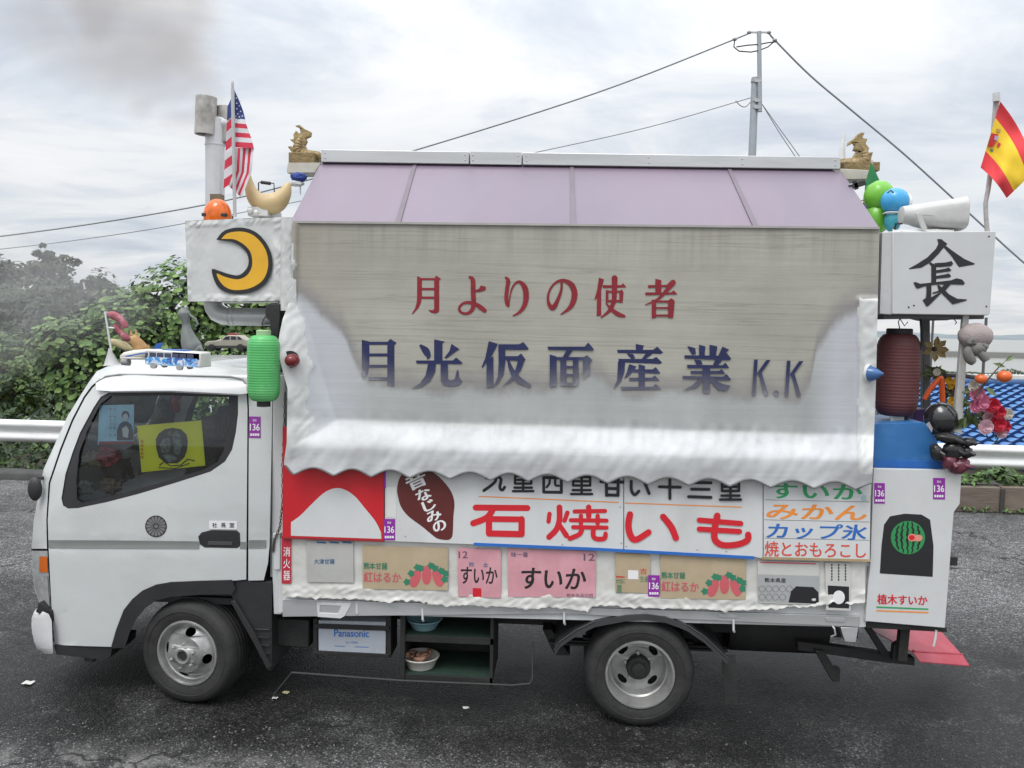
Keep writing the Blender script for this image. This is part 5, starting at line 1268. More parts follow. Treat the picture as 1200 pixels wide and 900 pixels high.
b = MB(); b.flat(arc(1068.5, 630, 3.5, 3, 0, 2 * pi, 20)[:-1], -.0349); b.build('cut_flesh', red_paint, WB, smooth=0)
b = MB(); typed(b, '植木すいか', (1028, 696, 1087, 708), -.0315, off=.035, k=.03); b.build('red_lettering', red_paint, WB, smooth=0, fix=False)
b = MB(); b.flat([(1027, 710.5), (1088, 713), (1088, 714.8), (1027, 712.3)], -.0315); b.build('green_rule', green_paint, WB, smooth=0)
b = MB(); b.flat([(1027, 714.8), (1088, 717), (1088, 718.6), (1027, 716.4)], -.0315); b.build('orange_rule', orange_paint, WB, smooth=0)
sticker(1024.5, 566, WB, -.032, k=.02, w=12.5, h=24); sticker(1093.5, 560, WB, -.032, k=.02, w=14, h=25)

# ================================================================== THINGS ON THE TRUCK
mpp = lambda Y: (Y + 4.85) / 970                      # metres in one photo pixel at depth Y
gold = mat('old_gold', (.30, .22, .10), .5, .12, var=.35, vs=14, bump=.6, bs=40, dirt=(.10, .07, .03), dirt_amt=.7, ds=9)
pipe_m = mat('stove_pipe_steel', (.60, .61, .62), .38, .45, var=.08, vs=4, dirt=(.30, .28, .26), dirt_amt=.4, ds=4)
soot = mat('sooty_pipe', (.50, .48, .45), .5, .2, var=.25, vs=5, dirt=(.07, .06, .05), dirt_amt=.8, ds=4)
# stove pipe
Yp = .75; sp_ = thing('stove_pipe', 'white steel chimney pipe with sooty outlet drums rising behind the moon box', 'chimney', U(252, 340, Yp))
b = MB(); r_ = 11 * mpp(Yp)
b.tube([U(252, 345, Yp), U(252, 200, Yp), U(252, 140, Yp)], r_, 24)
for py in (170, 249): b.lathe([(r_, -.006), (r_ + .004, -.004), (r_ + .004, .004), (r_, .006)], U(252, py, Yp), (0, 0, 1), 24)
b.build('pipe', pipe_m, sp_, smooth=40)
b = MB(); R2 = 12 * mpp(Yp)
a, c = U(240.5, 158, Yp - .05), U(242, 114, Yp - .05); d = (c - a).normalized(); L_ = (c - a).length
b.lathe([(R2 * .9, 0.01), (R2 * .98, 0), (R2, .004), (R2, L_), (R2 * .96, L_), (R2 * .95, .02)], a, d, 28); b.build('outlet_drum', soot, sp_, smooth=40)
b = MB(); a, c = U(266, 168, Yp + .05), U(265, 126, Yp + .05); d = (c - a).normalized(); L_ = (c - a).length
b.lathe([(R2 * .9, 0.01), (R2 * .98, 0), (R2, .004), (R2, L_), (R2 * .96, L_), (R2 * .95, .02)], a, d, 28); b.build('outlet_drum', soot, sp_, smooth=40)
b = MB(); b.tube([U(241, 140, Yp - .04), U(252, 146, Yp), U(266, 145, Yp + .04)], r_ * .92, 20); b.build('cross_pipe', pipe_m, sp_, smooth=40)
b = MB(); b.tube([U(249, 340, .22), U(249, 354, .22), U(250.5, 361, .22), U(254.5, 367, .22), U(261, 370, .22), U(270, 371, .22), U(322, 371.5, .22)], 10.5 * mpp(.22), 20)
for px in (274, 268.5): b.tube([U(px, 371, .22), U(px + 1.6, 371, .22)], 11.2 * mpp(.22), 20)
b.build('elbow_duct', pipe_m, sp_, smooth=40)
b = MB(); b.slab([(311, 357), (327, 356), (328, 372), (326, 395), (317, 392), (316, 376), (311, 372)], -.05, .12); b.slab([(300, 388), (330, 386), (330, 436), (322, 436)], .12, .1); b.build('lantern_bracket', dark_metal, TRUCK, bevel=.003)

# ribbed paper lanterns
def lantern(label, px, y0, y1, hw, Y, col, neck, dark):
    t = thing('paper_lantern', label, 'lantern', U(px, y1, Y)); m_ = mpp(Y); top = U(px, y0, Y); H_ = (top - U(px, y1, Y)).length; R_ = hw * m_
    prof = []; nrib = 26
    for i in range(nrib * 4 + 1):
        v = i / (nrib * 4); e = min(v, 1 - v) * H_; sh = sqrt(max(0, 1 - (1 - min(1, e / (R_ * .75))) ** 2)) if e < R_ * .75 else 1
        prof.append((R_ * (.55 + .45 * sh) * (1 - .06 * abs(v - .5)) + .0022 * abs(sin(pi * v * nrib)), -v * H_))
    b = MB(); b.lathe([(0, 0)] + prof + [(0, -H_)], top, (0, 0, 1), 32); b.build('paper_shade', col, t, smooth=60)
    b = MB(); b.lathe([(0, -.0), (R_ * neck, 0), (R_ * neck, .03), (R_ * neck * .9, .035), (0, .035)], top - Vector((0, 0, .004)), (0, 0, 1), 24); b.build('top_ring', dark, t)
    b = MB(); b.lathe([(0, 0), (R_ * .42, 0), (R_ * .42, -.035), (0, -.04)], U(px, y1, Y) + Vector((0, 0, .004)), (0, 0, 1), 24); b.build('bottom_ring', dark_metal, t)
    b = MB(); b.tube([top + Vector((0, 0, .03)), top + Vector((-.01, 0, .07)), top + Vector((.01, 0, .11))], .003, 6); b.build('hanging_wire', dark_metal, t)
    return t
lgreen = mat('lantern_green', H('#52ad62'), .42, var=.12, vs=9, sub=.0, dirt=(.30, .52, .28), dirt_amt=.35)
lred = mat('lantern_dark_red', H('#5f3335'), .6, var=.15, vs=5, dirt=(.05, .02, .02), dirt_amt=.5)
lantern('bright green ribbed paper lantern hanging behind the cab roof', 309, 393, 470, 19, -.16, lgreen, .45, mat('lantern_top', (.30, .45, .25), .5))
lantern('dark red ribbed paper lantern hanging under the rear box sign', 1054, 391, 487, 23.5, .22, lred, .60, mat('lantern_black', (.02, .015, .018), .6))
b = MB(); b.slab([(1043, 486), (1060, 487), (1058, 502), (1052, 503), (1050, 500), (1044, 502)], .16, .01); t = b.build('taped_paper', mat('torn_paper', (.55, .54, .5), .8, var=.15), None, loc=U(1051, 500, .16)); tag(t, 'torn white paper scrap below the dark red lantern', 'paper')

# marker lamps
t = thing('marker_lamp', 'dark red round marker lamp on the crumpled sheeting near the cab', 'lamp', U(342, 423, -.14))
b = MB(); b.ball(U(342.5, 422.5, -.158), (9 * .0048, .05, 8.2 * .0048), 24, 14); b.build('lens', mat('red_lens', H('#6a1f22'), .18, var=.15), t)
b = MB(); b.lathe([(0, 0), (.05, 0), (.05, .02), (0, .02)], U(341, 421, -.11), (0, -1, 0), 20); b.build('housing', dark_metal, t)
t = thing('marker_lamp', 'pointed blue marker lamp in a white ring at the rear edge of the tarp', 'lamp', U(1018, 438, -.07))
b = MB(); b.lathe([(.046, .0), (.044, .02), (.03, .05), (.006, .085), (0, .087)], U(1017, 438, -.09), (.75, -.65, .05), 24); b.build('lens', mat('blue_lens', H('#3c5f8e'), .2, var=.2), t, smooth=60)
b = MB(); b.lathe([(.0, 0), (.052, 0), (.054, .012), (.046, .02)], U(1016, 437.5, -.08), (.75, -.65, .05), 24); b.build('ring', wpaint, t)

# orange beacon on the moon box
t = thing('beacon_lamp', 'orange revolving beacon lamp on top of the moon box', 'lamp', U(255, 254, .1))
b = MB(); c = U(255, 253, .1); m_ = mpp(.1); b.ball(c + Vector((0, 0, .0)), (16.5 * m_, 14 * m_, 20 * m_), 28, 16); b.build('lens', mat('orange_lens', H('#d2641e'), .15, var=.25, vs=25), t)
b = MB(); b.box(c + Vector((-.075, -.06, -.01)), c + Vector((.075, .06, .01))); b.build('base', black_pl, t, bevel=.004)
b = MB(); b.box(U(246, 240, .4), U(263, 229, .46)); b.build('reflector', mat('tin_brown', (.18, .14, .09), .5, .4), t)
# golden crescent ornament
t = thing('crescent_ornament', 'gold painted crescent moon ornament lying horns up beside the flag pole', 'ornament', U(316, 252, .2))
m_ = mpp(.2); pts = [(291.5, 203, 2), (291.8, 211, 4), (294, 223, 7), (301, 234, 10), (313, 239, 12.5), (324, 237, 12), (332, 229, 9), (336.5, 220, 5.5), (338.8, 214, 2)]
q = curve_pts(pts, 4); b = MB(); b.tube([U(x, y, .2) for x, y, w in q], [w * m_ for x, y, w in q], 18); b.build('crescent', mat('pale_gold', H('#bda67a'), .45, .0, var=.15, vs=6, dirt=(.30, .22, .10), dirt_amt=.4), t, smooth=60)
b = MB(); b.tube([U(303, 232, .5), U(303, 214, .5), U(305, 213.5, .5), U(321, 215, .5), U(321.5, 226, .5)], .004, 6); b.tube([U(306, 213.6, .5), U(317, 215, .5)], .011, 8); 
o = b.build('wire_handle', dark_metal, None, loc=U(312, 232, .5)); tag(o, 'thin wire carrying handle showing behind the gold crescent', 'handle')
b = MB(); b.box(U(290, 253, .15), U(330, 249, .4)); b.ball(U(293, 247, .14), .02, 10, 6); b.ball(U(300, 249, .12), .016, 10, 6); o = b.build('ornament_plinth', wrapm, None, loc=U(310, 253, .25), bevel=.004); tag(o, 'low white taped plinth under the gold crescent', 'plinth')

# fish ornaments on the ridge ends
def fish(label, ox, oy, sc, out, base, body, Y, flip):
    t = thing('fish_ornament', label, 'ornament', U(ox + base[0] / sc, oy + base[3] / sc, Y), 'golden roof fish')
    T = lambda x, y, yy: U(ox + x / sc, oy + y / sc, yy)
    b = MB(); b.slab([(ox + x / sc, oy + y / sc) for x, y in out], Y - .02, .04); b.build('fins', gold, t, bevel=.006)
    b = MB(); q = curve_pts(body, 4); m_ = mpp(Y) / sc
    pts = [T(x, y, Y) for x, y, w in q]; b.tube(pts, [w * m_ * (1 + .12 * (i % 2)) for i, (x, y, w) in enumerate(q)], 14)
    b.build('scaly_body', gold, t, smooth=30)
    x0, y0, x1, y1 = base
    b = MB(); b.box(T(x0, y1, Y - .075), T(x1, y0, Y + .09)); b.build('plinth', mat('carved_wood', (.20, .14, .06), .6, var=.4, vs=20, bump=.8, bs=45), t, bevel=.004)
    return t
fish('golden carved fish with raised tail on the ridge end above the cab', 200, 90, 6.0, [(870, 343), (905, 335), (940, 365), (985, 385), (980, 415), (945, 430), (955, 450), (940, 480), (960, 515), (1010, 520), (1050, 530), (1058, 570), (850, 575), (835, 545), (855, 535), (820, 490), (845, 485), (870, 500), (872, 470), (835, 440), (865, 435), (860, 405), (880, 375), (900, 400), (915, 385), (900, 355)],
     (828, 566, 1060, 604), [(1050, 552, 26), (1000, 556, 34), (945, 550, 40), (905, 520, 40), (900, 480, 34), (915, 440, 26), (930, 405, 18), (915, 365, 6)], YR, False)
fish('weathered bronze carved fish with curled tail on the ridge end above the rear sign', 940, 90, 4.615, [(320, 300), (340, 302), (325, 330), (355, 335), (345, 360), (365, 385), (355, 410), (385, 405), (375, 440), (370, 500), (215, 500), (195, 480), (190, 450), (230, 440), (275, 440), (285, 420), (300, 400), (280, 395), (290, 370), (280, 355), (248, 372), (255, 350), (285, 330), (300, 310)],
     (225, 486, 372, 506), [(200, 468, 18), (240, 470, 26), (290, 470, 30), (330, 455, 28), (335, 420, 22), (325, 385, 17), (315, 350, 12), (325, 310, 4)], YR, True)
b = MB(); b.tube([U(986, 187, .95), U(989, 155, .95)], [.028, .006], 8); o = b.build('spike', mat('pale_spike', (.6, .6, .6), .4), None, loc=U(986, 187, .95)); tag(o, 'slim pale spike beside the bronze fish ornament', 'spike')
b = MB(); b.ball(U(350, 208, .6), (.055, .04, .03), 20, 12, rough=.3, fr=9); t_ = b.build('blue_bundle', mat('blue_twine', H('#27408c'), .7, var=.4, vs=40, bump=.9, bs=90), None, loc=U(350, 203, .6)); tag(t_, 'small bundle of blue twine hanging under the front ridge shelf', 'twine')
b = MB(); b.ball(U(348, 215, .6), (.05, .035, .02), 16, 8, rough=.3, fr=8); b.tube([U(344, 206, .6), U(352, 218, .6), U(352, 228, .6)], .005, 6); t_ = b.build('knotted_rope', wpaint, None, loc=U(350, 226, .6)); tag(t_, 'knotted white cord dangling below the blue twine', 'cord')
b = MB(); b.bar(U(995, 220, .5), U(1014, 214, .5), .02, .03); b.bar(U(1001, 212, .5), U(1004, 222, .5), .02, .02); t_ = b.build('black_clamp', black_pl, None, loc=U(1004, 222, .5)); tag(t_, 'black clamp under the rear ridge shelf', 'clamp')
b = MB(); b.tube([U(1000, 236, .45), U(1016, 234, .45)], .006, 6); t_ = b.build('white_rod', wpaint, None, loc=U(1008, 235, .45)); tag(t_, 'short white rod beside the green cloth flag', 'rod')

# flags
def cloth(mb, px, Y, m, amp=.03, f=.12, n=7, seed=0):     # a patch of hanging cloth cut into small faces that ripple in depth
    fn = lambda a, b: Y + amp * noise.noise(Vector((a * f, b * f * .35, seed)))
    P, F = skin(px, [], fn, n, n); mb.add(P, F, m)
fl_red = mat('flag_red', H('#c8324a'), .75, var=.08); fl_white = mat('flag_white', (.64, .63, .66), .75, var=.05); fl_blue = mat('flag_blue', H('#33407c'), .75, var=.08); fl_yel = mat('flag_yellow', H('#e3c02c'), .75, var=.08); fl_red2 = mat('flag_scarlet', H('#d53a40'), .75, var=.08)
pole_m = mat('flag_pole_grey', (.45, .45, .45), .45, .2, var=.1)
t = thing('flag', 'star spangled striped flag hanging limp on a grey pole above the moon box', 'flag', U(275, 254, .06))
b = MB(); b.tube([U(275.2, 254, .06), U(272.6, 104, .06)], .0105, 12); b.ball(U(272.5, 100, .06), (.008, .008, .035), 12, 8); b.build('pole', pole_m, t)
b = MB(); YF_ = .085
cloth(b, [(274, 104), (280, 117), (285, 130), (287.5, 140), (275, 139)], YF_, 2)
rows = [(139, 287.5), (144.5, 288.5), (150, 290.5), (155.5, 292.5), (161, 294.5), (166.5, 296), (173, 297.5)]
for i in range(6):
    (ya, xa), (yb, xb_) = rows[i], rows[i + 1]; cloth(b, [(275, ya - .4), (xa, ya + .9), (xb_, yb + .9), (275.3, yb - .4)], YF_, 1 if i % 2 == 0 else 0)
top = [275.4 + (297.8 - 275.4) * k / 7 for k in range(8)]; bot = [(264 + (283 - 264) * k / 7 + 7, 205 + 27 * k / 7 ) for k in range(8)]
bot = [(268 + 15 * k / 7, 218 + 13.5 * k / 7) for k in range(8)]
mid = [(274.5 + 20 * k / 7, 200 + 3 * k / 7) for k in range(8)]
for k in range(7):
    cloth(b, [(top[k], 173), (top[k + 1], 173.6), mid[k + 1], bot[k + 1], bot[k], mid[k]], YF_ + .004, 1 if k % 2 == 0 else 0, seed=2)
for k in range(7):
    y0 = 140 + k * 11; cloth(b, [(265.6 + k * .1 - (.6 * k), y0 + 4), (272.8, y0 - 3), (272.8, y0 + 8), (265.3 - .6 * k, y0 + 15)], YF_ + .035, (0, 1)[k % 2], amp=.015)
cloth(b, [(266.5, 125), (272.4, 112), (272.6, 136), (266, 142)], YF_ + .035, 2, amp=.015)
cl = b.build('cloth', [fl_red, fl_white, fl_blue], t, smooth=80, fix=False)
b = MB()
for (x, y) in ((277, 115), (277.5, 121), (280.5, 124), (277.5, 127.5), (282, 130.5), (278.5, 133.5), (284, 136), (280.5, 137), (276.5, 136), (281, 118.5)):
    fn = lambda a, c: YF_ - .003 + .03 * noise.noise(Vector((a * .12, c * .12 * .35, 0)))
    b.flat([(x + (1.35 if k % 2 == 0 else .55) * sin(pi * k / 5), y - (1.35 if k % 2 == 0 else .55) * cos(pi * k / 5)) for k in range(10)], fn)
b.build('stars', fl_white, cl, smooth=0)
t = thing('flag', 'red and yellow banded flag with a small coat of arms on the rear sign', 'flag', U(1157, 271, .1))
b = MB(); b.tube([U(1157, 272, .1), U(1155.5, 255, .1), U(1155, 238, .1), U(1158, 222, .1), U(1161, 200, .1), U(1164, 160, .1), U(1167.5, 120, .1), U(1167.5, 110, .1)], [.013, .012, .012, .013, .014, .014, .016, .014], 12); b.build('pole', mat('bent_pole', (.40, .38, .37), .6, var=.2, vs=20), t)
b = MB(); b.tube([U(1167.5, 119, .08), U(1167.7, 109, .08)], .019, 10); b.build('pole_tape', wrapm, t)
def spain(u, v):
    h = Vector((1072, 133)).lerp(Vector((965, 491)), u); e = Vector((1262, 505)).lerp(Vector((1106, 656)), u); q = h.lerp(e, v) if False else h * (1 - v) + e * v
    sag = Vector((14, -22)) * sin(pi * v) * (1 - u * .6); q = q + sag
    return U(940 + q.x / 4.615, 90 + q.y / 4.615, .045 + .03 * sin(v * 5 + u * 1.5) + .02 * noise.noise(Vector((u * 3, v * 3, 0))))
b = MB(); b.grid(48, 40, lambda u, v: spain(u, v), mf=lambda u, v: 1 if .25 < u < .75 else 0)
cl = b.build('cloth', [fl_red2, fl_yel], t, smooth=80, fix=False)
arms = MB(); 
def armsP(x, y):                                       # place a mark on the waving cloth
    best = None
    for i in range(30, 80):
        for j in range(0, 34):
            p = spain(i / 100, j / 100); a, c = PX(p); d = (a - x) ** 2 + (c - y) ** 2
            if best is None or d < best[0]: best = (d, p)
    return best[1] + Vector((0, -.004, 0))
def mark(pts, m): arms.add([armsP(940 + x / 4.615, 90 + y / 4.615) for x, y in pts], [tuple(range(len(pts)))], m)
mark([(1020, 305), (1058, 312), (1052, 350), (1030, 378), (1002, 380), (1012, 340)], 0); mark([(1040, 318), (1062, 324), (1054, 348), (1036, 342)], 1); mark([(1058, 352), (1074, 362), (1062, 384), (1050, 376)], 0); mark([(1050, 280), (1072, 286), (1068, 304), (1050, 300)], 2); mark([(1018, 390), (1034, 394), (1028, 404), (1016, 402)], 3)
arms.build('coat_of_arms', [fl_red2, mat('arms_lilac', (.45, .35, .5), .7), mat('arms_ochre', (.45, .25, .08), .7), mat('arms_blue', (.06, .14, .2), .7)], cl, smooth=0)
t = thing('flag', 'green cloth flag with yellow and blue lower corner drooping behind the inflatable toys', 'flag', U(1016, 262, .62))
b = MB(); b.tube([U(1014, 264, .64), U(1022, 188, .64)], .006, 8); b.build('pole', pole_m, t)
b = MB(); cloth(b, [(1021, 190), (1031, 212), (1026, 222), (1013, 226), (1014, 214)], .62, 0); cloth(b, [(1013, 226), (1026, 222), (1022, 232), (1011, 238)], .62, 1); cloth(b, [(1011, 238), (1022, 232), (1022, 248), (1014, 246)], .62, 2)
b.build('cloth', [mat('flag_green', H('#2c7d4e'), .7), fl_yel, fl_blue], t, smooth=80, fix=False)

# loudspeaker
t = thing('loudspeaker', 'off white horn loudspeaker lying on top of the rear box sign', 'loudspeaker', U(1085, 270, .12)); Y = .12
b = MB(); secs = [(1055, 252, 6, 7), (1056, 252, 9.5, 10), (1066, 252, 11, 11), (1070, 252.5, 12, 12), (1080, 253, 13.5, 15), (1100, 252.5, 15.5, 20), (1118, 252, 17.5, 25), (1122, 252, 18.5, 27), (1123, 252, 18, 26.5), (1117, 252, 15.5, 24)]
n_ = 28; vs = []
for px, py, hh, dd in secs:
    c = U(px, py, Y); m_ = mpp(Y); pw = 2 if px < 1068 else lerp(2, 5, min(1, (px - 1068) / 30))
    for k in range(n_):
        a = 2 * pi * k / n_; ca, sa = cos(a), sin(a); rr = (abs(ca) ** pw + abs(sa) ** pw) ** (-1 / pw)
        vs.append(c + Vector((0, ca * rr * dd * m_, sa * rr * hh * m_)))
b.add(vs, [(i * n_ + k, i * n_ + (k + 1) % n_, (i + 1) * n_ + (k + 1) % n_, (i + 1) * n_ + k) for i in range(len(secs) - 1) for k in range(n_)] + [tuple(range(n_))])
sp_m = mat('speaker_shell', (.50, .50, .49), .42, var=.08, dirt=(.28, .27, .25), dirt_amt=.45, ds=6)
b.build('horn', sp_m, t, smooth=45)
b = MB(); b.slab([(1073, 250), (1079, 249), (1087, 268), (1081, 269)], -.0, .012); b.slab([(1074, 249), (1095, 251), (1095, 253), (1074, 252)], .005, .012); b.build('bracket', sp_m, t, bevel=.002)
b = MB(); b.tube([U(1057, 262, .05), U(1050, 262, .03), U(1048, 270, .05), U(1056, 271, .1)], .006, 6); b.build('cable', dark_metal, t)
b = MB(); b.grid(20, 8, lambda u, v: U(lerp(1046, 1118, u), lerp(268.5, 271.5, v) + 1.2 * noise.noise(Vector((u * 9, v * 3, 0))), .05 + v * -.05)); b.build('taped_foot', wrapm, t)
# inflatable toys
t = thing('inflatable_toy', 'lime green inflatable toy with round head behind the loudspeaker', 'inflatable toy', U(1026, 270, .42)); gm = mat('green_vinyl', H('#6fb43a'), .3, var=.08)
b = MB(); m_ = mpp(.42); b.ball(U(1030, 230, .42), (16.5 * m_, 15 * m_, 17.5 * m_), 26, 18, rough=.06, fr=4); b.build('head', gm, t)
b = MB(); b.ball(U(1027, 257, .42), (14 * m_, 13 * m_, 17 * m_), 24, 16, rough=.06); b.build('body', gm, t)
t = thing('inflatable_toy', 'sky blue inflatable toy with pale face beside the loudspeaker', 'inflatable toy', U(1046, 270, .3)); bm_ = mat('blue_vinyl', H('#3f9bcf'), .28, var=.08)
b = MB(); m_ = mpp(.3); b.ball(U(1049, 236, .3), (15.5 * m_, 14 * m_, 15 * m_), 26, 18); b.build('head', bm_, t)
b = MB(); b.ball(U(1062, 237, .31), (6 * m_, 9 * m_, 10 * m_), 18, 12); b.build('face', white_paint, t)
b = MB(); b.ball(U(1046, 259, .3), (9 * m_, 9 * m_, 13 * m_), 20, 12); b.build('body', mat('teal_vinyl', H('#3f97a8'), .3), t)
b = MB(); b.lathe([(9.5 * m_, -.006), (11 * m_, 0), (9.5 * m_, .006)], U(1046, 250, .3), (0, 0, 1), 20); b.build('collar', wpaint, t)
b = MB(); b.tube([U(1040, 226, .2), U(1044, 223, .2), U(1047, 226, .19)], .005, 6); b.build('headband', black_pl, t)

# things on the cab roof
ZR = ROOFZ + .03
def roofY(px, py): return G(px, py, ZR).y
# toy bus
Yb = roofY(200, 430); t = thing('toy_bus', 'small white and blue toy coach with dark windows at the roof edge', 'toy bus', U(202, 430, Yb)); m_ = mpp(Yb)
def busmat():
    m = mat('bus_side_print', (.1, .3, .62), .35, var=.1); nt = m.node_tree; n = nt.nodes; L = nt.links; p = n['Principled BSDF']
    tc = n.new('ShaderNodeTexCoord'); k = n.new('ShaderNodeTexNoise'); k.inputs['Scale'].default_value = 26; k.inputs['Detail'].default_value = 3; k.inputs['Distortion'].default_value = 1.2
    L.new(tc.outputs['Object'], k.inputs['Vector']); r = n.new('ShaderNodeValToRGB'); e = r.color_ramp.elements
    for q in range(3): e.new(.5)
    for q, (ps, c) in enumerate(((.3, (.06, .12, .4)), (.42, (.1, .35, .7)), (.52, (.65, .7, .75)), (.6, (.2, .42, .75)), (.7, (.45, .12, .3)))): e[q].position = ps; e[q].color = (*c, 1)
    r.color_ramp.interpolation = 'CONSTANT'; L.new(k.outputs[0], r.inputs[0]); L.new(r.outputs[0], p.inputs['Base Color']); return m
b = MB(); b.slab([(169, 411.5), (171, 409.5), (232, 413), (235, 414), (235.5, 431), (169.5, 427)], Yb, .13); body_ = b.build('body', mat('toy_white', (.62, .62, .60), .35), t, bevel=.006)
b = MB(); b.slab([(170, 417.5), (231, 420.5), (231, 430.6), (170, 427)], Yb - .002, .004); b.build('side_print', busmat(), t)
for k in range(6):
    x = 175 + k * 8.8; y = 412.8 + k * .42; b = MB(); b.slab([(x, y), (x + 7.6, y + .35), (x + 7.6, y + 5.7), (x, y + 5.3)], Yb - .002, .004); b.build('window', mat('toy_window', (.07, .08, .13), .15), t)
b = MB(); b.slab([(190, 409.3), (216, 410.4), (216, 412), (190, 411)], Yb + .03, .08); b.build('roof_rack', mat('toy_blue', H('#2f5fae'), .35), t)
b = MB(); b.slab([(170, 413), (173, 413), (173, 420), (170, 420)], Yb - .002, .004); b.build('windscreen', mat('toy_window', (.07, .08, .13), .15), t)
for px, py in ((181, 428.4), (211.5, 430.5)):
    for dy in (-.004, .115): b = MB(); b.lathe([(0, 0), (3.6 * m_, 0), (3.6 * m_, .02), (0, .02)], U(px, py, Yb) + Vector((0, dy + .006, 0)), (0, -1, 0), 16); b.build('wheel', mat('toy_wheel', (.35, .35, .35), .5), t)
# toy aeroplane
Ya = roofY(165, 426); t = thing('toy_aeroplane', 'white toy aeroplane with blue stripe and blue tail behind the toy coach', 'toy plane', U(165, 426, Ya)); m_ = mpp(Ya)
b = MB(); b.tube([U(141, 420, Ya), U(142.5, 419, Ya), U(147, 417.5, Ya), (U(158, 415.5, Ya)), U(175, 413, Ya), U(186, 411, Ya)], [q * m_ for q in (.5, 3.2, 5.2, 5.6, 4.4, 1.5)], 18); b.build('fuselage', mat('toy_cream', (.60, .59, .53), .35), t, smooth=60)
b = MB(); b.slab([(178, 412), (183, 403), (189, 401.5), (190, 404), (186, 412)], Ya - .004, .008); b.build('tail_fin', mat('toy_blue', H('#2f5fae'), .35), t, bevel=.001)
b = MB(); b.flat([(147, 417), (165, 413.5), (180, 411.5), (180, 412.6), (165, 415), (147, 418.6)], Ya - 5.9 * m_); b.build('blue_stripe', mat('toy_blue', H('#2f5fae'), .35), t, smooth=0)
b = MB(); c = U(162, 419, Ya); b.hexa([c + Vector(v) for v in ((-.05, -.10, -.005), (.03, -.12, -.005), (.06, .12, -.005), (-.06, .10, -.005), (-.05, -.10, .003), (.03, -.12, .003), (.06, .12, .003), (-.06, .10, .003))]); b.build('wing', mat('toy_cream', (.60, .59, .53), .35), t, bevel=.002)
b = MB(); b.tube([U(143, 424, Ya - .02), U(152, 425, Ya - .02)], .018, 10); b.build('undercarriage', mat('toy_grey', (.3, .3, .3), .5), t)
# figurines (one continuous body each)
Yd = roofY(163, 416) ; 
def figure(name, label, cat, px_pts, Y, material, extra=None):
    q = curve_pts(px_pts, 4); m_ = mpp(Y); b = MB()
    t = thing(name, label, cat, U(q[-1][0], q[-1][1] + q[-1][2] * .6, Y))
    b.tube([U(x, y, Y) for x, y, w in q], [max(.3, w) * m_ for x, y, w in q], 16)
    if extra: extra(b, m_, Y)
    b.build('body', material, t, smooth=60); return t
def dog_x(b, m_, Y):
    for x in (154, 160): b.tube([U(x, 393, Y + (x - 157) * .004), U(x - .5, 386, Y + (x - 157) * .004)], [2.2 * m_, .3 * m_], 8)
    b.tube([U(152, 399, Y - .01), U(147.5, 401.5, Y - .01)], [3.4 * m_, 2 * m_], 10)
    for dy in (-.02, .02): b.tube([U(158, 404, Y + dy), U(156, 416, Y + dy)], [2.6 * m_, 2.2 * m_], 8)
    b.tube([U(170, 412, Y), U(175, 410, Y), U(174, 404, Y)], [2 * m_, 2.2 * m_, .8 * m_], 8)
figure('dog_figurine', 'sitting orange brown dog figurine on the cab roof behind the toy plane', 'figurine', [(155, 392, 2), (156, 396, 6), (159, 400, 6.5), (163, 405, 7.5), (166, 411, 9), (167, 416, 6)], Yd + .08, mat('dog_orange', H('#a07a48'), .6, var=.25, vs=14, dirt=(.5, .42, .3), dirt_amt=.5, ds=12), dog_x)
Yc_ = roofY(225, 412)
def cat_x(b, m_, Y):
    b.tube([U(222, 369, Y), U(229, 374, Y), U(232, 380, Y), U(229, 383, Y)], [1.6 * m_, 1.6 * m_, 1.4 * m_, 1 * m_], 8)
    b.tube([U(219, 412, Y - .03), U(218.5, 403, Y - .03)], [3 * m_, 1 * m_], 8); b.tube([U(229, 411, Y - .04), U(235, 407, Y - .04), U(238, 412, Y - .04)], [2.6 * m_, 3.4 * m_, 1.6 * m_], 8)
    for x in (213, 219): b.tube([U(x, 364, Y), U(x, 357.5, Y)], [2 * m_, .3 * m_], 6)
figure('cat_figurine', 'slender grey seated cat figurine with curled paw on the cab roof', 'figurine', [(215.5, 361, 3), (215.5, 367, 7.2), (217, 374, 5.5), (218, 381, 4.5), (219.5, 390, 7), (222, 400, 10), (225.5, 408, 11.5), (226, 412, 9)], Yc_, mat('cat_grey', (.15, .165, .16), .5, var=.15, vs=10), cat_x)
# toy patrol car
Yk = roofY(265, 411); t = thing('toy_patrol_car', 'dusty beige toy patrol car with red light bar at the back of the cab roof', 'toy car', U(265, 411, Yk)); m_ = mpp(Yk)
b = MB(); b.slab([(239, 402.5), (243, 400), (258, 398.5), (263, 394), (268, 392.5), (280, 393), (286, 397), (290, 398.5), (291, 408), (240, 408)], Yk, .13); b.build('body', mat('toy_beige', (.34, .32, .26), .4, var=.15, dirt=(.15, .13, .10), dirt_amt=.4), t, bevel=.008)
for pts in ([(261, 398), (264.5, 394.3), (269, 394), (269, 398)], [(270.5, 394), (276, 394.2), (277, 398), (270.5, 398)], [(278, 394.5), (281, 395), (284, 398), (278.5, 398)]): b = MB(); b.slab(pts, Yk - .002, .004); b.build('window', mat('toy_window2', (.04, .04, .06), .15), t)
b = MB(); b.slab([(266, 390.4), (276, 390.8), (276, 393), (266, 392.6)], Yk + .02, .09); b.build('light_bar', mat('toy_red', H('#8c2a28'), .3), t, bevel=.003)
b = MB(); b.slab([(240, 405), (291, 405), (291, 408), (240, 408)], Yk - .0015, .003); b.build('lower_side', mat('toy_dark', (.05, .05, .05), .4), t)
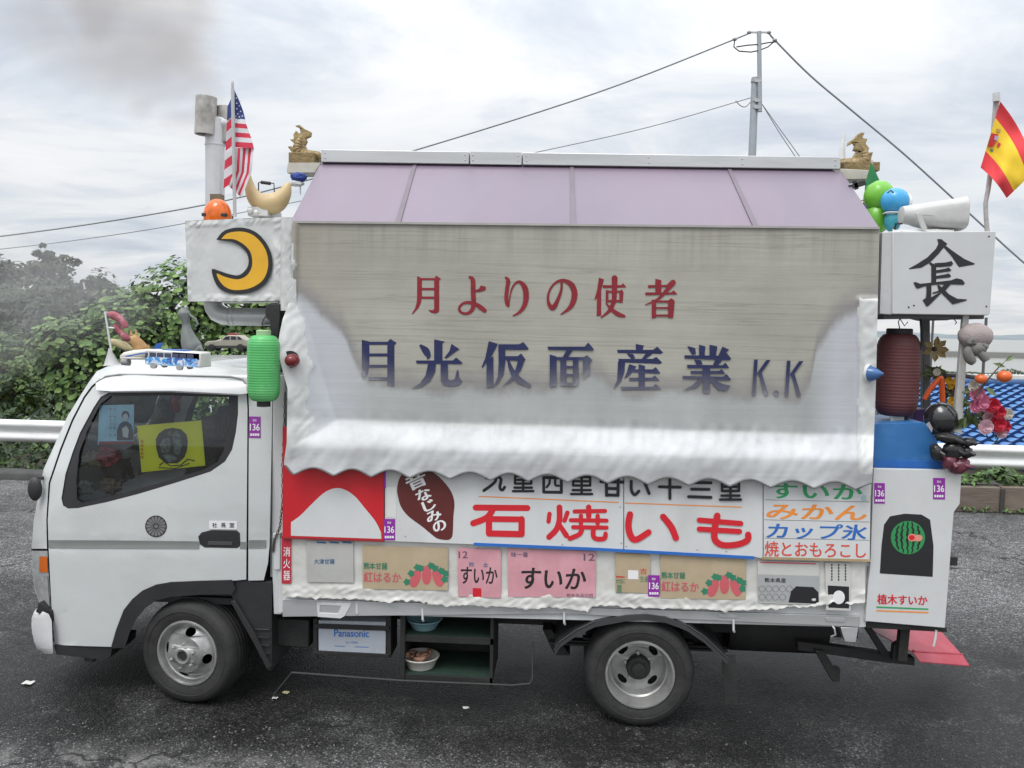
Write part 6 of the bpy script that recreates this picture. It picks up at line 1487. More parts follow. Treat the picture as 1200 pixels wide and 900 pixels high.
for px in (248.5, 282):
    for dy in (-.004, .12): b = MB(); b.lathe([(0, 0), (4.4 * m_, 0), (4.4 * m_, .02), (2.4 * m_, .024), (0, .022)], U(px, 407.5, Yk) + Vector((0, dy + .008, 0)), (0, -1, 0), 18); b.build('wheel', rubber, t)
# little mast with pink windsocks
Ym = roofY(131, 428); t = thing('windsock_mast', 'thin white mast with two faded pink cloth streamers at the front of the cab roof', 'mast', U(131, 428, Ym))
b = MB(); b.tube([U(130.5, 412, Ym), U(123, 365, Ym)], .0055, 8); b.tube([U(127.5, 384, Ym), U(134, 384.5, Ym)], .005, 6); b.build('mast', wpaint, t)
b = MB(); b.lathe([(.045, 0), (.036, .01), (.012, .07), (.006, .09), (0, .09)], U(131, 428, Ym), (-.12, 0, 1), 16); b.build('cone_base', mat('mast_base', (.40, .40, .40), .6, var=.2), t, smooth=50)
for pts in ([(125, 370, 2.5), (130, 369, 4.5), (138, 372, 5), (144, 378, 4.5), (147, 384, 4)], [(134, 381, 3), (137, 385, 4), (142, 390, 4), (148, 396, 4.5), (152, 398, 2)]):
    q = curve_pts(pts, 4); b = MB(); b.tube([U(x, y, Ym + .02) for x, y, w in q], [w * mpp(Ym) for x, y, w in q], 12); b.build('streamer', mat('faded_pink_cloth', H('#95525c'), .8, var=.3, vs=25, dirt=(.55, .45, .46), dirt_amt=.7, ds=22), t, smooth=60)
t_ = MB(); q = [(127, 400, 1), (131, 400.5, 3.8), (140, 403, 4.8), (150, 407.5, 4.2), (155, 410, 1)]; q = curve_pts(q, 4); t_.tube([U(x, y, Ym + .05) for x, y, w in q], [w * mpp(Ym) for x, y, w in q], 14); o = t_.build('toy_surfboard', mat('cream_board', H('#b9ad84'), .5, var=.15), None, loc=U(145, 412, Ym + .05), smooth=60); tag(o, 'cream oval toy board propped below the pink streamers', 'toy board')

# ---- seen through the cab window
def Yin(e): return lambda a, b: Ycab(a, b) + .018 + e
t = thing('window_poster', 'pale blue portrait sheet taped inside the front of the cab window', 'poster', U(136, 520, .1))
b = MB(); b.slab([(116.5, 475), (157, 474), (156.5, 520), (114.5, 521)], Yin(.01), .002); b.build('sheet', mat('pale_blue_sheet', H('#8fb9cf'), .4, var=.15, vs=12), t)
b = MB(); b.flat([(137, 516), (137, 504), (140, 497), (144, 494), (149, 494), (154, 498), (156, 506), (156, 516)], Yin(.0088)); b.flat(arc(147, 486.5, 4.6, 5.2, 0, 2 * pi, 20)[:-1], Yin(.0086)); b.build('figure', mat('portrait_navy', (.03, .045, .08), .5), t, smooth=0)
b = MB(); b.flat(arc(147, 489, 3.2, 4.2, 0, 2 * pi, 16)[:-1], Yin(.0080)); b.flat([(143, 502), (148, 499), (151, 504), (150, 513), (144, 512)], Yin(.0080)); b.build('figure_light', mat('portrait_pale', (.42, .46, .48), .5), t, smooth=0)
b = MB(); 
for x0 in (128.5, 133.5):
    for k in range(8): b.flat([(x0 + 1.2 * sin(k * 2.3), 478 + k * 4.4), (x0 + 1.6 + sin(k * 3.1), 478.6 + k * 4.4), (x0 + .8, 481 + k * 4.4)], Yin(.0085))
b.build('handwriting', grey_ink, t, smooth=0)
b = MB(); b.slab([(116, 517.4), (156.5, 517), (156.5, 520), (115.5, 521)], Yin(.0075), .002); b.build('red_footer', mat('footer_red', H('#7a2434'), .5), t)
t = thing('window_poster', 'bright yellow flyer with a dark oval taped inside the cab window', 'poster', U(203, 551, .1))
b = MB(); b.slab([(160.8, 498.9), (236, 492.6), (240.5, 545.6), (166, 553.5)], Yin(.008), .002); b.build('sheet', mat('flyer_yellow', H('#cfd01f'), .4, var=.06), t)
b = MB(); b.flat([(186, 536), (183, 525), (182.5, 515), (186, 508), (193, 503), (202, 501.3), (212, 503), (218.5, 509), (220, 517), (219, 528), (216, 536), (208, 543), (194, 543)], Yin(.0068)); b.build('dark_oval', mat('flyer_black', (.03, .03, .03), .5), t, smooth=0)
b = MB(); b.flat([(187, 521), (191, 514), (199, 513), (200, 524), (197, 531), (189, 530)], Yin(.006)); b.flat([(202, 508), (207, 505), (212, 511), (213, 522), (210, 533), (204, 531)], Yin(.0058)); b.flat([(190, 533), (201, 531), (208, 538), (198, 542)], Yin(.0054)); b.flat([(196, 507), (200, 505), (201, 510), (197, 511)], Yin(.0054)); b.build('grey_shapes', mat('flyer_grey', (.12, .15, .145), .5, var=.8, vs=45), t, smooth=0)
b = MB(); b.tube([U(a, c, Yin(.006)(a, c)) for a, c in ((187, 545), (192, 541), (200, 546), (212, 545), (220, 538), (228, 540))], .0035, 5); b.tube([U(a, c, Yin(.006)(a, c)) for a, c in ((190, 542), (186, 548), (205, 549), (222, 543))], .003, 5); b.build('line_drawing', mat('flyer_black', (.03, .03, .03), .5), t, smooth=0)
b = MB()
for k in range(5): b.flat([(164.5, 516 + k * 4.6), (168, 515.8 + k * 4.6), (168, 519 + k * 4.6), (164.8, 519.2 + k * 4.6)], Yin(.0068))
b.build('small_printing', mat('flyer_orange', H('#b88a20'), .5), t, smooth=0)
rng = random.Random(3)
for lab, cat, px, py, Y, r_, col in (('crumpled red and pink cloth toy on the dashboard behind the cab window', 'cloth toy', 128, 535, .25, .06, '#8a3040'), ('dark cloth cap lying behind the front of the cab window', 'cap', 138, 552, .28, .075, '#2a2426'), ('small pale stuffed toy low in the front window corner', 'stuffed toy', 108, 538, .24, .045, '#8f8a70'), ('white crumpled paper at the bottom of the cab window', 'paper', 100, 571, .22, .04, '#9aa098'), ('tan pouch on the dashboard behind the cab window', 'pouch', 131, 568, .24, .055, '#6a5b48')):
    b = MB(); b.ball(U(px, py, Y), (r_ * 1.25, r_, r_), 20, 14, rough=.55, fr=3.2, seed=px); o = b.build(cat.replace(' ', '_'), mat('cabin_' + cat.replace(' ', '_'), H(col), .8, var=.4, vs=30), None, loc=U(px, py, Y) - Vector((0, 0, r_))); tag(o, lab, cat)
b = MB(); b.ball(U(206, 474, .6), (.03, .03, .06), 14, 10, rough=.3); o = b.build('red_charm', mat('charm_red', H('#a02028'), .6), None, loc=U(206, 474, .6)); tag(o, 'small red charm hanging inside the cab above the yellow flyer', 'charm')
b = MB(); b.tube([U(188, 470, .6), U(195, 478, .6), U(192, 490, .6), U(182, 500, .6)], [.03, .05, .05, .03], 10); o = b.build('dark_garland', mat('garland_dark', (.05, .045, .03), .9, var=.5, vs=30), None, loc=U(190, 490, .6)); tag(o, 'dark dried garland hanging inside the cab', 'garland')

# ================================================================== UNDER AND BEHIND THE TRUCK
# battery
Yb2 = .10; t = thing('truck_battery', 'white truck battery with blue lettering strapped under the bed', 'battery', U(412, 766, Yb2))
b = MB(); b.slab([(373, 727), (452, 729), (452, 766.5), (373, 762.5)], Yb2, .2); b.build('case', mat('battery_white', (.42, .45, .50), .35, var=.06, dirt=(.18, .18, .18), dirt_amt=.35, ds=6), t, bevel=.004)
b = MB(); typed(b, 'Panasonic', (391.5, 737.5, 432.5, 746), Yb2 - .0012, off=.025, k=.02); typed(b, 'ca-100d', (405, 751.5, 419, 753.8), Yb2 - .0012, k=.02); b.flat([(392, 756.5), (404, 757), (404, 757.8), (392, 757.3)], Yb2 - .001); b.flat([(416, 757.6), (432, 758), (432, 758.8), (416, 758.4)], Yb2 - .001); b.build('blue_lettering', blue_paint, t, smooth=0, fix=False)
b = MB(); b.slab([(368, 731), (456, 734), (456, 739.5), (368, 736.5)], Yb2 - .012, .01); b.slab([(368, 763), (456, 767), (456, 771), (368, 767)], Yb2 - .01, .25); b.slab([(367, 725), (372, 725), (372, 770), (367, 770)], Yb2, .2); b.slab([(453, 722), (458, 722), (458, 771), (453, 771)], Yb2, .2); b.build('battery_cradle', dark_metal, TRUCK, bevel=.002)
b = MB(); b.slab([(322, 725), (362, 727), (362, 760), (322, 757)], .12, .25); b.build('air_tank', dark_metal, TRUCK, bevel=.01)
# low step shelf with two green floors
Ys = .06; t = thing('step_shelf', 'black step shelf with two green floors hung under the truck bed', 'shelf', U(522, 803, Ys))
gfl = mat('green_felt', (.014, .038, .026), .85, var=.25, vs=30)
zt, zl = U(525, 746, Ys).z, U(525, 792, Ys).z; xa, xb2 = U(469, 760, Ys).x, U(578, 760, Ys).x
for z in (zt, zl): b = MB(); b.box((xa + .02, Ys + .012, z - .006), (xb2 - .02, Ys + .40, z)); b.build('green_floor', gfl, t)
b = MB()
for z, h_ in ((zt, .042), (zl, .055)): b.box((xa, Ys, z - h_), (xb2, Ys + .01, z - .001))
b.box((xa, Ys - .01, zl - .06), (xa + .03, Ys + .02, zt + .2)); b.box((xb2 - .02, Ys, zl - .06), (xb2, Ys + .02, zt + .2)); b.box((xa, Ys + .40, zl - .05), (xb2, Ys + .42, zt + .2)); b.box((xa + .003, Ys + .02, zl - .05), (xa + .018, Ys + .4, zt + .2)); b.box((xb2 - .018, Ys + .02, zl - .05), (xb2 - .003, Ys + .4, zt + .2))
b.build('frame', dark_metal, t, bevel=.002)
cx = U(497, 730, Ys + .12); c = Vector((cx.x, Ys + .13, zt)); t = thing('basin', 'pale blue plastic basin on the upper green shelf floor', 'basin', c)
b = MB(); b.lathe([(0, .004), (.075, .004), (.108, .06), (.116, .062), (.117, .066), (.112, .068), (.104, .064), (.072, .012), (0, .012)], c, (0, 0, 1), 36); b.build('bowl', mat('basin_blue', (.22, .38, .42), .4, var=.06), t, smooth=50)
c = Vector((U(493, 785, Ys + .13).x, Ys + .125, zl)); t = thing('basket', 'white round basket of sweet potatoes on the lower green shelf floor', 'basket', c)
b = MB(); b.lathe([(0, .003), (.085, .003), (.112, .065), (.118, .067), (.119, .072), (.113, .074), (.106, .068), (.082, .012), (0, .012)], c, (0, 0, 1), 40); b.build('bowl', mat('basket_white', (.55, .53, .48), .5, var=.08), t, smooth=50)
rng = random.Random(9); yam = mat('sweet_potato_skin', (.30, .16, .11), .7, var=.3, vs=20)
for k in range(20):
    a = rng.uniform(0, 2 * pi); rr = sqrt(rng.random()) * .085; p = c + Vector((rr * cos(a), rr * sin(a), 0.058 + .012 * rng.random() + .014 * (k > 12))); d = Vector((cos(a + 1.3), sin(a + 1.3), .15)).normalized() * .032
    b = MB(); b.tube([p - d, p - d * .6, p, p + d * .6, p + d], [.003, .011, .015, .011, .003], 10); o = b.build('sweet_potato', yam, None, loc=p - Vector((0, 0, .015)), smooth=60)
    tag(o, 'small roasted sweet potato in the white basket under the truck', 'sweet potato', 'sweet potatoes piled in the white basket')
# rear underrun bar, brackets, red sheet on the step
b = MB(); b.slab([(935, 752), (960, 755), (1072, 771), (1072, 780), (1040, 777), (935, 762)], .25, .06); b.slab([(955, 762), (966, 763), (978, 783), (985, 784), (984, 799), (976, 799), (966, 782)], .22, .05); b.slab([(1014, 736), (1022, 736), (1044, 768), (1034, 768)], .2, .05); b.slab([(1056, 735), (1067, 735), (1063, 776), (1052, 775)], .1, .05); b.slab([(1048, 757), (1056, 752), (1056, 776), (1046, 775)], .14, .05)
b.slab([(1014, 728), (1110, 736), (1110, 741), (1014, 736)], .0, 1.5); b.build('underrun_frame', dark_metal, TRUCK, bevel=.003)
redp = mat('red_sheet', H('#b43448'), .35, var=.12, vs=6, dirt=(.42, .16, .18), dirt_amt=.4)
b = MB(); P = [U(1016, 735, .30), U(1100, 737, 1.1), U(1128, 768, .80), U(1070, 764, .22)]; n0 = Vector((0, 0, -.006))
b.hexa([p + n0 for p in P] + P); P2 = [U(1069, 763, .215), U(1128, 767, .79), U(1136, 780, .72), U(1078, 775, .20)]
b.hexa([p + n0 for p in P2] + [P2[0] + Vector((0, 0, .002)), P2[1] + Vector((0, 0, .002)), P2[2], P2[3]]); b.tube([P[3].lerp(P[2], q / 8) + Vector((0, 0, .006)) for q in range(9)], .008, 6)
o = b.build('red_plastic_sheet', redp, None, loc=U(1075, 770, .5), smooth=0); tag(o, 'folded red plastic sheet on the step under the watermelon poster', 'plastic sheet')
b = MB(); b.tube([U(1097, 738, -.0), U(1096, 748, -.01), U(1094, 757, -.005)], .007, 6); b.build('rope_end', wpaint, TRUCK)
# rear rack
xr0, xr1 = U(1032, 500, 0).x, U(1112, 500, 0).x
rk = MB(); rk.box((XB1, .06, ZB0 - .05), (xr1 + .12, WID - .1, ZB0)); rk.build('rear_platform', dark_metal, TRUCK)
pm_d = mat('post_grey', (.10, .10, .10), .6, var=.3); pm_w = mat('post_white', (.50, .50, .48), .5, var=.12, dirt=(.25, .24, .22), dirt_amt=.4)
b = MB(); b.slab([(1081.5, 370), (1090, 370), (1091, 500), (1082, 500)], .5, .045); b.build('rack_post', pm_d, TRUCK, bevel=.003)
b = MB(); b.slab([(1129, 369), (1136, 369), (1127.5, 510), (1117.5, 506)], .02, .03); b.build('rack_post', pm_w, TRUCK, bevel=.003)
b = MB(); b.slab([(1034, 368), (1154, 369), (1153, 374), (1122, 373), (1110, 375.5), (1100, 373), (1036, 374)], .03, .4); b.build('rack_beam', pm_d, TRUCK, bevel=.002)
for px, Y in ((1088, 1.35), (1150, 1.4)): b = MB(); b.box(U(px, 505, Y), U(px + 7, 372, Y) + Vector((0, .04, 0))); b.build('rack_post', pm_d, TRUCK, bevel=.003)
b = MB(); b.tube([U(1091, 440, .5), U(1128, 440, .1), U(1146, 443, .06)], .013, 8); b.build('rack_rail', pm_d, TRUCK)
b = MB(); b.tube([U(1079, 374, .15), U(1081, 400, .15), U(1078, 410, .15)], .008, 6); b.build('loose_wire', dark_metal, TRUCK); b = MB(); b.tube([U(1055, 374, .2), U(1060, 382, .2), U(1064, 377, .2)], .003, 5); b.build('loose_wire', dark_metal, TRUCK); b = MB(); b.tube([U(1118, 374, .1), U(1121, 378, .1), U(1119, 380, .1)], .003, 5); b.build('loose_wire', dark_metal, TRUCK)
blue_t = mat('blue_tarp_plastic', H('#2f6ba6'), .45, var=.1, vs=6, dirt=(.25, .4, .5), dirt_amt=.25)
t = thing('blue_container', 'flat blue plastic covered container above the watermelon poster', 'container', U(1064, 550, .1))
b = MB(); b.slab([(1021, 497), (1084, 495), (1096, 512), (1107, 541), (1023, 541)], .03, .45); b.build('body', blue_t, t, bevel=.006)
b = MB(); b.slab([(1022, 540), (1107, 541), (1109, 551), (1023, 549)], .015, .48); b.build('lip', mat('blue_lip', H('#235fa8'), .5, var=.12), t, bevel=.004)
b = MB(); b.slab([(1071, 480), (1086, 479), (1085, 497), (1072, 497)], .3, .1); o = b.build('purple_box', mat('dark_purple', (.05, .02, .09), .5), None, loc=U(1078, 497, .35), bevel=.005); tag(o, 'small dark purple box between the red lantern and the black ball', 'box')
b = MB(); q = curve_pts([(1083, 468, 5), (1091, 455, 5.5), (1101, 444, 6), (1103.5, 446, 6), (1104, 456, 6), (1104.5, 472, 5.5)], 5); b.tube([U(x, y, .25) for x, y, w in q], [w * .5 * mpp(.25) * 1.05 for x, y, w in q], 12); o = b.build('orange_tube', mat('orange_plastic', H('#d95a1e'), .4), None, loc=U(1095, 470, .25), smooth=60); tag(o, 'bent orange plastic tube standing behind the black ball', 'tube')
t = thing('helmet', 'round black helmet with a grey flash beside the white rack post', 'helmet', U(1101, 514, .05)); m_ = mpp(.05)
b = MB(); b.ball(U(1102.5, 491.5, .05), (18 * m_, 17 * m_, 20 * m_), 28, 18, rough=.04); b.build('shell', mat('gloss_black', (.015, .015, .017), .2, var=.1, coat=.5), t)
b = MB(); b.flat([(1085, 497), (1089, 494), (1093, 502), (1092, 507)], .05 - 13.5 * m_); b.build('grey_flash', mat('flash_grey', (.3, .3, .32), .4), t, smooth=0)
gm_ = mat('black_vinyl', (.018, .017, .018), .28, var=.2, vs=12); mr_ = mat('maroon_vinyl', (.13, .03, .05), .35, var=.2, vs=14)
for lab, cx_, cy_, rx, rz, ang, m__ in (('long black padded glove on top of the glove bundle', 1112, 513.5, 16, 6, -.12, gm_), ('black padded glove at the left of the bundle', 1097, 530, 6.5, 10, .3, gm_), ('black padded glove at the right of the bundle', 1134, 518, 7.5, 5, .2, gm_), ('black padded glove in the middle of the bundle', 1117, 528, 12, 10, .1, gm_), ('maroon padded glove hanging lowest in the bundle', 1125, 546, 11.5, 9, .45, mr_), ('dark maroon padded glove tucked under the black ones', 1112, 541, 8, 9, -.3, mr_), ('black padded glove at the far right edge of the bundle', 1132, 530, 7, 7, .2, gm_)):
    b = MB(); m_ = mpp(0); A = Matrix.Rotation(-ang, 3, 'Y'); c = U(cx_, cy_, -.05)
    b.ball(c, (rx * m_, 8 * m_, rz * m_), 22, 14, rough=.18, fr=2.4, axis=A, seed=cx_)
    b.tube([c + A @ Vector((rx * m_ * .3, -6 * m_, 0)), c + A @ Vector((rx * m_ * .6, -9 * m_, -rz * m_ * .3)), c + A @ Vector((rx * m_ * .95, -7 * m_, -rz * m_ * .4))], [2.6 * m_, 2.8 * m_, 1.2 * m_], 10)
    o = b.build('padded_glove', m__, None, loc=c - Vector((0, 0, rz * m_)), smooth=60); tag(o, lab, 'glove', 'padded gloves tied at the rear corner')
# plush toy on the white post
t = thing('plush_toy', 'faded grey pink plush toy hugging the white rack post under the sign', 'plush toy', U(1147, 427, -.05)); pl = mat('faded_plush', (.34, .29, .28), .9, var=.15, vs=8, bump=.6, bs=120, dirt=(.5, .42, .42), dirt_amt=.4); pl2 = mat('grey_plush', (.17, .165, .155), .9, var=.2, vs=9, bump=.6, bs=120)
m_ = mpp(-.02); b = MB(); b.ball(U(1143, 394, .0), (18.5 * m_, 15 * m_, 15 * m_), 26, 18, rough=.05); b.build('head', pl, t)
b = MB(); b.ball(U(1145, 409, -.05), (10 * m_, 8 * m_, 8 * m_), 18, 12, rough=.1)
for pts in ([(1136, 407, 3), (1134, 413, 5), (1137, 421, 5.5), (1141, 425, 4)], [(1148, 413, 4), (1153, 418, 5), (1156, 422, 4.5)], [(1150, 404, 3), (1157, 407, 3)], [(1136, 403, 3), (1139, 398, 4), (1141, 403, 3)]):
    q = curve_pts(pts, 3); b.tube([U(x, y, -.07) for x, y, w in q], [w * m_ for x, y, w in q], 10)
b.build('body', pl2, t, smooth=60)
# dried flower, persimmon branch, bouquet
t = thing('dried_flower', 'large tan artificial flower with long petals beside the grey rack post', 'flower', U(1097, 424, .3)); b = MB(); m_ = mpp(.3)
for k, a in enumerate((1.5, .75, -.05, -.7, -1.6, 2.6, 3.5)):
    c0 = U(1095, 409, .3); d = Vector((cos(a), -.25, sin(a))); q = [c0 + d * (s * m_) for s in (1, 5, 10, 15)]
    A = d.normalized(); sd_ = A.cross(Vector((0, 1, 0))).normalized()
    b.add([q[0], q[1] + sd_ * 2.5 * m_, q[2] + sd_ * 3.6 * m_ + Vector((0, -.01, 0)), q[3], q[2] - sd_ * 3.6 * m_ + Vector((0, -.01, 0)), q[1] - sd_ * 2.5 * m_], [(0, 1, 2, 3, 4, 5)])
b.build('petals', mat('tan_petals', H('#9a8556'), .7, var=.25, vs=25), t, smooth=0); b = MB(); b.ball(U(1095, 409, .27), 3 * m_, 12, 8); b.build('centre', mat('flower_dark', (.06, .04, .02), .8), t)
def bouquet(label, name, spots, Y, leaves, seed):
    rng = random.Random(seed); xs_ = [s[0] for s in spots]; ys_ = [s[1] for s in spots]
    t = thing('artificial_bouquet', label, 'flowers', U(sum(xs_) / len(xs_), max(ys_) + 10, Y)); m_ = mpp(Y)
    for (x, y, r_, col) in spots:
        b = MB(); c = U(x, y, Y + rng.uniform(-.05, .03))
        for ring, (nr, rr, tilt) in enumerate(((6, 1.0, .35), (5, .72, .9), (4, .42, 1.4))):
            for k in range(nr):
                a = 2 * pi * k / nr + ring * .5; out = Vector((cos(a), -.6 * tilt, sin(a))).normalized(); sd_ = Vector((-sin(a), 0, cos(a)))
                p0 = c + Vector((0, -.012 * ring, 0)); R_ = r_ * m_ * rr; w_ = R_ * .75
                b.add([p0, p0 + out * R_ * .6 + sd_ * w_, p0 + out * R_ * 1.1 + sd_ * w_ * .4 + Vector((0, -.006, 0)), p0 + out * R_ * 1.1 - sd_ * w_ * .4 + Vector((0, -.006, 0)), p0 + out * R_ * .6 - sd_ * w_], [(0, 1, 2, 3, 4)])
        b.build('flower', mat('petal_' + col, H({'red': '#b81f38', 'pink': '#cf7a98', 'pale': '#c4a0aa', 'yellow': '#d1a528', 'white': '#c9c4b8', 'magenta': '#a8356c'}[col]), .6, var=.2, vs=30), t, smooth=0)
    b = MB()
    for (x, y) in leaves:
        for _ in range(4): leaf(b, U(x + rng.uniform(-4, 4), y + rng.uniform(-4, 4), Y + .02), Vector((rng.uniform(-1, 1), -1.2, rng.uniform(-.4, .8))), 9 * m_ * rng.uniform(.8, 1.3), rng)
    b.build('leaves', mat('plastic_leaf', (.09, .13, .05), .5, var=.35, vs=20), t, smooth=0, fix=False)
    b = MB()
    for (x, y, r_, c_) in spots: b.tube([U(x, y, Y + .03), U(lerp(x, sum(xs_) / len(xs_), .6), y + 14, Y + .06)], .004, 5)
    b.build('stems', mat('stem_green', (.05, .08, .03), .7), t)
bouquet('artificial bouquet of red and pink roses sticking out behind the white rack post', 'roses', [(1162, 475, 8, 'red'), (1170, 483, 7, 'red'), (1168, 497, 9, 'red'), (1176, 500, 7, 'red'), (1144, 461, 8, 'pink'), (1150, 472, 9, 'pink'), (1143, 476, 7, 'pink'), (1158, 489, 7, 'pale'), (1154, 500, 8, 'pale'), (1180, 485, 6, 'white'), (1173, 507, 6, 'pale'), (1140, 452, 6, 'white')], .0, [(1132, 472), (1134, 486), (1142, 490), (1150, 484), (1136, 462), (1146, 496), (1130, 494)], 31)
bouquet('yellow and magenta artificial flowers low behind the orange tube', 'yellow', [(1111, 446, 4, 'yellow'), (1119, 447, 4, 'yellow'), (1113, 452, 4, 'yellow'), (1119, 463, 6, 'magenta'), (1115, 470, 5, 'yellow'), (1120, 474, 5, 'yellow'), (1097, 436, 4, 'white')], .3, [(1108, 455), (1113, 460), (1095, 436), (1118, 455), (1102, 440), (1089, 436)], 32)
t = thing('persimmon_branch', 'thin branch with two orange persimmons above the rose bouquet', 'branch', U(1146, 470, -.08))
b = MB(); b.tube([U(1142, 466, -.08), U(1150, 455, -.09), U(1159, 443, -.1), (U(1168, 433, -.1)), U(1177, 424, -.1)], [.006, .006, .005, .004, .002], 6); b.tube([U(1159, 443, -.1), U(1168, 446, -.1), U(1174, 440, -.1)], .003, 5); b.tube([U(1155, 449, -.1), U(1150, 441, -.1)], .003, 5); b.build('twig', bark, t)
for px, py, r_ in ((1149.5, 444, 6.5), (1177, 441, 8)): 
    b = MB(); b.ball(U(px, py, -.1), (r_ * .0049, r_ * .0049, r_ * .0042), 20, 12); f_ = b.build('persimmon', mat('persimmon_orange', H('#d2622a'), .3, var=.15), t)
    b = MB()
    for k in range(4): a = k * pi / 2; c = U(px, py, -.1) + Vector((0, 0, r_ * .0042)); b.add([c, c + Vector((cos(a - .4) * .015, sin(a - .4) * .015, .003)), c + Vector((cos(a) * .024, sin(a) * .024, -.002)), c + Vector((cos(a + .4) * .015, sin(a + .4) * .015, .003))], [(0, 1, 2, 3)])
    b.build('calyx', mat('calyx_green', (.12, .14, .05), .7), f_)
b = MB(); rng = random.Random(4)
for px, py in ((1183, 420), (1161, 459), (1171, 428)): leaf(b, U(px, py, -.1), Vector((.2, -1, .3)), .04, rng)
b.build('leaves', mat('plastic_leaf2', (.12, .16, .07), .5), t, smooth=0, fix=False)

# ================================================================== BEYOND THE ROAD, RIGHT
YPL = G(1160, 601).y
wood = mat('weathered_timber', (.15, .12, .095), .85, var=.3, vs=5, bump=.5, bs=25, stretch=(.3, 1, 2), dirt=(.24, .22, .2), dirt_amt=.4)
zpl = U(1160, 571, YPL).z; x_ = U(1118, 590, YPL).x
pt_ = thing('planter', 'weathered timber edged planter along the road under the right guardrail', 'planter', (x_ + 2, YPL + .3, 0))
for k in range(7): b = MB(); b.box((x_ + k * .62, YPL, 0.0), (x_ + k * .62 + .60, YPL + .16, zpl + .01 * (k % 2))); b.build('timber', wood, pt_, bevel=.012)
for k in range(7): b = MB(); b.box((x_ + k * .62 - .03, YPL - .02, 0), (x_ + k * .62 + .03, YPL + .02, zpl * .96)); b.build('stake', mat('dark_stake', (.05, .045, .04), .9), pt_)
b = MB(); b.box((x_, YPL + .16, 0), (x_ + 4.4, KERB + .3, zpl - .03)); b.build('planting_soil', mat('soil_dark', (.05, .04, .03), .95), pt_)
rng = random.Random(77); b = MB()
for _ in range(2600):
    x = rng.uniform(x_, x_ + 4.4); y = rng.uniform(YPL + .05, KERB + .5); hh = .05 + .17 * max(0, noise.noise(Vector((x * 2.2, y * 2, 1))) + .6) * rng.random()
    leaf(b, Vector((x, y, zpl + hh - .03)), Vector((0, -.3, 1)) + rdir(rng) * .7, rng.uniform(.03, .07), rng, rng.randrange(3), rng.random() < .3)
for _ in range(260):
    x = rng.uniform(x_ + .1, x_ + 4); y = YPL - rng.random() ** 2 * .12; leaf(b, Vector((x, y, .02 + .06 * rng.random())), Vector((0, -.5, 1)) + rdir(rng) * .7, rng.uniform(.02, .045), rng, rng.randrange(3))
o = b.build('planter_plants', [G_mid, G_lite, G_kud2], None, smooth=0, fix=False); tag(o, 'low bright green plants spilling over the timber planter', 'ground cover', kind='stuff')
# house with blue tiled roof
bx0, bx1 = at(1030, 17), at(1300, 17)
Yr, Ye = 20.5, 12.5; zr = U(1165, 451, Yr).z; ze = U(1165, 548, Ye).z
hs = thing('house', 'house below the road with a glossy blue pantile roof', 'house', ((bx0 + bx1) / 2, (Yr + 14) / 2, ground_z((bx0 + bx1) / 2, 16)))
tile = mat('blue_roof_tile', H('#4a79b0'), .5, var=.12, vs=1.5, island=.0, coat=.0, dirt=(.12, .2, .32), dirt_amt=.25, ds=.8)
nrow = 22; b = MB()
def tp(x, s):                                          # s runs from eave to ridge in rows; each course overlaps the one below
    v = s / nrow; row = math.floor(s + 1e-6); fr = s - row
    return Vector((x, lerp(Ye, Yr, v), lerp(ze, zr, v) + .034 * sin(2 * pi * (x / .34 + .0 * row)) + .075 * (1 - fr)))
xs_ = [bx0 + (bx1 - bx0) * i / 300 for i in range(301)]
for r_ in range(nrow):
    o0 = len(b.v)
    for s in (r_ + 1e-4, r_ + .5, r_ + .9999):
        for x in xs_: b.v.append(tuple(tp(x, s)))
    for x in xs_: p = tp(x, r_ + 1e-4); b.v.append((p.x, p.y + .02, p.z - .11))
    n_ = len(xs_)
    for q in range(2):
        for i in range(n_ - 1): b.f.append((o0 + q * n_ + i, o0 + q * n_ + i + 1, o0 + (q + 1) * n_ + i + 1, o0 + (q + 1) * n_ + i)); b.m.append(0)
    for i in range(n_ - 1): b.f.append((o0 + 3 * n_ + i, o0 + 3 * n_ + i + 1, o0 + i + 1, o0 + i)); b.m.append(1)
b.build('roof', [tile, mat('tile_edge', H('#14305a'), .5)], hs, smooth=50, fix=False)
b = MB(); b.tube([(bx0, Yr, zr + .06), (bx1, Yr, zr + .06)], .13, 12); b.build('ridge_tiles', mat('ridge_tile', H('#264a72'), .35), hs)
b = MB(); b.add([(bx0, Yr, zr), (bx1, Yr, zr), (bx1, Yr + 7, ze), (bx0, Yr + 7, ze)], [(0, 1, 2, 3)]); b.build('rear_roof', tile, hs)
b = MB(); b.box((bx0 + .4, Ye + .6, ground_z(bx0, 14) - 3), (bx1 - .4, Yr + 6, ze - .05)); b.add([(bx0 + .4, Ye + .6, ze - .05), (bx0 + .4, Yr + 6, ze - .05), (bx0 + .4, Yr, zr - .05)], [(0, 1, 2)]); b.build('wall', mat('house_plaster', (.5, .48, .44), .8), hs)
Yw = 30; b = MB(); zb0, zb1 = -6, U(1160, 438.5, Yw).z; b.box((at(1040, Yw), Yw, zb0), (at(1500, Yw), Yw + .5, zb1)); o = b.build('sea_wall', mat('pale_sea_wall', (.62, .62, .60), .7, var=.1), None, loc=(at(1270, Yw), Yw, zb0), bevel=.03); tag(o, 'pale sea wall running beyond the blue tiled roof', 'wall')
b = MB(); rng = random.Random(12)
for _ in range(1500):
    x = rng.uniform(at(1040, Yw), at(1400, Yw)); k = max(0, noise.noise(Vector((x * .9, 0, 3))) + .15); leaf(b, Vector((x, Yw + rng.uniform(0, .4), zb1 + rng.random() * .35 * k)), Vector((0, -1, .5)) + rdir(rng) * .5, .06, rng, rng.randrange(2))
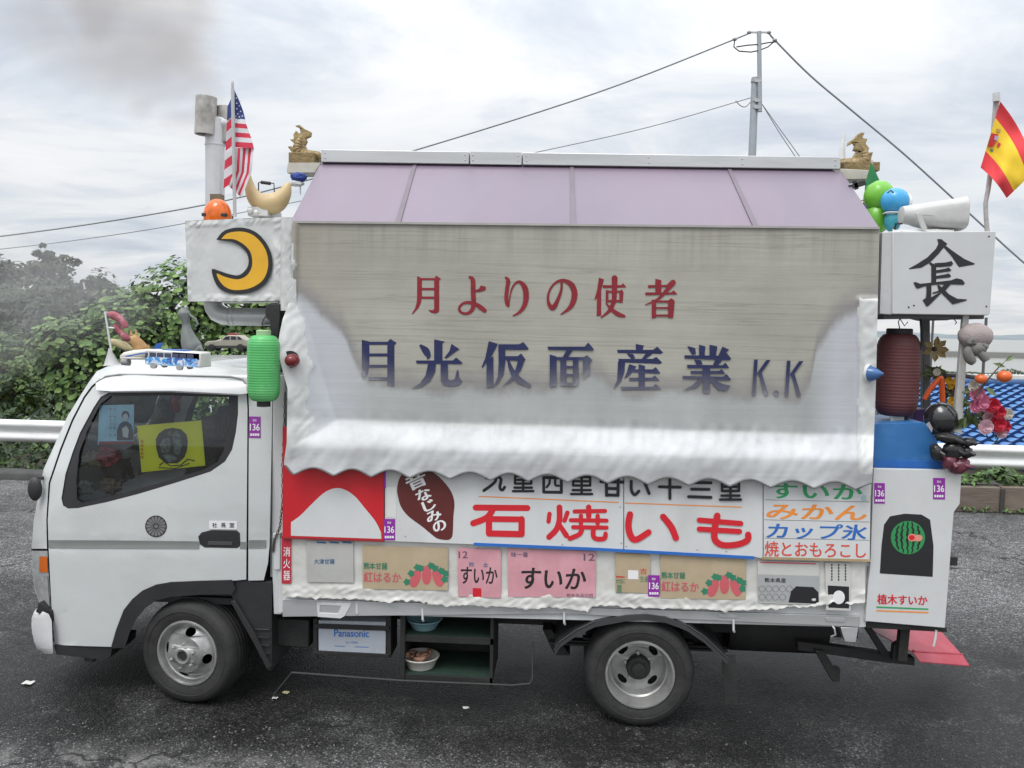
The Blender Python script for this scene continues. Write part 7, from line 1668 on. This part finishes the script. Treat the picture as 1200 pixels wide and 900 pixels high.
o = b.build('wall_grass', [G_grey, G_mid], None, smooth=0, fix=False); tag(o, 'thin line of weeds along the top of the sea wall', 'grass', kind='stuff')
# utility pole and wires
YP = 20; cpole = mat('pole_concrete', (.34, .37, .40), .6, .1, var=.08); ups = thing('utility_pole', 'grey steel utility pole with a slimmer extension tube rising behind the roof ridge', 'utility pole', (at(885, YP), YP, ground_z(at(885, YP), YP)))
b = MB(); top = U(885, 91, YP); bb = Vector((top.x, YP, ups.location.z)); b.tube([bb, top], [.15, .105], 16); b.build('pole', cpole, ups)
b = MB(); b.tube([U(890.5, 131, YP - .12), U(889.5, 37, YP - .12)], .065, 12); b.build('extension_tube', cpole, ups)
for py in (95, 118, 126): b = MB(); b.lathe([(.12, -.05), (.15, -.04), (.15, .04), (.12, .05)], U(886, py, YP), (0, 0, 1), 16); b.bar(U(885, py, YP - .1), U(892, py, YP - .16), .08, .08); b.build('clamp_band', galv, ups)
b = MB(); b.bar(U(877, 38, YP - .12), U(902, 38, YP - .12), .04, .04); b.build('cross_arm', galv, ups)
for px, py in ((878, 38), (901, 38), (861, 46), (908, 47)): b = MB(); b.ball(U(px, py, YP - .12), (.07, .05, .05), 12, 8); b.build('insulator', mat('insulator_grey', (.3, .3, .3), .4), ups)
b = MB()
for pts in ([(861, 46), (860, 55), (866, 60), (880, 61), (890, 59)], [(863, 55), (876, 53), (890, 52)], [(890, 59), (900, 55), (908, 48)], [(890, 52), (900, 50), (910, 49)]): b.tube([U(x, y, YP - .15) for x, y in pts], .018, 6)
b.build('jumper_wires', dark_metal, ups)
wire = mat('power_cable', (.22, .225, .235), .6)
def cable(label, pts, r_, Y=YP):
    q = curve_pts([(x, y, 1) for x, y in pts], 6); b = MB(); b.tube([U(x, y, Y) for x, y, w in q], r_, 6); o = b.build('power_line', wire, None, loc=U(*pts[len(pts) // 2], Y)); tag(o, label, 'power line')
cable('upper power line sagging from the pole top far to the left', [(878, 38), (861, 46), (700, 108.5), (490, 175), (330, 219), (240, 240), (120, 260.5), (0, 277), (-140, 293)], .022)
cable('lower thin wire sagging from the pole clamp to the left', [(882, 114), (868, 118), (760, 149), (640, 176), (420, 222), (215, 262), (100, 280), (0, 292), (-140, 306)], .013)
cable('thick power line dropping from the pole top to the right', [(901, 38), (908, 47), (950, 89), (1000, 131), (1060, 181), (1125, 240), (1160, 272), (1200, 308), (1330, 420)], .026)
cable('short looped wire left of the pole clamp', [(862, 118), (868, 124), (874, 125), (880, 119)], .014)
cable('left strand of the two stay wires right of the pole', [(893, 122), (915, 158), (931, 182), (960, 228), (1010, 300)], .012)
cable('right strand of the two stay wires right of the pole', [(893, 122), (913, 150), (936, 182), (970, 232), (1020, 305)], .012)
# litter on the asphalt
rng = random.Random(41); paper = mat('paper_scrap', (.6, .6, .57), .8, var=.1)
for px, py, w_, lab in ((33, 802, 14, 'white crumpled paper scrap on the asphalt left of the front wheel'), (335, 813.5, 9, 'pale yellow paper strip on the asphalt below the step rail'), (322, 820, 7, 'tiny white scrap just left of the yellow strip'), (546, 831.5, 8, 'white scrap on the asphalt between the wheels')):
    b = MB(); c = G(px, py); w2 = w_ * mpp(-.3) / 2; a = rng.uniform(-.3, .5)
    def gp(u, v): x, y = (u - .5) * 2 * w2, (v - .5) * w2 * 1.6; return (c.x + x * cos(a) - y * sin(a), c.y + x * sin(a) + y * cos(a), .007 + .010 * (noise.noise(Vector((u * 3, v * 3, px))) + .6))
    b.grid(6, 5, gp); o = b.build('paper_scrap', mat('yellow_scrap', (.55, .5, .3), .8) if px == 335 else paper, None, loc=(c.x, c.y, 0)); tag(o, lab, 'litter')
b = MB()
for _ in range(260):
    c = G(rng.uniform(-20, 1220), rng.choice((rng.uniform(760, 900), rng.uniform(840, 900)))); s_ = rng.uniform(.002, .006); a = rng.uniform(0, 3)
    b.hexa([(c.x + s_ * rng.uniform(.6, 1.3) * cos(a + q * pi / 2), c.y + s_ * rng.uniform(.6, 1.3) * sin(a + q * pi / 2), h_) for h_ in (0, s_ * .6) for q in range(4)])
for _ in range(300):
    c = G(rng.uniform(-20, 420), rng.uniform(845, 905)); s_ = rng.uniform(.002, .008); a = rng.uniform(0, 3)
    b.hexa([(c.x + s_ * rng.uniform(.6, 1.3) * cos(a + q * pi / 2), c.y + s_ * rng.uniform(.6, 1.3) * sin(a + q * pi / 2), h_) for h_ in (0, s_ * .6) for q in range(4)])
o = b.build('grit', mat('pale_grit', (.13, .128, .12), .9, var=.4, vs=3, island=.5), None, smooth=0); tag(o, 'pale grit and crumbs scattered on the asphalt in front', 'grit', kind='stuff')

# ================================================================== SMOKE
def smoke(name, label, a, b, r0, r1, dens, col, scale, seed):
    a = Vector(a); b = Vector(b); L_ = (b - a).length; d = (b - a) / L_
    m = bpy.data.materials.new(name + '_vapour'); m.use_nodes = True; nt = m.node_tree; n = nt.nodes; L = nt.links; n.clear()
    o = n.new('ShaderNodeOutputMaterial'); v = n.new('ShaderNodeVolumePrincipled'); L.new(v.outputs[0], o.inputs[1]); v.inputs['Color'].default_value = (*col, 1); v.inputs['Anisotropy'].default_value = .2
    tc = n.new('ShaderNodeTexCoord')
    def V(op, x, y=None):
        k = n.new('ShaderNodeVectorMath'); k.operation = op
        for i, q in enumerate((x, y)):
            if q is None: continue
            if isinstance(q, Vector): k.inputs[i].default_value = q
            else: L.new(q, k.inputs[i])
        return k
    def M_(op, x, y=None, clamp=False):
        k = n.new('ShaderNodeMath'); k.operation = op; k.use_clamp = clamp
        for i, q in enumerate((x, y)):
            if q is None: continue
            if isinstance(q, (int, float)): k.inputs[i].default_value = q
            else: L.new(q, k.inputs[i])
        return k.outputs[0]
    p = tc.outputs['Object']; al = V('DOT_PRODUCT', p, d).outputs['Value']
    pr = V('SCALE', V('ADD', d * 0, d).outputs[0]); L.new(al, pr.inputs['Scale'])
    dist = V('LENGTH', V('SUBTRACT', p, pr.outputs[0]).outputs[0]).outputs['Value']
    t = M_('DIVIDE', al, L_, True); rad = M_('ADD', M_('MULTIPLY', t, r1 - r0), r0)
    fall = M_('SUBTRACT', 1, M_('DIVIDE', dist, rad), True)
    k = n.new('ShaderNodeTexNoise'); k.inputs['Scale'].default_value = scale; k.inputs['Detail'].default_value = 6; k.inputs['Distortion'].default_value = .6
    mp = n.new('ShaderNodeMapping'); mp.inputs['Location'].default_value = (seed, seed * .7, 0); L.new(p, mp.inputs[0]); L.new(mp.outputs[0], k.inputs['Vector'])
    mr = n.new('ShaderNodeMapRange'); mr.inputs[1].default_value = .38; mr.inputs[2].default_value = .60; L.new(k.outputs[0], mr.inputs[0])
    ends = M_('MULTIPLY', M_('MULTIPLY', t, M_('SUBTRACT', 1, t)), 4)
    thin = M_('DIVIDE', dens, M_('ADD', M_('MULTIPLY', t, (r1 / r0 - 1) * .35), 1))
    L.new(M_('MULTIPLY', M_('MULTIPLY', thin, mr.outputs[0]), M_('MULTIPLY', M_('POWER', fall, .8), M_('POWER', ends, .4))), v.inputs['Density'])
    mb = MB(); mb.tube([a, a.lerp(b, .5), b], [r0, (r0 + r1) / 2, r1], 20); ob = mb.build(name, m, None, loc=a, smooth=60); tag(ob, label, 'smoke', kind='stuff'); return ob
smoke('smoke', 'grey brown smoke drifting up and left from the chimney outlet', U(252, 165, .75), U(60, -120, 3.0), .12, 1.75, 3.4, (.74, .665, .605), 2.0, 3.0)
smoke('smoke', 'thin pale smoke hanging over the trees left of the vine mound', U(170, 318, 8.3), U(-60, 375, 9.2), 1.0, 1.6, .44, (.82, .82, .81), .9, 8.0)
